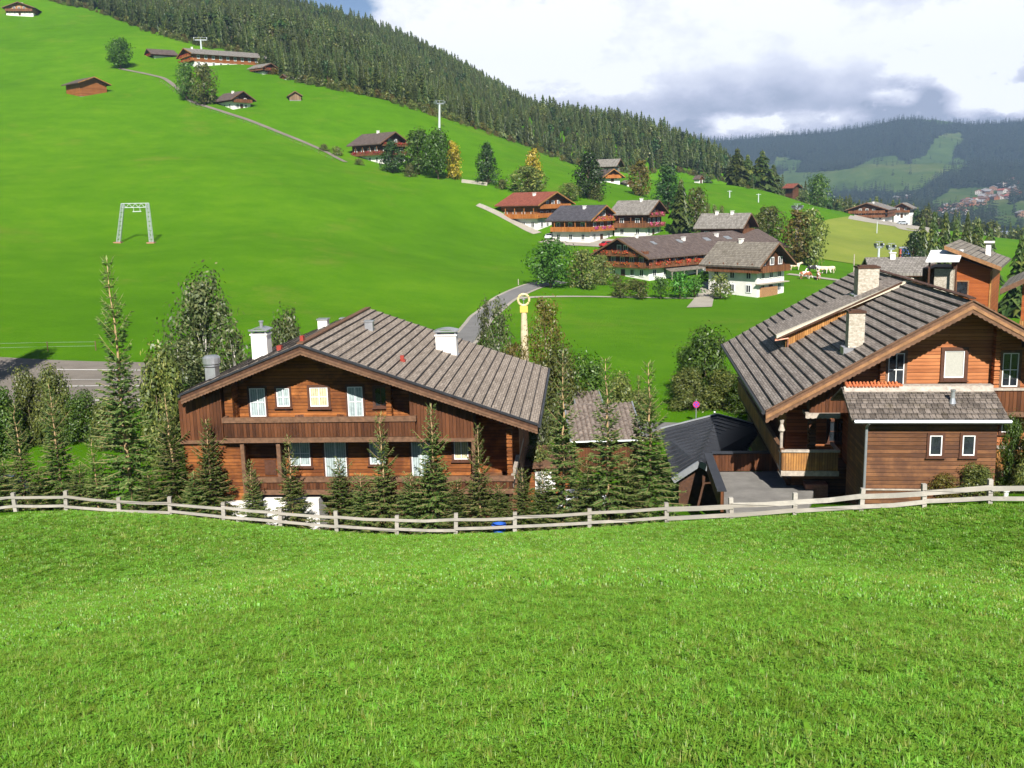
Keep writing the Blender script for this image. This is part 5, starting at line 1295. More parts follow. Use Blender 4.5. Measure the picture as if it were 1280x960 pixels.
farmhouse('low dark farmhouse, rightmost of the long farm row at the forest edge', 329, 415, 55, 10, 16, 83, 79, 'f_roof_grey', white=.6, storeys=2, flowers='red', balc=(1,), side_balc=(1,), chim=(), pyb=93)
farmhouse('tiny brown shed tucked under the forest edge right of the farm row', 358, 412, -40, 7, 7, 96, 93, 'f_roof_brown', white=.3, storeys=1, side='right', balc=(), side_balc=(), chim=(), pyb=100, name='log_hut', cat='shed', nwin=False, ov=.5)
farmhouse('pale orange farmhouse alone at the top left corner of the meadow', 8, 520, 8, 30, 4, 9, 3, 'f_roof_brown', white=.5, storeys=1.9, wood_m='board_gold', balc=(.9,), side_balc=(), chim=((.0, .5),), pyb=19, Lm=12)
farmhouse('small orange gabled house on a white base by the forest edge', 756, 388, 15, 19, 4, 219, 212, 'f_roof_brown', white=1, storeys=2, wood_m='f_wood_or', bal='f_board_or', balc=(1,), side_balc=(), chim=(), pyb=227, Lm=9)
farmhouse('grey roofed house peeping out above the small orange gabled one', 768, 410, 62, 8, 14, 205, 199, 'f_roof_grey', white=0, storeys=2, balc=(), side_balc=(), chim=(), Lm=9, dz=3)
farmhouse('low white shed right of the small orange gabled house', 784, 380, 20, 8, 4, 229, 226, 'f_roof_shingle', white=1, storeys=1, balc=(), side_balc=(), chim=(), pyb=233, nwin=False, ov=.4, Lm=5, name='garden_shed', cat='shed')
farmhouse('large hotel building with wide timber gable beyond the mown field', 1106, 425, -28, 38, 22, 261, 254, 'f_roof_grey', white=1, storeys=3, side='right', balc=(1, 2), side_balc=(1, 2), chim=((.2, .3),), pyb=277, Lm=24, name='hotel', cat='hotel')
farmhouse('smaller house behind the hotel beyond the field', 1137, 450, -30, 16, 6, 259, 254, 'f_roof_grey', white=1, storeys=2, side='right', balc=(1,), side_balc=(), chim=(), Lm=12, pyb=272)
farmhouse('tiny hut on the crest of the right meadow', 874, 425, 40, 5, 5, 223, 220, 'f_roof_brown', white=.8, storeys=1, balc=(), side_balc=(), chim=(), pyb=229, nwin=False, ov=.5, name='log_hut', cat='hut')
farmhouse('pale house showing between the trees behind the right crest', 990, 520, 30, 8, 6, 233, 230, 'f_roof_red', white=1.2, storeys=2, balc=(), side_balc=(), chim=(), dz=0)
# ---- houses at the right, behind the big chalet
FO = Frame(P(1195, 420, 84), R(30)); FO.o.z = ground(FO.o.x, FO.o.y)-1
EO = thing('timber_house', 'orange boarded house with single pitch brown roof and white canopy, behind the right chalet', 'house', FO.o, -FO.yaw)
q = lambda x, y, d=0.0: FO.pl(x, y, d)
A, B_ = q(1190, 320), q(1240, 337); LO = 9.0
m = MB(); m.prism([(A.x, 0, 0), (B_.x, 0, 0), (B_.x, 0, B_.z), (A.x, 0, A.z)], (0, LO, 0)); m.build('wall', M['board_orange'], EO)
m = MB(); m.box(B_.x-.1, B_.x+.06, -.06, .1, 0, B_.z-.1); m.build('corner_board', M['board_gold'], EO)
E1, E2 = q(1196, 313, -1.2), q(1252, 334, -1.2); sl_ = (E2.z-E1.z)/(E2.x-E1.x)
m = MB(); m.prism([(A.x-.5, -1.2, E1.z+sl_*(A.x-.5-E1.x)), (E2.x, -1.2, E2.z), (E2.x, -1.2, E2.z-.14), (A.x-.5, -1.2, E1.z+sl_*(A.x-.5-E1.x)-.14)], (0, LO+2.2, 0), 0)
m.prism([(A.x-.5, -1.26, E1.z+sl_*(A.x-.5-E1.x)+.02), (E2.x, -1.26, E2.z+.02), (E2.x, -1.26, E2.z-.3), (A.x-.5, -1.26, E1.z+sl_*(A.x-.5-E1.x)-.3)], (0, .058, 0), 1); m.build('roof', [M['f_roof_shingle'], M['beam_gold']], EO)
c = q(1235, 322, 5.0); m = MB(); m.box(c.x-.2, c.x+.2, 4.8, 5.2, E1.z+sl_*(c.x-E1.x)-.2, E1.z+sl_*(c.x-E1.x)+1.0); m.box(c.x-.35, c.x+.45, 4.6, 5.3, E1.z+sl_*(c.x-E1.x)+1.05, E1.z+sl_*(c.x-E1.x)+1.2); m.build('chimney', M['white'], EO)
a, b = q(1195, 368, 0), q(1210, 352, 0); window(EO, FO, a.x, b.x, a.z, b.z, 0, M['glass'], fr=M['beam_gold'], bars=(0, 0), bar_m=M['frame_dark'])
a, b = q(1157, 328, -2.6), q(1199, 327.5, -2.6); c, d = q(1155, 318.5, 0.2), q(1202, 317.5, 0.2)
m = MB(); m.prism([(a.x, -2.6, a.z), (b.x, -2.6, b.z), (b.x, .2, b.z+.75), (a.x, .2, a.z+.75)], (0, 0, .1)); m.build('white_canopy', M['white_paint'], EO)
m = MB()
for x_ in (a.x+.25, b.x-.25): m.box(x_-.07, x_+.07, -2.2, -2.06, 0, a.z+.1)
m.build('post', M['beam_dark'], EO)
a, b = q(1165, 400, -1.2), q(1192, 336, -1.2); m = MB(); m.box(a.x, b.x, -1.2, .6, 0, b.z); c_ = m.build('chimney', M['stone'], EO)
m = MB(); m.box(a.x-.1, b.x+.08, -1.3, .7, b.z, b.z+.12); m.build('chimney_top', M['beam_dark'], c_)
m = MB(); m.box(a.x-1.2, A.x-.002, .7, 6, 0, A.z-1.1); m.build('side_wing', M['beam_dark'], EO)
EP, W, Ln, he, hr = farmhouse('dark eaved timber house with boarded balcony at the right picture edge', 1266, 68, -30, 110, 18, 352, 318, 'f_roof_shingle', white=0, storeys=2.4, wood_m='board_orange', bal='board_gold', balc=(1.55,), side_balc=(), chim=(), nwin=False, ov=1.3, Lm=7, name='timber_house', cat='house')
# long grey roof
farmhouse('low building with long plain grey roof below the lift towers', 1158, 118, 78, 6, 56, 341, 328, 'f_roof_grey', white=0, storeys=1, balc=(), side_balc=(), chim=((.1, .6),), nwin=False, ov=.8, Wm=8, Lm=6.2, name='low_shed', cat='shed')
# ------------------------------------------------------------------ tiled garages, shed, sunken roof and terrace
def tiled(label, px0, px1, pyr, pye, Yr, Ye, mat, wallm, name='garage', drop=2.4):
    a = P(px0, pyr, Yr); b = P(px1, pyr-(px1-px0)*.03, Yr); c = P(px0+ (px0-640)*.0, pye, Ye); d = P(px1, pye-(px1-px0)*.04, Ye)
    yaw = horiz_az(724, 258); F = Frame((a.x, (Ye+Yr)/2, c.z-drop), -R(1.5)); e = thing(name, label, name.replace('_', ' '), F.o, -F.yaw)
    A = F.loc(a); B = F.loc(b); C = F.loc(c); D = F.loc(d)
    x0, x1 = A.x+.15, B.x; zr = (A.z+B.z)/2; ze = (C.z+D.z)/2; yr = (A.y+B.y)/2; ye = (C.y+D.y)/2
    m = MB(); sd = Vector((0, yr-ye, zr-ze)); n_ = Vector((0, -sd.z, sd.y)).normalized()
    m.prism([(x0, ye, ze), (x1, ye, ze), (x1, yr, zr), (x0, yr, zr)], -n_*.1, 1)
    m.prism([(x0, yr, zr), (x1, yr, zr), (x1, 2*yr-ye, ze), (x0, 2*yr-ye, ze)], -n_*.1, 1)
    rows = max(4, int(sd.length/.34)); cols = int((x1-x0)/.3)
    for i in range(rows):
        for j in range(cols):
            xa = x0+(x1-x0)*j/cols; xb = x0+(x1-x0)*(j+1)/cols; s0 = i/rows; s1 = min(1, (i+1.15)/rows); p0 = Vector((0, ye, ze))+sd*s0; p1 = Vector((0, ye, ze))+sd*s1
            h = rnd.uniform(0, .015)
            for u0, u1, h0, h1 in ((0, .3, .0, .075), (.3, .62, .075, .075), (.62, .92, .075, .0)):
                X0 = xa+(xb-xa)*u0; X1 = xa+(xb-xa)*u1
                m.face([Vector((X0, p0.y, p0.z))+n_*(h0+.03+h), Vector((X1, p0.y, p0.z))+n_*(h1+.03+h), Vector((X1, p1.y, p1.z))+n_*(h1), Vector((X0, p1.y, p1.z))+n_*h0], 0)
                m.face([Vector((X0, p0.y, p0.z)), Vector((X1, p0.y, p0.z)), Vector((X1, p0.y, p0.z))+n_*(h1+.03+h), Vector((X0, p0.y, p0.z))+n_*(h0+.03+h)], 0)
    m.build('roof', [mat, M['beam_dark']], e)
    v = MB()
    for x in (x0, x1): v.prism([(x-.05, ye-.05, ze-.1), (x-.05, yr, zr-.1), (x-.05, yr, zr+.12), (x-.05, ye-.05, ze+.12)], (.1, 0, 0))
    v.tube([(x0, ye-.1, ze), (x1, ye-.1, ze-.02)], [.07, .07], 8)
    v.build('eave_trim', M['steel'], e)
    w = MB(); w.prism([(x0+.3, ye+.5, -3), (x0+.3, 2*yr-ye-.5, -3), (x0+.3, 2*yr-ye-.5, ze+.05), (x0+.3, yr, zr-.15), (x0+.3, ye+.5, ze+.05)], (x1-x0-.6, 0, 0)); w.build('wall', wallm, e)
    return e, x0, x1, ye, ze
M['tile_plain'] = flat('roof_tile', (.24, .195, .165), .8, .5, 3.5)
tiled('nearer garage with brown tiled roof and red board wall between the chalets', 702, 790, 506, 553, 67, 62, M['tile_plain'], M['board_red'])
tiled('further garage with small brown tiled roof just showing behind the first', 712, 748, 490, 508, 73, 70, M['tile_plain'], M['board_red'])
# orange framed shed with white door
q = P(668, 612, 54); zz = ground(q.x, q.y)
e = thing('timber_shed', 'flat roofed timber shed with white door right of the left chalet', 'shed', (P(650, 600, 54).x, 54, zz), 0)
x1 = P(712, 600, 54).x - P(650, 600, 54).x; zt = P(680, 580, 54).z - zz
m = MB(); m.box(0, x1, 0, 4, -1, zt-.15); m.build('wall', M['log_orange'], e)
m = MB(); m.box(-.3, x1+.3, -.4, 4.3, zt-.149, zt); m.build('roof', M['beam_brown'], e)
a = P(669, 600, 54).x-e.location.x; b = P(694, 600, 54).x-e.location.x
m = MB(); m.box(a, b, -.08, -.01, -.5, P(680, 589, 54).z-zz); m.build('door', M['white_paint'], e)
# sheet roof with shade put into its colour and sunken terrace in the dip
oz = P(900, 562, 50); ey = 63.0
rf, rb = P(874, 566, 51), P(897, 528, 62); lf, lb2 = P(842, 583, 50.5), P(829, 556, 61); rr2 = P(952, 549, 62); rr3 = P(940, 585, 50.5)
gr = ground(0.5*(rf.x+rb.x), 56)
e = thing('garage', 'low garage with shade toned sheet metal roof in the dip left of the right chalet', 'garage', (rf.x, 51, gr), 0); o = Vector(e.location)
zr = (rf.z+rb.z)/2; ze = min(lf.z, lb2.z, rr2.z)-.1
zl = (lf.z+lb2.z)/2; zr2 = rr2.z
pts_ = [Vector((rf.x, 51, zr)), Vector((rb.x, 62, zr)), Vector((lb2.x, 62, zl)), Vector((lf.x, 50.8, zl)), Vector((rr2.x, 62, zl)), Vector((rf.x+(rf.x-lf.x), 50.8, zl))]
pts_ = [q-o for q in pts_]
m = MB(); d_ = Vector((0, 0, -.14)); m.prism([pts_[0], pts_[1], pts_[2], pts_[3]], d_); m.prism([pts_[5], pts_[4], pts_[1], pts_[0]], d_)
for i in range(14):
    a = pts_[0].lerp(pts_[1], i/13); b = pts_[3].lerp(pts_[2], i/13); m.bar(a+Vector((0,0,.02)), b+Vector((0,0,.02)), .05, .05)
    b = pts_[5].lerp(pts_[4], i/13); m.bar(a+Vector((0,0,.02)), b+Vector((0,0,.02)), .05, .05)
m.build('roof', M['zinc_shade_tone'], e)
m = MB(); m.bar(pts_[3]+Vector((0,-.06,-.1)), pts_[0]+Vector((0,-.06,-.1)), .1, .32); m.bar(pts_[0]+Vector((0,-.06,-.1)), pts_[5]+Vector((0,-.06,-.1)), .1, .32); m.bar(pts_[2]+Vector((0,.05,.02)), pts_[1]+Vector((0,.05,.02)), .1, .2); m.bar(pts_[1]+Vector((0,.05,.02)), pts_[4]+Vector((0,.05,.02)), .1, .2); m.build('fascia', M['steel'], e)
m = MB(); m.prism([pts_[3]+Vector((.4,.4,-.2)), pts_[0]+Vector((0,.4,-.2)), pts_[5]+Vector((-.4,.4,-.2)), Vector((pts_[5].x-.4, pts_[5].y+.4, -2)), Vector((pts_[3].x+.4, pts_[3].y+.4, -2))], (pts_[1]-pts_[0])*.93); m.build('wall', M['beam_dark'], e)
s0 = P(899, 566, 54)-o; m = MB(); a = P(918, 553, 57)-o; b = P(899, 562, 57)-o; c_ = P(936, 563, 57)-o
m.prism([b, a, c_], (0, 2, 0)); m.build('skylight', M['zinc_shade_tone'], e)
m = MB(); m.bar(b+Vector((0,-.05,0)), a+Vector((0,-.05,0)), .08, .08); m.bar(a+Vector((0,-.05,0)), c_+Vector((0,-.05,0)), .08, .08); m.build('skylight_frame', M['steel'], e)
# terrace
zt = P(930, 634, 44).z; a = P(912, 634, 44); Yb = P(900, 592, 50).y
bk_l = P(890, 590, 50); sc = zt/bk_l.z; bk_l = bk_l*sc; bk_r = P(975, 590, 50); bk_r = bk_r*(zt/bk_r.z)
e = thing('garage', 'flat roofed garage with concrete deck and dark edged parapet beside the right chalet', 'garage', (a.x, 44, zt-2.6), 0); o = Vector(e.location)
fr0 = P(908, 640, 43.4); fr0 = fr0*(zt/fr0.z); fr1 = P(1010, 640, 43.4); fr1 = fr1*(zt/fr1.z)
poly = [fr0-o, fr1-o, Vector((bk_r.x+2, bk_r.y, zt))-o, bk_l-o]
m = MB(); m.prism(poly, (0, 0, -.3)); m.build('deck', M['concrete'], e)
low = [Vector((q.x+(.3 if i in (0, 3) else -.3), q.y+(.3 if i < 2 else -.3), q.z-.31)) for i, q in enumerate(poly)]
m = MB(); m.prism(low, (0, 0, -4)); m.build('wall', M['board_dark'], e)
hp = .95
m = MB(); A = poly[0]+Vector((0,0,0)); B = poly[3]; C = poly[2]
for u, v in ((A, B), (B, C)):
    d = (v-u).normalized(); sd = Vector((-d.y, d.x, 0))*.12
    m.prism([u+sd, v+sd, v+sd*2.2, u+sd*2.2], (0, 0, hp))
m.build('parapet', M['board_dark'], e)
m = MB()
for u, v in ((A, B), (B, C)):
    d = (v-u).normalized(); sd = Vector((-d.y, d.x, 0))
    m.prism([u+sd*.0+Vector((0,0,hp+.002)), v+sd*.0+Vector((0,0,hp+.002)), v+sd*.42+Vector((0,0,hp+.002)), u+sd*.42+Vector((0,0,hp+.002))], (0, 0, .05))
m.build('coping', M['zinc_shade_tone'], e)
# ------------------------------------------------------------------ foreground fence
M['fence'] = wood('fence_wood', (.24,.215,.18), (.50,.465,.41), 'Z', .9, .02, knots=True, weather=(.28,.265,.235))
POSTS = [-240,-175,-110,-44,20.8,83,150,213.6,280,351,421.5,496,569.5,643,736.7,833.7,915,993,1075,1155,1237,1320,1402,1485,1568,1652]
def fY(px): return 46.3 - (px/1280)*9.2 + .5*math.sin(px/90)*0
fz = thing('post_and_rail_fence', 'weathered pale post and rail fence running across the foot of the near meadow', 'fence', gp(640, fY(640)), 0)
fo = Vector(fz.location); tops = []; r8 = random.Random(4)
FB = []
for px in POSTS:
    p = gp(px, fY(px)) - fo; FB.append(p); ln = Vector((r8.uniform(-.07, .07), r8.uniform(-.06, .06), 1.0))
    m = MB(); hh = 1.02+r8.uniform(-.06, .08); w_ = .085
    m.prism([p+Vector((-w_,-w_,-.4)), p+Vector((w_,-w_,-.4)), p+Vector((w_,w_,-.4)), p+Vector((-w_,w_,-.4))], (ln.x, ln.y, hh+.4), 0)
    m.build('post', M['fence'], fz)
for i, (a, b) in enumerate(zip(FB, FB[1:])):
    px = POSTS[i]
    specs = [(.80, .125), (.38, .125)]
    if px > 830: specs = [(.68, .20), (.28, .17)]
    if 350 < px < 640: specs.append((.03, .14))
    for h, w_ in specs:
        u = a + Vector((0, -.115, h+r8.uniform(-.045, .045))); v = b + Vector((0, -.115, h+r8.uniform(-.045, .045)))
        d = (v-u).normalized()*.07; m = MB(); mid = (u+v)/2+Vector((0, r8.uniform(-.02, .02), r8.uniform(-.05, .01))); m.bar(u-d*.3, mid, .035, w_); m.bar(mid, v+d*.3, .035, w_)
        m.build('rail', M['fence'], fz)
# ------------------------------------------------------------------ blue tub and parked cars
p = gp(624, 42.2); e = thing('plastic_tub', 'bright blue plastic tub behind the fence among the spruces', 'tub', p, 0)
m = MB(); m.lathe(0, 0, [(0, .24), (.46, .31), (.48, .34), (.51, .34), (.51, .28), (.1, .22)], 16); m.build('tub', M['blue'], e)
def car(label, loc, rz, paint, name='parked_car'):
    e = thing(name, label, 'car', loc, rz)
    prof = [(-2.1, .35), (-2.15, .75), (-1.9, .95), (-1.5, 1.0), (-.95, 1.42), (.55, 1.45), (1.15, 1.02), (1.95, .88), (2.12, .65), (2.1, .35)]
    m = MB(); m.prism([(x, -.85, z) for x, z in prof], (0, 1.7, 0)); o = m.build('body', paint, e)
    md = o.modifiers.new('bevel', 'BEVEL'); md.width = .09; md.segments = 3
    g = MB()
    for y in (-.865, .855): g.prism([(-1.35, y, 1.0), (-.9, y, 1.36), (.5, y, 1.38), (.98, y, 1.0)], (0, .01, 0))
    g.prism([(1.12, -.7, 1.06), (.62, -.7, 1.44), (.62, .7, 1.44), (1.12, .7, 1.06)], (.02, 0, .02)); g.prism([(-1.48, -.7, 1.04), (-1.0, -.7, 1.42), (-1.0, .7, 1.42), (-1.48, .7, 1.04)], (-.02, 0, .02))
    g.build('window', M['glass'], e)
    for x in (-1.3, 1.3):
        for y in (-.8, .8):
            w = MB(); w.tube([(x, y-.1, .32), (x, y+.1, .32)], [.32, .32], 16); w.build('wheel', M['seam'], e)
    return e
pw = flat('car_paint_white', (.7, .71, .74), .25, .03, 1, spec=.6); pb = flat('car_paint_blue', (.12, .16, .24), .25, .05, 1, spec=.6); pr = flat('car_paint_red', (.45, .02, .03), .25, .05, 1, spec=.6); pg = flat('car_paint_grey', (.35, .38, .42), .3, .05, 1, spec=.6)
car('silver white car half hidden behind the spruces between the chalets', gp(728, 51), .15, pw)
car('dull blue car cut by the left picture edge behind the fence', gp(3, 53), -.3, pb)
car('small grey car with red trim below the carved column', gp(698, 88), .6, pg)
car('small white car parked in the yard of the red roofed farmhouse', hit(688, 299), 1.2, pw)
car('red car parked on the yard by the middle farmhouse', hit(760, 309), .5, pr)
car('grey car parked beside the hotel beyond the mown field', hit(1128, 281), .2, pg)
# ------------------------------------------------------------------ carved column with ring
p = gp(657, 92); s = (P(657, 366, p.y).z-p.z)
e = thing('carved_column', 'pale carved wooden column with a yellow ring on top, beside the climbing road', 'column', p, 0)
m = MB(); prof = []; r9 = random.Random(2); k = 22
for i in range(k+1): q = i/k; prof.append((s*.80*q, (.42-.13*q)*(1+r9.uniform(-.07, .07))))
m.lathe(0, 0, prof, 12); m.build('shaft', flat('column_wood', (.60, .50, .33), .7, .25, 3), e)
m = MB(); m.box(-.36, .36, -.3, .3, s*.80+.002, s*.865); m.build('capital', M['leaf_yellow'] if 0 else flat('yellow_paint', (.62, .46, .10), .5, .08, 3), e)
m = MB(); rr0 = s*.058; k = 20; zc = s*.865+rr0+.05
pts_ = [(rr0*math.cos(6.283*i/k), 0, zc+rr0*math.sin(6.283*i/k)) for i in range(k+1)]; m.tube(pts_, [.11]*(k+1), 8, cap=False); m.build('ring', flat('ring_gilt', (.62, .52, .26), .4, .15, 4), e)
m = MB(); m.lathe(0, 0, [(zc-.12, .02), (zc, .16), (zc+.12, .02)], 10); m.bar((0,0,s*.86), (0,0,zc), .05, .05); m.build('emblem', M['steel'], e)
# small white sculpture, rustic table
p = gp(664, 84); e = thing('picnic_table', 'reddish picnic table under the trees below the carved column', 'table', p, .3)
m = MB(); m.box(-.9, .9, -.4, .4, .72, .78); m.build('tabletop', M['board_red'], e); m = MB()
for y in (-.75, .75): m.box(-.9, .9, y-.14, y+.14, .42, .47)
m.build('bench', M['board_red'], e); m = MB()
for x in (-.65, .65): m.bar((x, -.7, 0), (x, -.2, .72), .08, .08); m.bar((x, .7, 0), (x, .2, .72), .08, .08)
m.build('leg', M['beam_brown'], e)
# ------------------------------------------------------------------ no-stopping sign
p = gp(870, 78.5); hs = P(870, 499, p.y).z-p.z
e = thing('road_sign', 'round blue and red no stopping sign on a grey pole beside the valley road', 'road sign', p, 0)
m = MB(); m.tube([(0, 0, -.3), (0, 0, hs)], [.04, .04], 8); m.build('pole', M['steel'], e)
def disc(m, r0, r1, y, z, k=28, mi=0):
    for i in range(k):
        a, b = 6.283*i/k, 6.283*(i+1)/k
        m.face([(r0*math.cos(a), y, z+r0*math.sin(a)), (r1*math.cos(a), y, z+r1*math.sin(a)), (r1*math.cos(b), y, z+r1*math.sin(b)), (r0*math.cos(b), y, z+r0*math.sin(b))], mi)
zc = hs-.42; rs_ = .27; m = MB(); m.tube([(0, -.065, zc), (0, -.045, zc)], [rs_, rs_], 28, 0)
disc(m, rs_*.78, rs_, -.069, zc, mi=1)
for a in (math.pi/4, -math.pi/4):
    dx = Vector((math.cos(a), 0, math.sin(a))); n_ = Vector((-dx.z, 0, dx.x))*.045; c_ = Vector((0, -.072 if a > 0 else -.074, zc)); m.face([c_-dx*rs_*.85-n_, c_+dx*rs_*.85-n_, c_+dx*rs_*.85+n_, c_-dx*rs_*.85+n_], 1)
m.build('sign_disc', [flat('sign_blue', (.05, .08, .5), .4, .05), flat('sign_red', (.50, .03, .12), .4, .05)], e)
p = gp(893, 79.5); e = thing('marker_post', 'short white marker post on the grass verge right of the sign', 'post', p, 0); m = MB(); m.box(-.06, .06, -.06, .06, -.2, .75); m.build('post', M['white_paint'], e); m = MB(); m.box(-.065, .065, -.065, .065, .55, .65); m.build('band', M['seam'], e)
# ------------------------------------------------------------------ lift gear
def lat(m, a, b, wa, wb, n_, r=.05):
    a, b = Vector(a), Vector(b); c = []
    for i in range(n_+1):
        q = i/n_; p = a.lerp(b, q); w_ = (wa*(1-q)+wb*q)/2; c.append([p+Vector((sx*w_, sy*w_, 0)) for sx, sy in ((-1,-1),(1,-1),(1,1),(-1,1))])
    for k in range(4):
        for i in range(n_): m.tube([c[i][k], c[i+1][k]], [r, r], 4); m.tube([c[i][k], c[i+1][(k+1) % 4]], [r*.6, r*.6], 4); m.tube([c[i][(k+1) % 4], c[i+1][k]], [r*.6, r*.6], 4)
p = hit(169, 304); a = P(148, 305, p.y)-p; b = P(189.5, 304, p.y)-p; c_ = P(153.5, 254.5, p.y)-p; d_ = P(184, 254, p.y)-p
e = thing('drag_lift_gantry', 'white lattice gantry of the drag lift on the open left meadow', 'lift gantry', p, 0)
for u, v in ((a, c_), (b, d_)):
    gz_ = ground(p.x+u.x, p.y)-p.z; u = Vector((u.x, 0, gz_-.2)); m = MB(); lat(m, u, v, .62, .5, 9, .045); m.build('leg', M['steel_white'], e)
m = MB(); 
for dz_ in (0, -.75): m.tube([c_+Vector((-.3,0,dz_)), d_+Vector((.3,0,dz_))], [.07, .07], 5)
for i in range(8): q0 = c_.lerp(d_, i/8); q1 = c_.lerp(d_, (i+1)/8); m.tube([q0+Vector((0,0,-.75 if i % 2 else 0)), q1+Vector((0,0,0 if i % 2 else -.75))], [.05, .05], 4)
m.build('crossbeam', M['steel_white'], e)
mid = c_.lerp(d_, .55); m = MB(); m.tube([mid+Vector((-.8,0,-1.5)), mid+Vector((.8,0,-1.5))], [.09, .09], 5); m.tube([mid+Vector((-.6,0,-.8)), mid+Vector((-.6,0,-1.5))], [.05, .05], 4); m.tube([mid+Vector((.6,0,-.8)), mid+Vector((.6,0,-1.5))], [.05, .05], 4)
m.build('sheave_hanger', M['steel_white'], e)
m = MB()
for x in (a.x, b.x): gz_ = ground(p.x+x, p.y)-p.z; m.box(x-.7, x+.7, -.7, .7, gz_-.5, gz_+.15)
m.build('foundation', M['brick'], e)
def pylon(label, px, Y, pyt, wpx_, lean=0.0, yaw=.5, pyb=None, r=.45):
    p = gp(px, Y) if pyb is None else hit(px, pyb); Y = p.y; h = P(px, pyt, Y).z-p.z; w_ = wpx_/FPX*Y
    e = thing('lift_pylon', label, 'lift pylon', p, 0); top = Vector((lean*h, 0, h))
    m = MB(); m.tube([(0, 0, -1), top*.97], [r, r*.75], 10); m.build('mast', M['steel_white'], e)
    m = MB(); d = Vector((math.cos(yaw), math.sin(yaw), 0)); n_ = Vector((-d.y, d.x, 0))
    m.bar(top-d*w_/2, top+d*w_/2, .4, .4); m.build('crossarm', M['steel'], e)
    m = MB()
    for s in (-1, 1):
        q = top+d*s*w_*.46; m.bar(q-n_*w_*.32+Vector((0,0,.25)), q+n_*w_*.32+Vector((0,0,.25)), .3, .35)
        for k in range(-3, 4): m.tube([q+n_*w_*.095*k+Vector((0,0,.5))-d*.12, q+n_*w_*.095*k+Vector((0,0,.5))+d*.12], [.3, .3], 8)
    m.build('sheave_assembly', M['steel'], e)
    m = MB(); m.bar(top-d*w_*.5+Vector((0,0,1.1)), top+d*w_*.5+Vector((0,0,1.1)), .1, .1); m.bar(top, top+Vector((0,0,1.1)), .12, .12); m.build('walkway_rail', M['steel'], e)
pylon('tall white lift pylon standing at the forest edge behind the hillside trees', 549, 372, 129.5, 12, lean=.05, pyb=163)
pylon('grey lift pylon head rising behind the long farm at the forest edge', 252, 455, 50, 16, yaw=.2)
pylon('lift pylon head above the trees right of the long brown farm', 995, 235, 261, 11, yaw=.4)
pylon('left one of two lift towers below the mown field', 1097, 205, 309, 9, yaw=.1, r=.3)
pylon('right one of two lift towers below the mown field', 1112, 208, 311, 9, yaw=.1, r=.3)
def pole(label, px, pyb, pyt, mat, r=.12, arm=True):
    p = hit(px, pyb); h = P(px, pyt, p.y).z-p.z; e = thing('utility_pole', label, 'pole', p, 0)
    m = MB(); m.tube([(0, 0, -.5), (0, 0, h)], [r, r*.8], 7); m.build('pole', mat, e)
    if arm: m = MB(); m.bar((-.9, 0, h-.3), (.9, 0, h-.3), .14, .14); m.build('crossarm', mat, e)
pole('left thin white drag lift mast on the right crest meadow', 912, 247, 238, M['steel_white'], .22)
pole('taller thin white drag lift mast on the right crest meadow', 948, 253, 242, M['steel_white'], .22)
pole('bare wooden pole on the meadow above the right chalet ridge', 1067, 343, 318, M['beam_pale'], .13, False)
pole('thin mast standing in the mown field', 1096, 292, 277, M['steel_white'], .16, False)
pole('wooden pole by the bend of the climbing road', 648, 356, 349, M['beam_pale'], .10, False)
# blue and red lift hut
p = hit(1130, 327); e = thing('lift_hut', 'small blue hut with red side by the two lift towers', 'hut', p, -.2)
h = P(1130, 309, p.y).z-p.z; m = MB(); m.box(-.7, 1.6, 0, 2, -1, h-.35); m.build('wall', flat('hut_blue', (.05, .10, .35), .5, .1), e); m = MB(); m.box(-1.1, -.702, 0, 2, -1, h-.3); m.build('side_panel', flat('hut_red', (.45, .10, .06), .5, .1), e); m = MB(); m.box(-1.3, 1.8, -.3, 2.3, h-.299, h); m.build('roof', M['steel'], e)
m = MB(); m.box(-.3, 1.2, -.05, -.005, 1.0, 1.8); m.build('window', M['window_dark'], e)
e = None
for lb, line in (('thin wire fence with wooden stakes along the lower side of the hillside lane', [(200,103),(240,133),(275,143),(315,157),(355,173),(390,188),(425,205)]), ('thin wire fence with stakes above the parking lot at the foot of the left meadow', [(-20,441),(60,439),(120,438),(200,436)])):
    ps = [hit(*q) for q in line]; e = thing('wire_fence', lb, 'fence', ps[0], 0); q0 = ps[0]; m = MB(); w = MB(); last = None
    for a, b in zip(ps, ps[1:]):
        n_ = max(1, int((b-a).length/4))
        for i in range(n_):
            p = a.lerp(b, i/n_); p.z = ground(p.x, p.y); p = p-q0; m.bar(p+Vector((0,0,-.2)), p+Vector((0,0,1.05)), .08, .08)
            if last is not None: w.bar(last+Vector((0,0,.95)), p+Vector((0,0,.95)), .02, .02); w.bar(last+Vector((0,0,.5)), p+Vector((0,0,.5)), .02, .02)
            last = p
    tag(m.build('stakes', M['beam_brown'], e), kind='stuff'); w.build('wire', M['steel'], e)
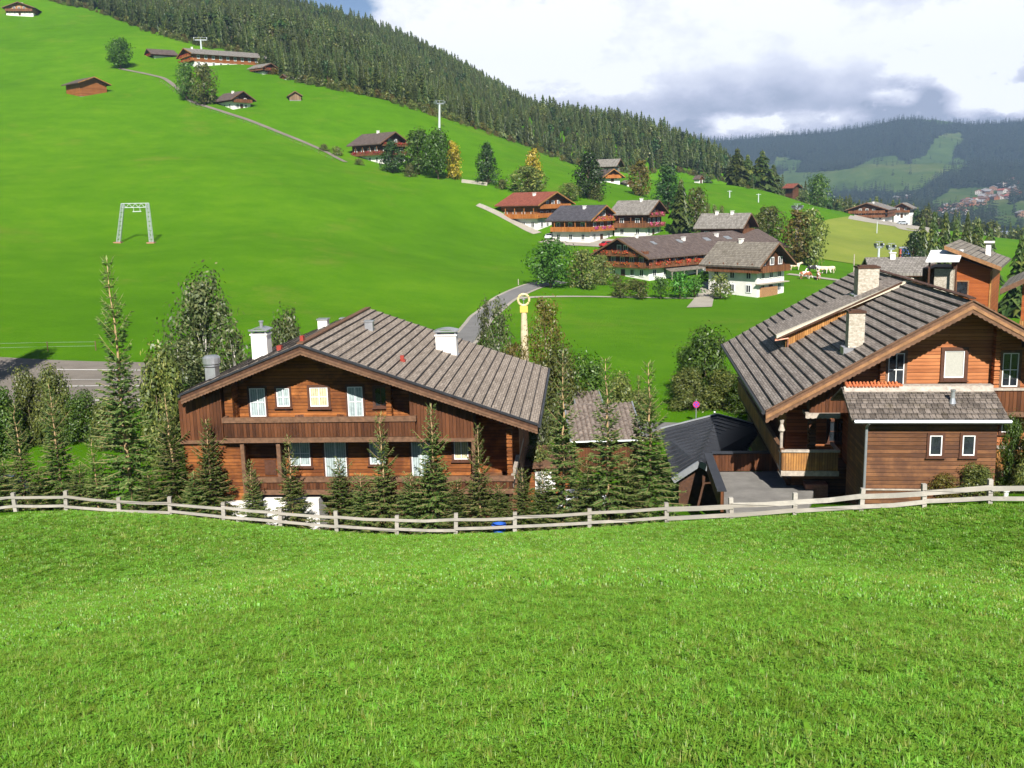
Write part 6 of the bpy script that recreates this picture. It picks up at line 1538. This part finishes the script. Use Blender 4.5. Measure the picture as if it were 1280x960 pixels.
# ------------------------------------------------------------------ cows
def cowmat(name, base, patch, sc):
    m, nt, b = newmat(name); co = objco(nt); f = noise(nt, co, sc, 2, .4)
    L(nt, mix(nt, smooth01(nt, f, .50, .53), base, patch), b.inputs['Base Color']); b.inputs['Roughness'].default_value = .8; return m
CW = [cowmat('cow_pale', (.70, .55, .38), (.75, .68, .58), 1.2), cowmat('cow_black_white', (.03, .028, .03), (.72, .70, .66), 1.5), cowmat('cow_red_white', (.32, .11, .05), (.74, .70, .64), 1.6)]
def cow(label, px, py, rz, mat, graze, lying=False, seed=0):
    p = hit(px, py); e = thing('cow', label, 'cow', (p.x, p.y, p.z-(.45 if lying else 0)), rz, s=1.15)
    V = []; E = []; Rd = []
    def ad(v, r, par=None): V.append(v); Rd.append(r); (E.append((par, len(V)-1)) if par is not None else None); return len(V)-1
    a = ad((-.05, 0, 1.02), .37); b = ad((.55, 0, 1.03), .34, a); s_ = ad((.85, 0, 1.12), .27, b); r_ = ad((-.6, 0, 1.06), .35, a); t_ = ad((-.92, 0, 1.16), .22, r_)
    if graze: n1 = ad((1.15, .05, .95), .17, s_); n2 = ad((1.38, .08, .55), .13, n1); h1 = ad((1.45, .1, .32), .13, n2); h2 = ad((1.58, .1, .12), .09, h1)
    else: n1 = ad((1.15, .05, 1.3), .17, s_); h1 = ad((1.38, .08, 1.42), .14, n1); h2 = ad((1.68, .1, 1.25), .09, h1)
    for y in (-.2, .2):
        f0 = ad((.72, y, .78), .15, b); f1 = ad((.72+.03*y, y, .45), .075, f0); f2 = ad((.70, y, .06), .055, f1)
        h0 = ad((-.70, y, .82), .18, r_); k1 = ad((-.58, y, .58), .09, h0); k2 = ad((-.76, y, .40), .06, k1); k3 = ad((-.70, y, .06), .055, k2)
        ad((h_ := V[h1])[0:1] + (h_[1]+y*1.0, h_[2]+.1), .035, h1)
    u = ad((-.38, 0, .66), .13, a); tl = ad((-1.08, 0, .9), .03, t_); ad((-1.1, 0, .5), .035, tl)
    me = bpy.data.meshes.new('body'); me.from_pydata(V, E, []); o = bpy.data.objects.new('body', me); COL.objects.link(o); o.parent = e; me.materials.append(mat)
    sk = o.modifiers.new('skin', 'SKIN'); 
    if not me.skin_vertices: me.attributes.new
    lay = me.skin_vertices[0] if me.skin_vertices else None
    if lay is None:
        bm = __import__('bmesh').new(); bm.from_mesh(me); bm.verts.layers.skin.verify(); bm.to_mesh(me); bm.free(); lay = me.skin_vertices[0]
    for i, r in enumerate(Rd): lay.data[i].radius = (r, r); lay.data[i].use_root = (i == 0)
    sb = o.modifiers.new('sub', 'SUBSURF'); sb.levels = 2; sb.render_levels = 2
    return e
cow('pale cow standing beside the stone based farmhouse', 993, 338, .1, CW[0], False)
cow('black and white cow behind the grazing ones', 1017, 341, 3.0, CW[1], True)
cow('pale cow with head down, right of the black and white cow', 1028, 342, -.1, CW[0], True)
cow('brown and white cow nearest the camera, grazing', 1006, 349, .25, CW[2], True)
cow('brown and white cow seen from the side, rightmost in front', 1023, 350, 1.3, CW[2], False)
cow('light brown cow, rightmost at the back of the herd', 1037, 342, 3.3, CW[0], True)
# ------------------------------------------------------------------ meadow grass, foreground
def tuft(seed, n_, h, w_, spread, kind=0):
    r_ = random.Random(seed); m = MB()
    for _ in range(n_):
        a = r_.uniform(0, 6.283); rr_ = spread*r_.random()**.5; b = Vector((rr_*math.cos(a), rr_*math.sin(a), 0)); hh = h*r_.uniform(.5, 1.25); dr = Vector((math.cos(a+r_.uniform(-1, 1)), math.sin(a+r_.uniform(-1, 1)), 0)); ben = r_.uniform(.15, 1.0)*hh
        sd = Vector((-dr.y, dr.x, 0))*w_*r_.uniform(.6, 1.3); tv = r_.random()
        p1 = b+dr*ben*.3+Vector((0, 0, hh*.6)); p2 = b+dr*ben+Vector((0, 0, hh*(1-.25*ben/hh)))
        m.face([b-sd, b+sd, p1+sd*.8, p1-sd*.8], 0, tv); m.face([p1-sd*.8, p1+sd*.8, p2], 0, tv)
    if kind == 1:
        for _ in range(7):
            a = r_.uniform(0, 6.283); rr_ = spread*r_.random()**.5; c_ = Vector((rr_*math.cos(a), rr_*math.sin(a), h*r_.uniform(.5, .95))); s = w_*r_.uniform(3, 5.5)
            for k in range(3):
                an = a+k*2.1; d = Vector((math.cos(an), math.sin(an), r_.uniform(-.2, .35))); n_2 = Vector((-math.sin(an), math.cos(an), 0)); m.face([c_, c_+d*s*.6+n_2*s*.42, c_+d*s*1.1, c_+d*s*.6-n_2*s*.42], 0, .55+.4*r_.random())
    return m
M['grass_blade'] = leafmat('grass_blade', (.075,.175,.012), (.150,.325,.022), (.28,.44,.06), trans=.35)
M['grass_dry'] = leafmat('grass_dry', (.14,.22,.022), (.24,.34,.045), (.42,.42,.14), trans=.35)
gs = [tuft(1, 26, .085, .0035, .06).build('grass_source', M['grass_blade'], link=False), tuft(2, 26, .07, .0035, .06, 1).build('grass_source', M['grass_blade'], link=False), tuft(3, 20, .10, .004, .06).build('grass_source', M['grass_dry'], link=False),
      tuft(4, 22, .10, .0045, .07, 1).build('grass_source', M['grass_blade'], link=False),
      tuft(5, 34, .10, .010, .17).build('grass_source', M['grass_blade'], link=False), tuft(6, 34, .09, .010, .17, 1).build('grass_source', M['grass_blade'], link=False), tuft(7, 26, .11, .010, .17).build('grass_source', M['grass_dry'], link=False)]
def weed(seed, n_, ln, w_):
    r_ = random.Random(seed); m = MB()
    for i in range(n_):
        a = 6.283*i/n_+r_.uniform(-.3, .3); l = ln*r_.uniform(.6, 1.15); d = Vector((math.cos(a), math.sin(a), 0)); s = Vector((-d.y, d.x, 0))*w_*r_.uniform(.8, 1.2); up = r_.uniform(.35, 1.0); tv = r_.random()*.6+.3
        p = [d*l*q+Vector((0, 0, l*(up*q-.55*q*q))) for q in (0, .35, .7, 1)]
        m.face([p[0], p[1]-s, p[1]+s], 0, tv); m.face([p[1]-s, p[2]-s*.85, p[2]+s*.85, p[1]+s], 0, tv); m.face([p[2]-s*.85, p[3], p[2]+s*.85], 0, tv)
    return m
gs += [weed(11, 9, .15, .017).build('grass_source', M['grass_blade'], link=False), weed(12, 8, .13, .015).build('grass_source', M['grass_blade'], link=False)]
m_ = tuft(8, 10, .12, .003, .04)
for k in range(3):
    c_ = Vector((.03*(k-1), .02*k, .10+.01*k))
    for j in range(8): a = 6.283*j/8; m_.face([c_, c_+Vector((math.cos(a)*.009, math.sin(a)*.009, .004)), c_+Vector((math.cos(a+.7)*.009, math.sin(a+.7)*.009, .008))], 1)
gs += [m_.build('grass_source', [M['grass_blade'], M['white_paint']], link=False)]
gr_ = np.random.default_rng(3)
def band(r0, r1, dens, lo, hi):
    n_ = int((r1**2-r0**2)*.5*1.44*dens); th_ = gr_.uniform(-.70, .74, n_); r_ = np.sqrt(gr_.uniform(r0*r0, r1*r1, n_)); x = r_*np.sin(th_); y = r_*np.cos(th_)
    fyl = 46.3-((x/y*1250+640)/1280)*9.2
    k = y < fyl-.1; x, y, r_ = x[k], y[k], r_[k]; z = ground_np(x, y)
    cl = np.sin(x*1.7+np.sin(y*1.3)*2)*np.sin(y*1.9+np.sin(x*.9)*2)
    cl2 = np.sin(x*.45+3+np.sin(y*.31)*2)*np.sin(y*.38)
    pk_ = np.array(lo)[gr_.integers(0, len(lo), len(x))]; dry = gr_.random(len(x)) < (.10+.12*(cl2 > .4)); pk_[dry] = hi
    wd = (gr_.random(len(x)) < .035+.05*(cl > .55)); pk_[wd] = gr_.integers(7, 9, wd.sum()); fl = gr_.random(len(x)) < .00004; pk_[fl] = 9
    return np.stack([x, y, z-.005], 1), gr_.uniform(0, 6.28, len(x)), gr_.uniform(.55, 1.25, len(x))*(1+.14*cl)*(1+.12*cl2), pk_
bs_ = [band(3.4, 9, 520, (0, 0, 1, 3), 2), band(9, 17, 260, (0, 1, 3), 2), band(17, 47.5, 62, (4, 4, 5), 6)]
P_, RZ_, S_, K_ = [np.concatenate([b[i] for b in bs_]) for i in range(4)]
scatter('grass', P_, RZ_, S_, K_, gs, 'short bright green meadow grass with clover in the foreground')
# ------------------------------------------------------------------ far mountain, seen across the valley
MS = [(500,245),(700,225),(800,190),(860,172),(900,176),(950,172),(1000,168),(1040,165),(1085,158),(1125,149),(1170,150),(1215,156),(1250,154),(1300,150),(1400,120),(1600,90)]
def msky(px):
    for (a, b), (c, d) in zip(MS, MS[1:]):
        if px <= c: return b + (d-b)*max(0, (px-a))/(c-a)
    return 90
nr_, nc_ = 150, 300
pxs = np.linspace(560, 1560, nc_); ts = np.linspace(0, 1, nr_)
mv = []; mcol = []
def poly_in(poly, x, y):
    c = False; j = len(poly)-1
    for i in range(len(poly)):
        if (poly[i][1] > y) != (poly[j][1] > y) and x < (poly[j][0]-poly[i][0])*(y-poly[i][1])/(poly[j][1]-poly[i][1])+poly[i][0]: c = not c
        j = i
    return c
MEAD = [[(960,232),(985,212),(1010,215),(1040,214),(1075,206),(1090,196),(1120,196),(1135,204),(1160,190),(1170,170),(1200,165),(1205,176),(1188,190),(1195,206),(1175,222),(1150,240),(1080,238),(1000,246),(940,246)],
        [(1165,252),(1190,236),(1230,232),(1262,240),(1262,262),(1210,272),(1165,268)],
        [(1245,262),(1280,250),(1330,250),(1330,280),(1245,284)], [(960,208),(975,196),(1000,200),(1000,212),(960,214)], [(1150,150),(1190,140),(1215,150),(1180,158)],[(1175,200),(1200,196),(1215,206),(1195,214)]]
grid = {}
from mathutils import noise as mno
def mpt(px, t):
    Y = 1350 + 2300*t**1.1
    yb = 292 - 4*(px-1000)/300; y = yb + (msky(px)-yb)*t
    p = P(px, y, Y)
    w_ = math.sin(math.pi*min(1, t*1.15))
    p.z += (mno.noise(Vector((p.x*.0022, p.y*.0016, 0)))*60 + mno.noise(Vector((p.x*.006, p.y*.004, 3)))*22 + mno.noise(Vector((p.x*.02, p.y*.013, 5)))*6)*w_*(Y/2200)
    return p
for i, t in enumerate(ts):
    for j, px in enumerate(pxs):
        p = mpt(px, t); a, b = proj(p)
        jx = a + 7*mno.noise(Vector((p.x*.02, p.y*.02, 1))); jy = b + 5*mno.noise(Vector((p.x*.02, p.y*.02, 7)))
        inm = any(poly_in(q, jx, jy) for q in MEAD)
        mv.append(p); mcol.append(1.0 if inm else 0.0)
me = bpy.data.meshes.new('mountain')
me.from_pydata([tuple(v) for v in mv], [], [(i*nc_+j, i*nc_+j+1, (i+1)*nc_+j+1, (i+1)*nc_+j) for i in range(nr_-1) for j in range(nc_-1)])
a = me.attributes.new('open', 'FLOAT', 'POINT'); a.data.foreach_set('value', mcol)
mm, nt, b = newmat('mountain_cover'); at = N(nt, 'ShaderNodeAttribute'); at.attribute_name = 'open'
co = N(nt, 'ShaderNodeNewGeometry').outputs['Position']; f1 = noise(nt, co, .02, 8, .7); f2 = noise(nt, co, .004, 5, .6)
forest = ramp(nt, f1, [(.3, (.008, .018, .012)), (.7, (.024, .040, .020))]); mead = ramp(nt, math_(nt, 'ADD', math_(nt, 'MULTIPLY', f1, .4), math_(nt, 'MULTIPLY', f2, .6)), [(.35, (.03, .06, .016)), (.5, (.06, .10, .026)), (.65, (.11, .125, .045))])
L(nt, mix(nt, smooth01(nt, at.outputs['Fac'], .3, .7), forest, mead), b.inputs['Base Color']); b.inputs['Roughness'].default_value = 1
b.inputs['Specular IOR Level'].default_value = 0; bump(nt, b, f1, .8, 8)
me.materials.append(mm); me.polygons.foreach_set('use_smooth', [True]*len(me.polygons)); me.update()
mo = bpy.data.objects.new('mountain', me); COL.objects.link(mo); tag(mo, kind='structure')
# woods on the mountain
ms = random.Random(11); mp = []; 
for _ in range(34000):
    px = ms.uniform(840, 1400); t = ms.random()**.8*.98+.01; p = mpt(px, t); a_, b_ = proj(p)
    jx = a_ + 7*mno.noise(Vector((p.x*.02, p.y*.02, 1))); jy = b_ + 5*mno.noise(Vector((p.x*.02, p.y*.02, 7)))
    if any(poly_in(q, jx, jy) for q in MEAD):
        if ms.random() > .012: continue
    if b_ > 235 and ms.random() < .6: continue
    mp.append((p.x, p.y, p.z-2))
fsrc = []
M['needle_mtn'] = leafmat('needle_mountain', (.010,.022,.012), (.028,.045,.022), trans=.1)
for i in range(3):
    c, t = conifer_far_mb(17, (6.5, 7.5, 6)[i], 80+i, 5, 5); fsrc.append(c.build('mountain_tree_source', [M['needle_mtn']], link=False))
scatter('mountain_forest', mp, [ms.uniform(0, 6.28) for _ in mp], [ms.uniform(.9, 1.7) for _ in mp], [ms.randrange(3) for _ in mp], fsrc, 'dark forest covering the far mountainside under the clouds')
# village in the valley: each house a thing
vh = []
def vhouse(w, l, h, rm, wm):
    m = MB(); m.box(-w/2, w/2, -l/2, l/2, -3, h)
    q = MB(); rh = w*.24; ov = .9
    for sg in (-1, 1):
        q.prism([(sg*(w/2+ov), -l/2-ov, h-ov*.45), (0, -l/2-ov, h+rh), (0, -l/2-ov, h+rh+.5), (sg*(w/2+ov), -l/2-ov, h-ov*.45+.5)], (0, l+2*ov, 0))
    m.prism([(-w/2, -l/2, h), (w/2, -l/2, h), (0, -l/2, h+rh-.1)], (0, l, 0))
    wd = MB()
    for k in range(3):
        for z in (1.2, 4.0):
            x = (k-1)*w*.28; wd.box(x-.6, x+.6, -l/2-.06, -l/2+.1, z, z+1.4)
    return m, q, wd
roofs = [flat('village_roof_brown', (.13, .08, .06), .8, .2, .3), flat('village_roof_red', (.30, .09, .06), .8, .2, .3), flat('village_roof_grey', (.26, .25, .25), .7, .2, .3)]
protos = []
def setv(e, lb, loc, rz):
    e['label'] = lb; e.location = loc; e.rotation_euler = (0, 0, rz)
VL = 'tiny white walled house with a brown roof in the far valley village'
for k in range(3):
    m, q, wd = vhouse(11+1.5*k, 14-1.5*k, 5+.7*k, roofs[k], M['white'])
    e = thing('village_house', VL, 'house', (0, 0, 0), 0, 'houses of the far valley village')
    w_ = m.build('wall', [M['f_wood_or'], flat('village_wall', (.42,.38,.35), .8, .1, .2), flat('village_wall_b', (.25,.14,.09), .8, .1, .2)][k], e); r2 = q.build('roof', roofs[k], e); wd.build('window', M['glass'], e)
    protos.append(e)
cnt = 0
VN = ['tiny brown roofed house in the far valley village', 'tiny red roofed house in the far valley village', 'tiny grey roofed house in the far valley village']
def put_v(px, t, k=None, lb=None):
    global cnt
    k = ms.randrange(3) if k is None else k; p = mpt(px, t)
    rz = ms.uniform(-.8, .8)
    if not hasattr(put_v, 'u'): put_v.u = set()
    if k not in put_v.u:
        put_v.u.add(k); e = protos[k]; setv(e, lb or VN[k], p, rz); return
    e = dup(protos[k], lb or VN[k], p, rz)
for _ in range(62):
    u_ = ms.random(); px = 1162 + 112*u_ + ms.uniform(-6, 6); y = 268 - 32*u_ + ms.uniform(-8, 8)
    yb = 292 - 4*(px-1000)/300; t = (y-yb)/(msky(px)-yb)
    put_v(px, max(.02, t))
for px, y, lb in [(1122,234,'white house at the foot of the far bright meadow, left one'),(1136,233,'white house at the foot of the far bright meadow, right one'),(1276,276,'large pale house at the right end of the far valley')]:
    yb = 292 - 4*(px-1000)/300; put_v(px, (y-yb)/(msky(px)-yb), 2, lb)
# ------------------------------------------------------------------ sky, sun, air
w = bpy.data.worlds.new('World'); SC.world = w; w.use_nodes = True; nt = w.node_tree
for x in list(nt.nodes): nt.nodes.remove(x)
SUN_EL, SUN_AZ = 38.0, 180.0 - 5.0        # the sun stands behind the camera
bg = N(nt, 'ShaderNodeBackground'); out = N(nt, 'ShaderNodeOutputWorld'); sky = N(nt, 'ShaderNodeTexSky'); sky.sky_type = 'NISHITA'; sky.sun_disc = False
sky.sun_elevation = R(SUN_EL); sky.sun_rotation = R(180 - 5.0); sky.altitude = 1500; sky.dust_density = .15; sky.air_density = .75
tc = N(nt, 'ShaderNodeTexCoord'); sp = N(nt, 'ShaderNodeSeparateXYZ'); L(nt, tc.outputs['Generated'], sp.inputs[0])
X, Yn, Z = sp.outputs
az = math_(nt, 'ARCTAN2', X, Yn); el = math_(nt, 'ARCSINE', Z)
PUFFS = [(1166,126,26,18,-.5),(1105,138,40,14,-.5),(1170,150,110,10,-.3),(862,160,34,9,-.35),(890,128,60,22,-.15),(935,157,52,14,.55),(905,152,26,12,.35),(1000,150,46,13,.5),(1065,144,40,12,.45),(1128,122,34,14,.6),(1222,118,52,28,.7),(1275,126,34,22,.65),(1180,84,70,24,.4),(620,70,90,50,.4),(760,110,60,22,.35),(1240,40,90,40,.5),(690,40,80,40,.3)]
# clouds: a bright bank up to the right, a darker grey base low over the mountain
mp_ = N(nt, 'ShaderNodeCombineXYZ'); L(nt, az, mp_.inputs[0]); L(nt, math_(nt, 'MULTIPLY', el, 1.7), mp_.inputs[1])
big = noise(nt, mp_.outputs[0], 2.6, 7, .58); puffs = noise(nt, mp_.outputs[0], 9, 8, .6)
wv = N(nt, 'ShaderNodeTexVoronoi'); wv.feature = 'SMOOTH_F1'; wv.inputs['Scale'].default_value = 7; wv.inputs['Smoothness'].default_value = .6
dv = mix(nt, .12, mp_.outputs[0], N(nt, 'ShaderNodeTexNoise').outputs['Color'])
L(nt, mp_.outputs[0], wv.inputs['Vector'])
# cover falls away up-left, where the blue shows
left = math_(nt, 'ADD', az, math_(nt, 'MULTIPLY', math_(nt, 'SUBTRACT', puffs, .5), .10))
azr = smooth01(nt, az, 1.5, 1.0)
edge = smooth01(nt, math_(nt, 'SUBTRACT', left, math_(nt, 'MULTIPLY', el, -.0)), -.126, -.106)
clear_hi = smooth01(nt, el, .50, .28)
cover = math_(nt, 'MULTIPLY', math_(nt, 'MULTIPLY', edge, azr), clear_hi)
low = smooth01(nt, math_(nt, 'ADD', el, math_(nt, 'MULTIPLY', math_(nt, 'SUBTRACT', big, .5), .14)), .128, .066)      # grey underside
lowR = smooth01(nt, az, -.05, .12)
blot = math_(nt, 'MULTIPLY', smooth01(nt, big, .50, .62), .26)
shade = math_(nt, 'MAXIMUM', math_(nt, 'MULTIPLY', math_(nt, 'MULTIPLY', low, lowR), .72), blot)
shade = math_(nt, 'MULTIPLY_ADD', math_(nt, 'SUBTRACT', puffs, .5), .95, shade)
shade = math_(nt, 'ADD', shade, math_(nt, 'MULTIPLY_ADD', math_(nt, 'SUBTRACT', noise(nt, mp_.outputs[0], 22, 8, .65), .5), .5, .10))
# white puffs hanging at the lower edge of the bank
fine = noise(nt, mp_.outputs[0], 30, 8, .66)
for bpx, bpy_, rw, rh, am in PUFFS:
    d = ray(bpx, bpy_).normalized(); a0 = math.atan2(d.x, d.y); e0 = math.asin(d.z)
    u = math_(nt, 'DIVIDE', math_(nt, 'SUBTRACT', az, a0), rw/FPX); v = math_(nt, 'DIVIDE', math_(nt, 'SUBTRACT', el, e0), rh/FPX)
    rr_ = math_(nt, 'SQRT', math_(nt, 'ADD', math_(nt, 'MULTIPLY', u, u), math_(nt, 'MULTIPLY', v, v)))
    rr_ = math_(nt, 'ADD', rr_, math_(nt, 'MULTIPLY', math_(nt, 'SUBTRACT', fine, .5), 2.2))
    shade = math_(nt, 'SUBTRACT', shade, math_(nt, 'MULTIPLY', smooth01(nt, rr_, 1.25, .35), am))
shade = math_(nt, 'MAXIMUM', shade, 0.0)
ccol = ramp(nt, shade, [(.10, (13.4, 13.5, 13.8)), (.30, (10.4, 10.6, 11.8)), (.62, (7.4, 7.7, 9.4)), (1.0, (4.4, 4.9, 6.4))])
skc = mix(nt, 1.0, sky.outputs[0], (1.0, 1.0, 1.0), 'MULTIPLY')
colr = mix(nt, cover, skc, ccol)
L(nt, colr, bg.inputs[0]); bg.inputs[1].default_value = .05; L(nt, bg.outputs[0], out.inputs[0])
sl = bpy.data.lights.new('sun', 'SUN'); so = bpy.data.objects.new('sun', sl); COL.objects.link(so)
sl.energy = 5.0; sl.angle = R(.53); sl.color = (1.0, .955, .88)
az_ = R(SUN_AZ); sd = Vector((math.sin(az_)*math.cos(R(SUN_EL)), math.cos(az_)*math.cos(R(SUN_EL)), math.sin(R(SUN_EL))))
so.rotation_euler = sd.to_track_quat('Z', 'Y').to_euler(); so.location = (0, -20, 40)
SC.view_settings.view_transform = 'Standard'; SC.view_settings.look = 'None'; SC.view_settings.gamma = 1; SC.view_settings.exposure = .85
SC.render.film_transparent = False
SC.cycles.max_bounces = 6; SC.cycles.diffuse_bounces = 1; SC.cycles.transparent_max_bounces = 8; SC.cycles.volume_bounces = 0; SC.cycles.use_denoising = True
SC.cycles.use_adaptive_sampling = True; SC.cycles.adaptive_threshold = .02
hz = MB(); hz.box(-2600, 2600, -160, 3900, -330, 520)
hm = bpy.data.materials.new('haze'); hm.use_nodes = True; nt = hm.node_tree
for x in list(nt.nodes): nt.nodes.remove(x)
pv = N(nt, 'ShaderNodeVolumePrincipled'); pv.inputs['Color'].default_value = (.46, .66, 1, 1); pv.inputs['Density'].default_value = .00010; pv.inputs['Anisotropy'].default_value = 0
L(nt, pv.outputs[0], N(nt, 'ShaderNodeOutputMaterial').inputs['Volume'])
HAZE = tag(hz.build('haze', hm), 'pale air between the camera and the far mountain', kind='stuff')
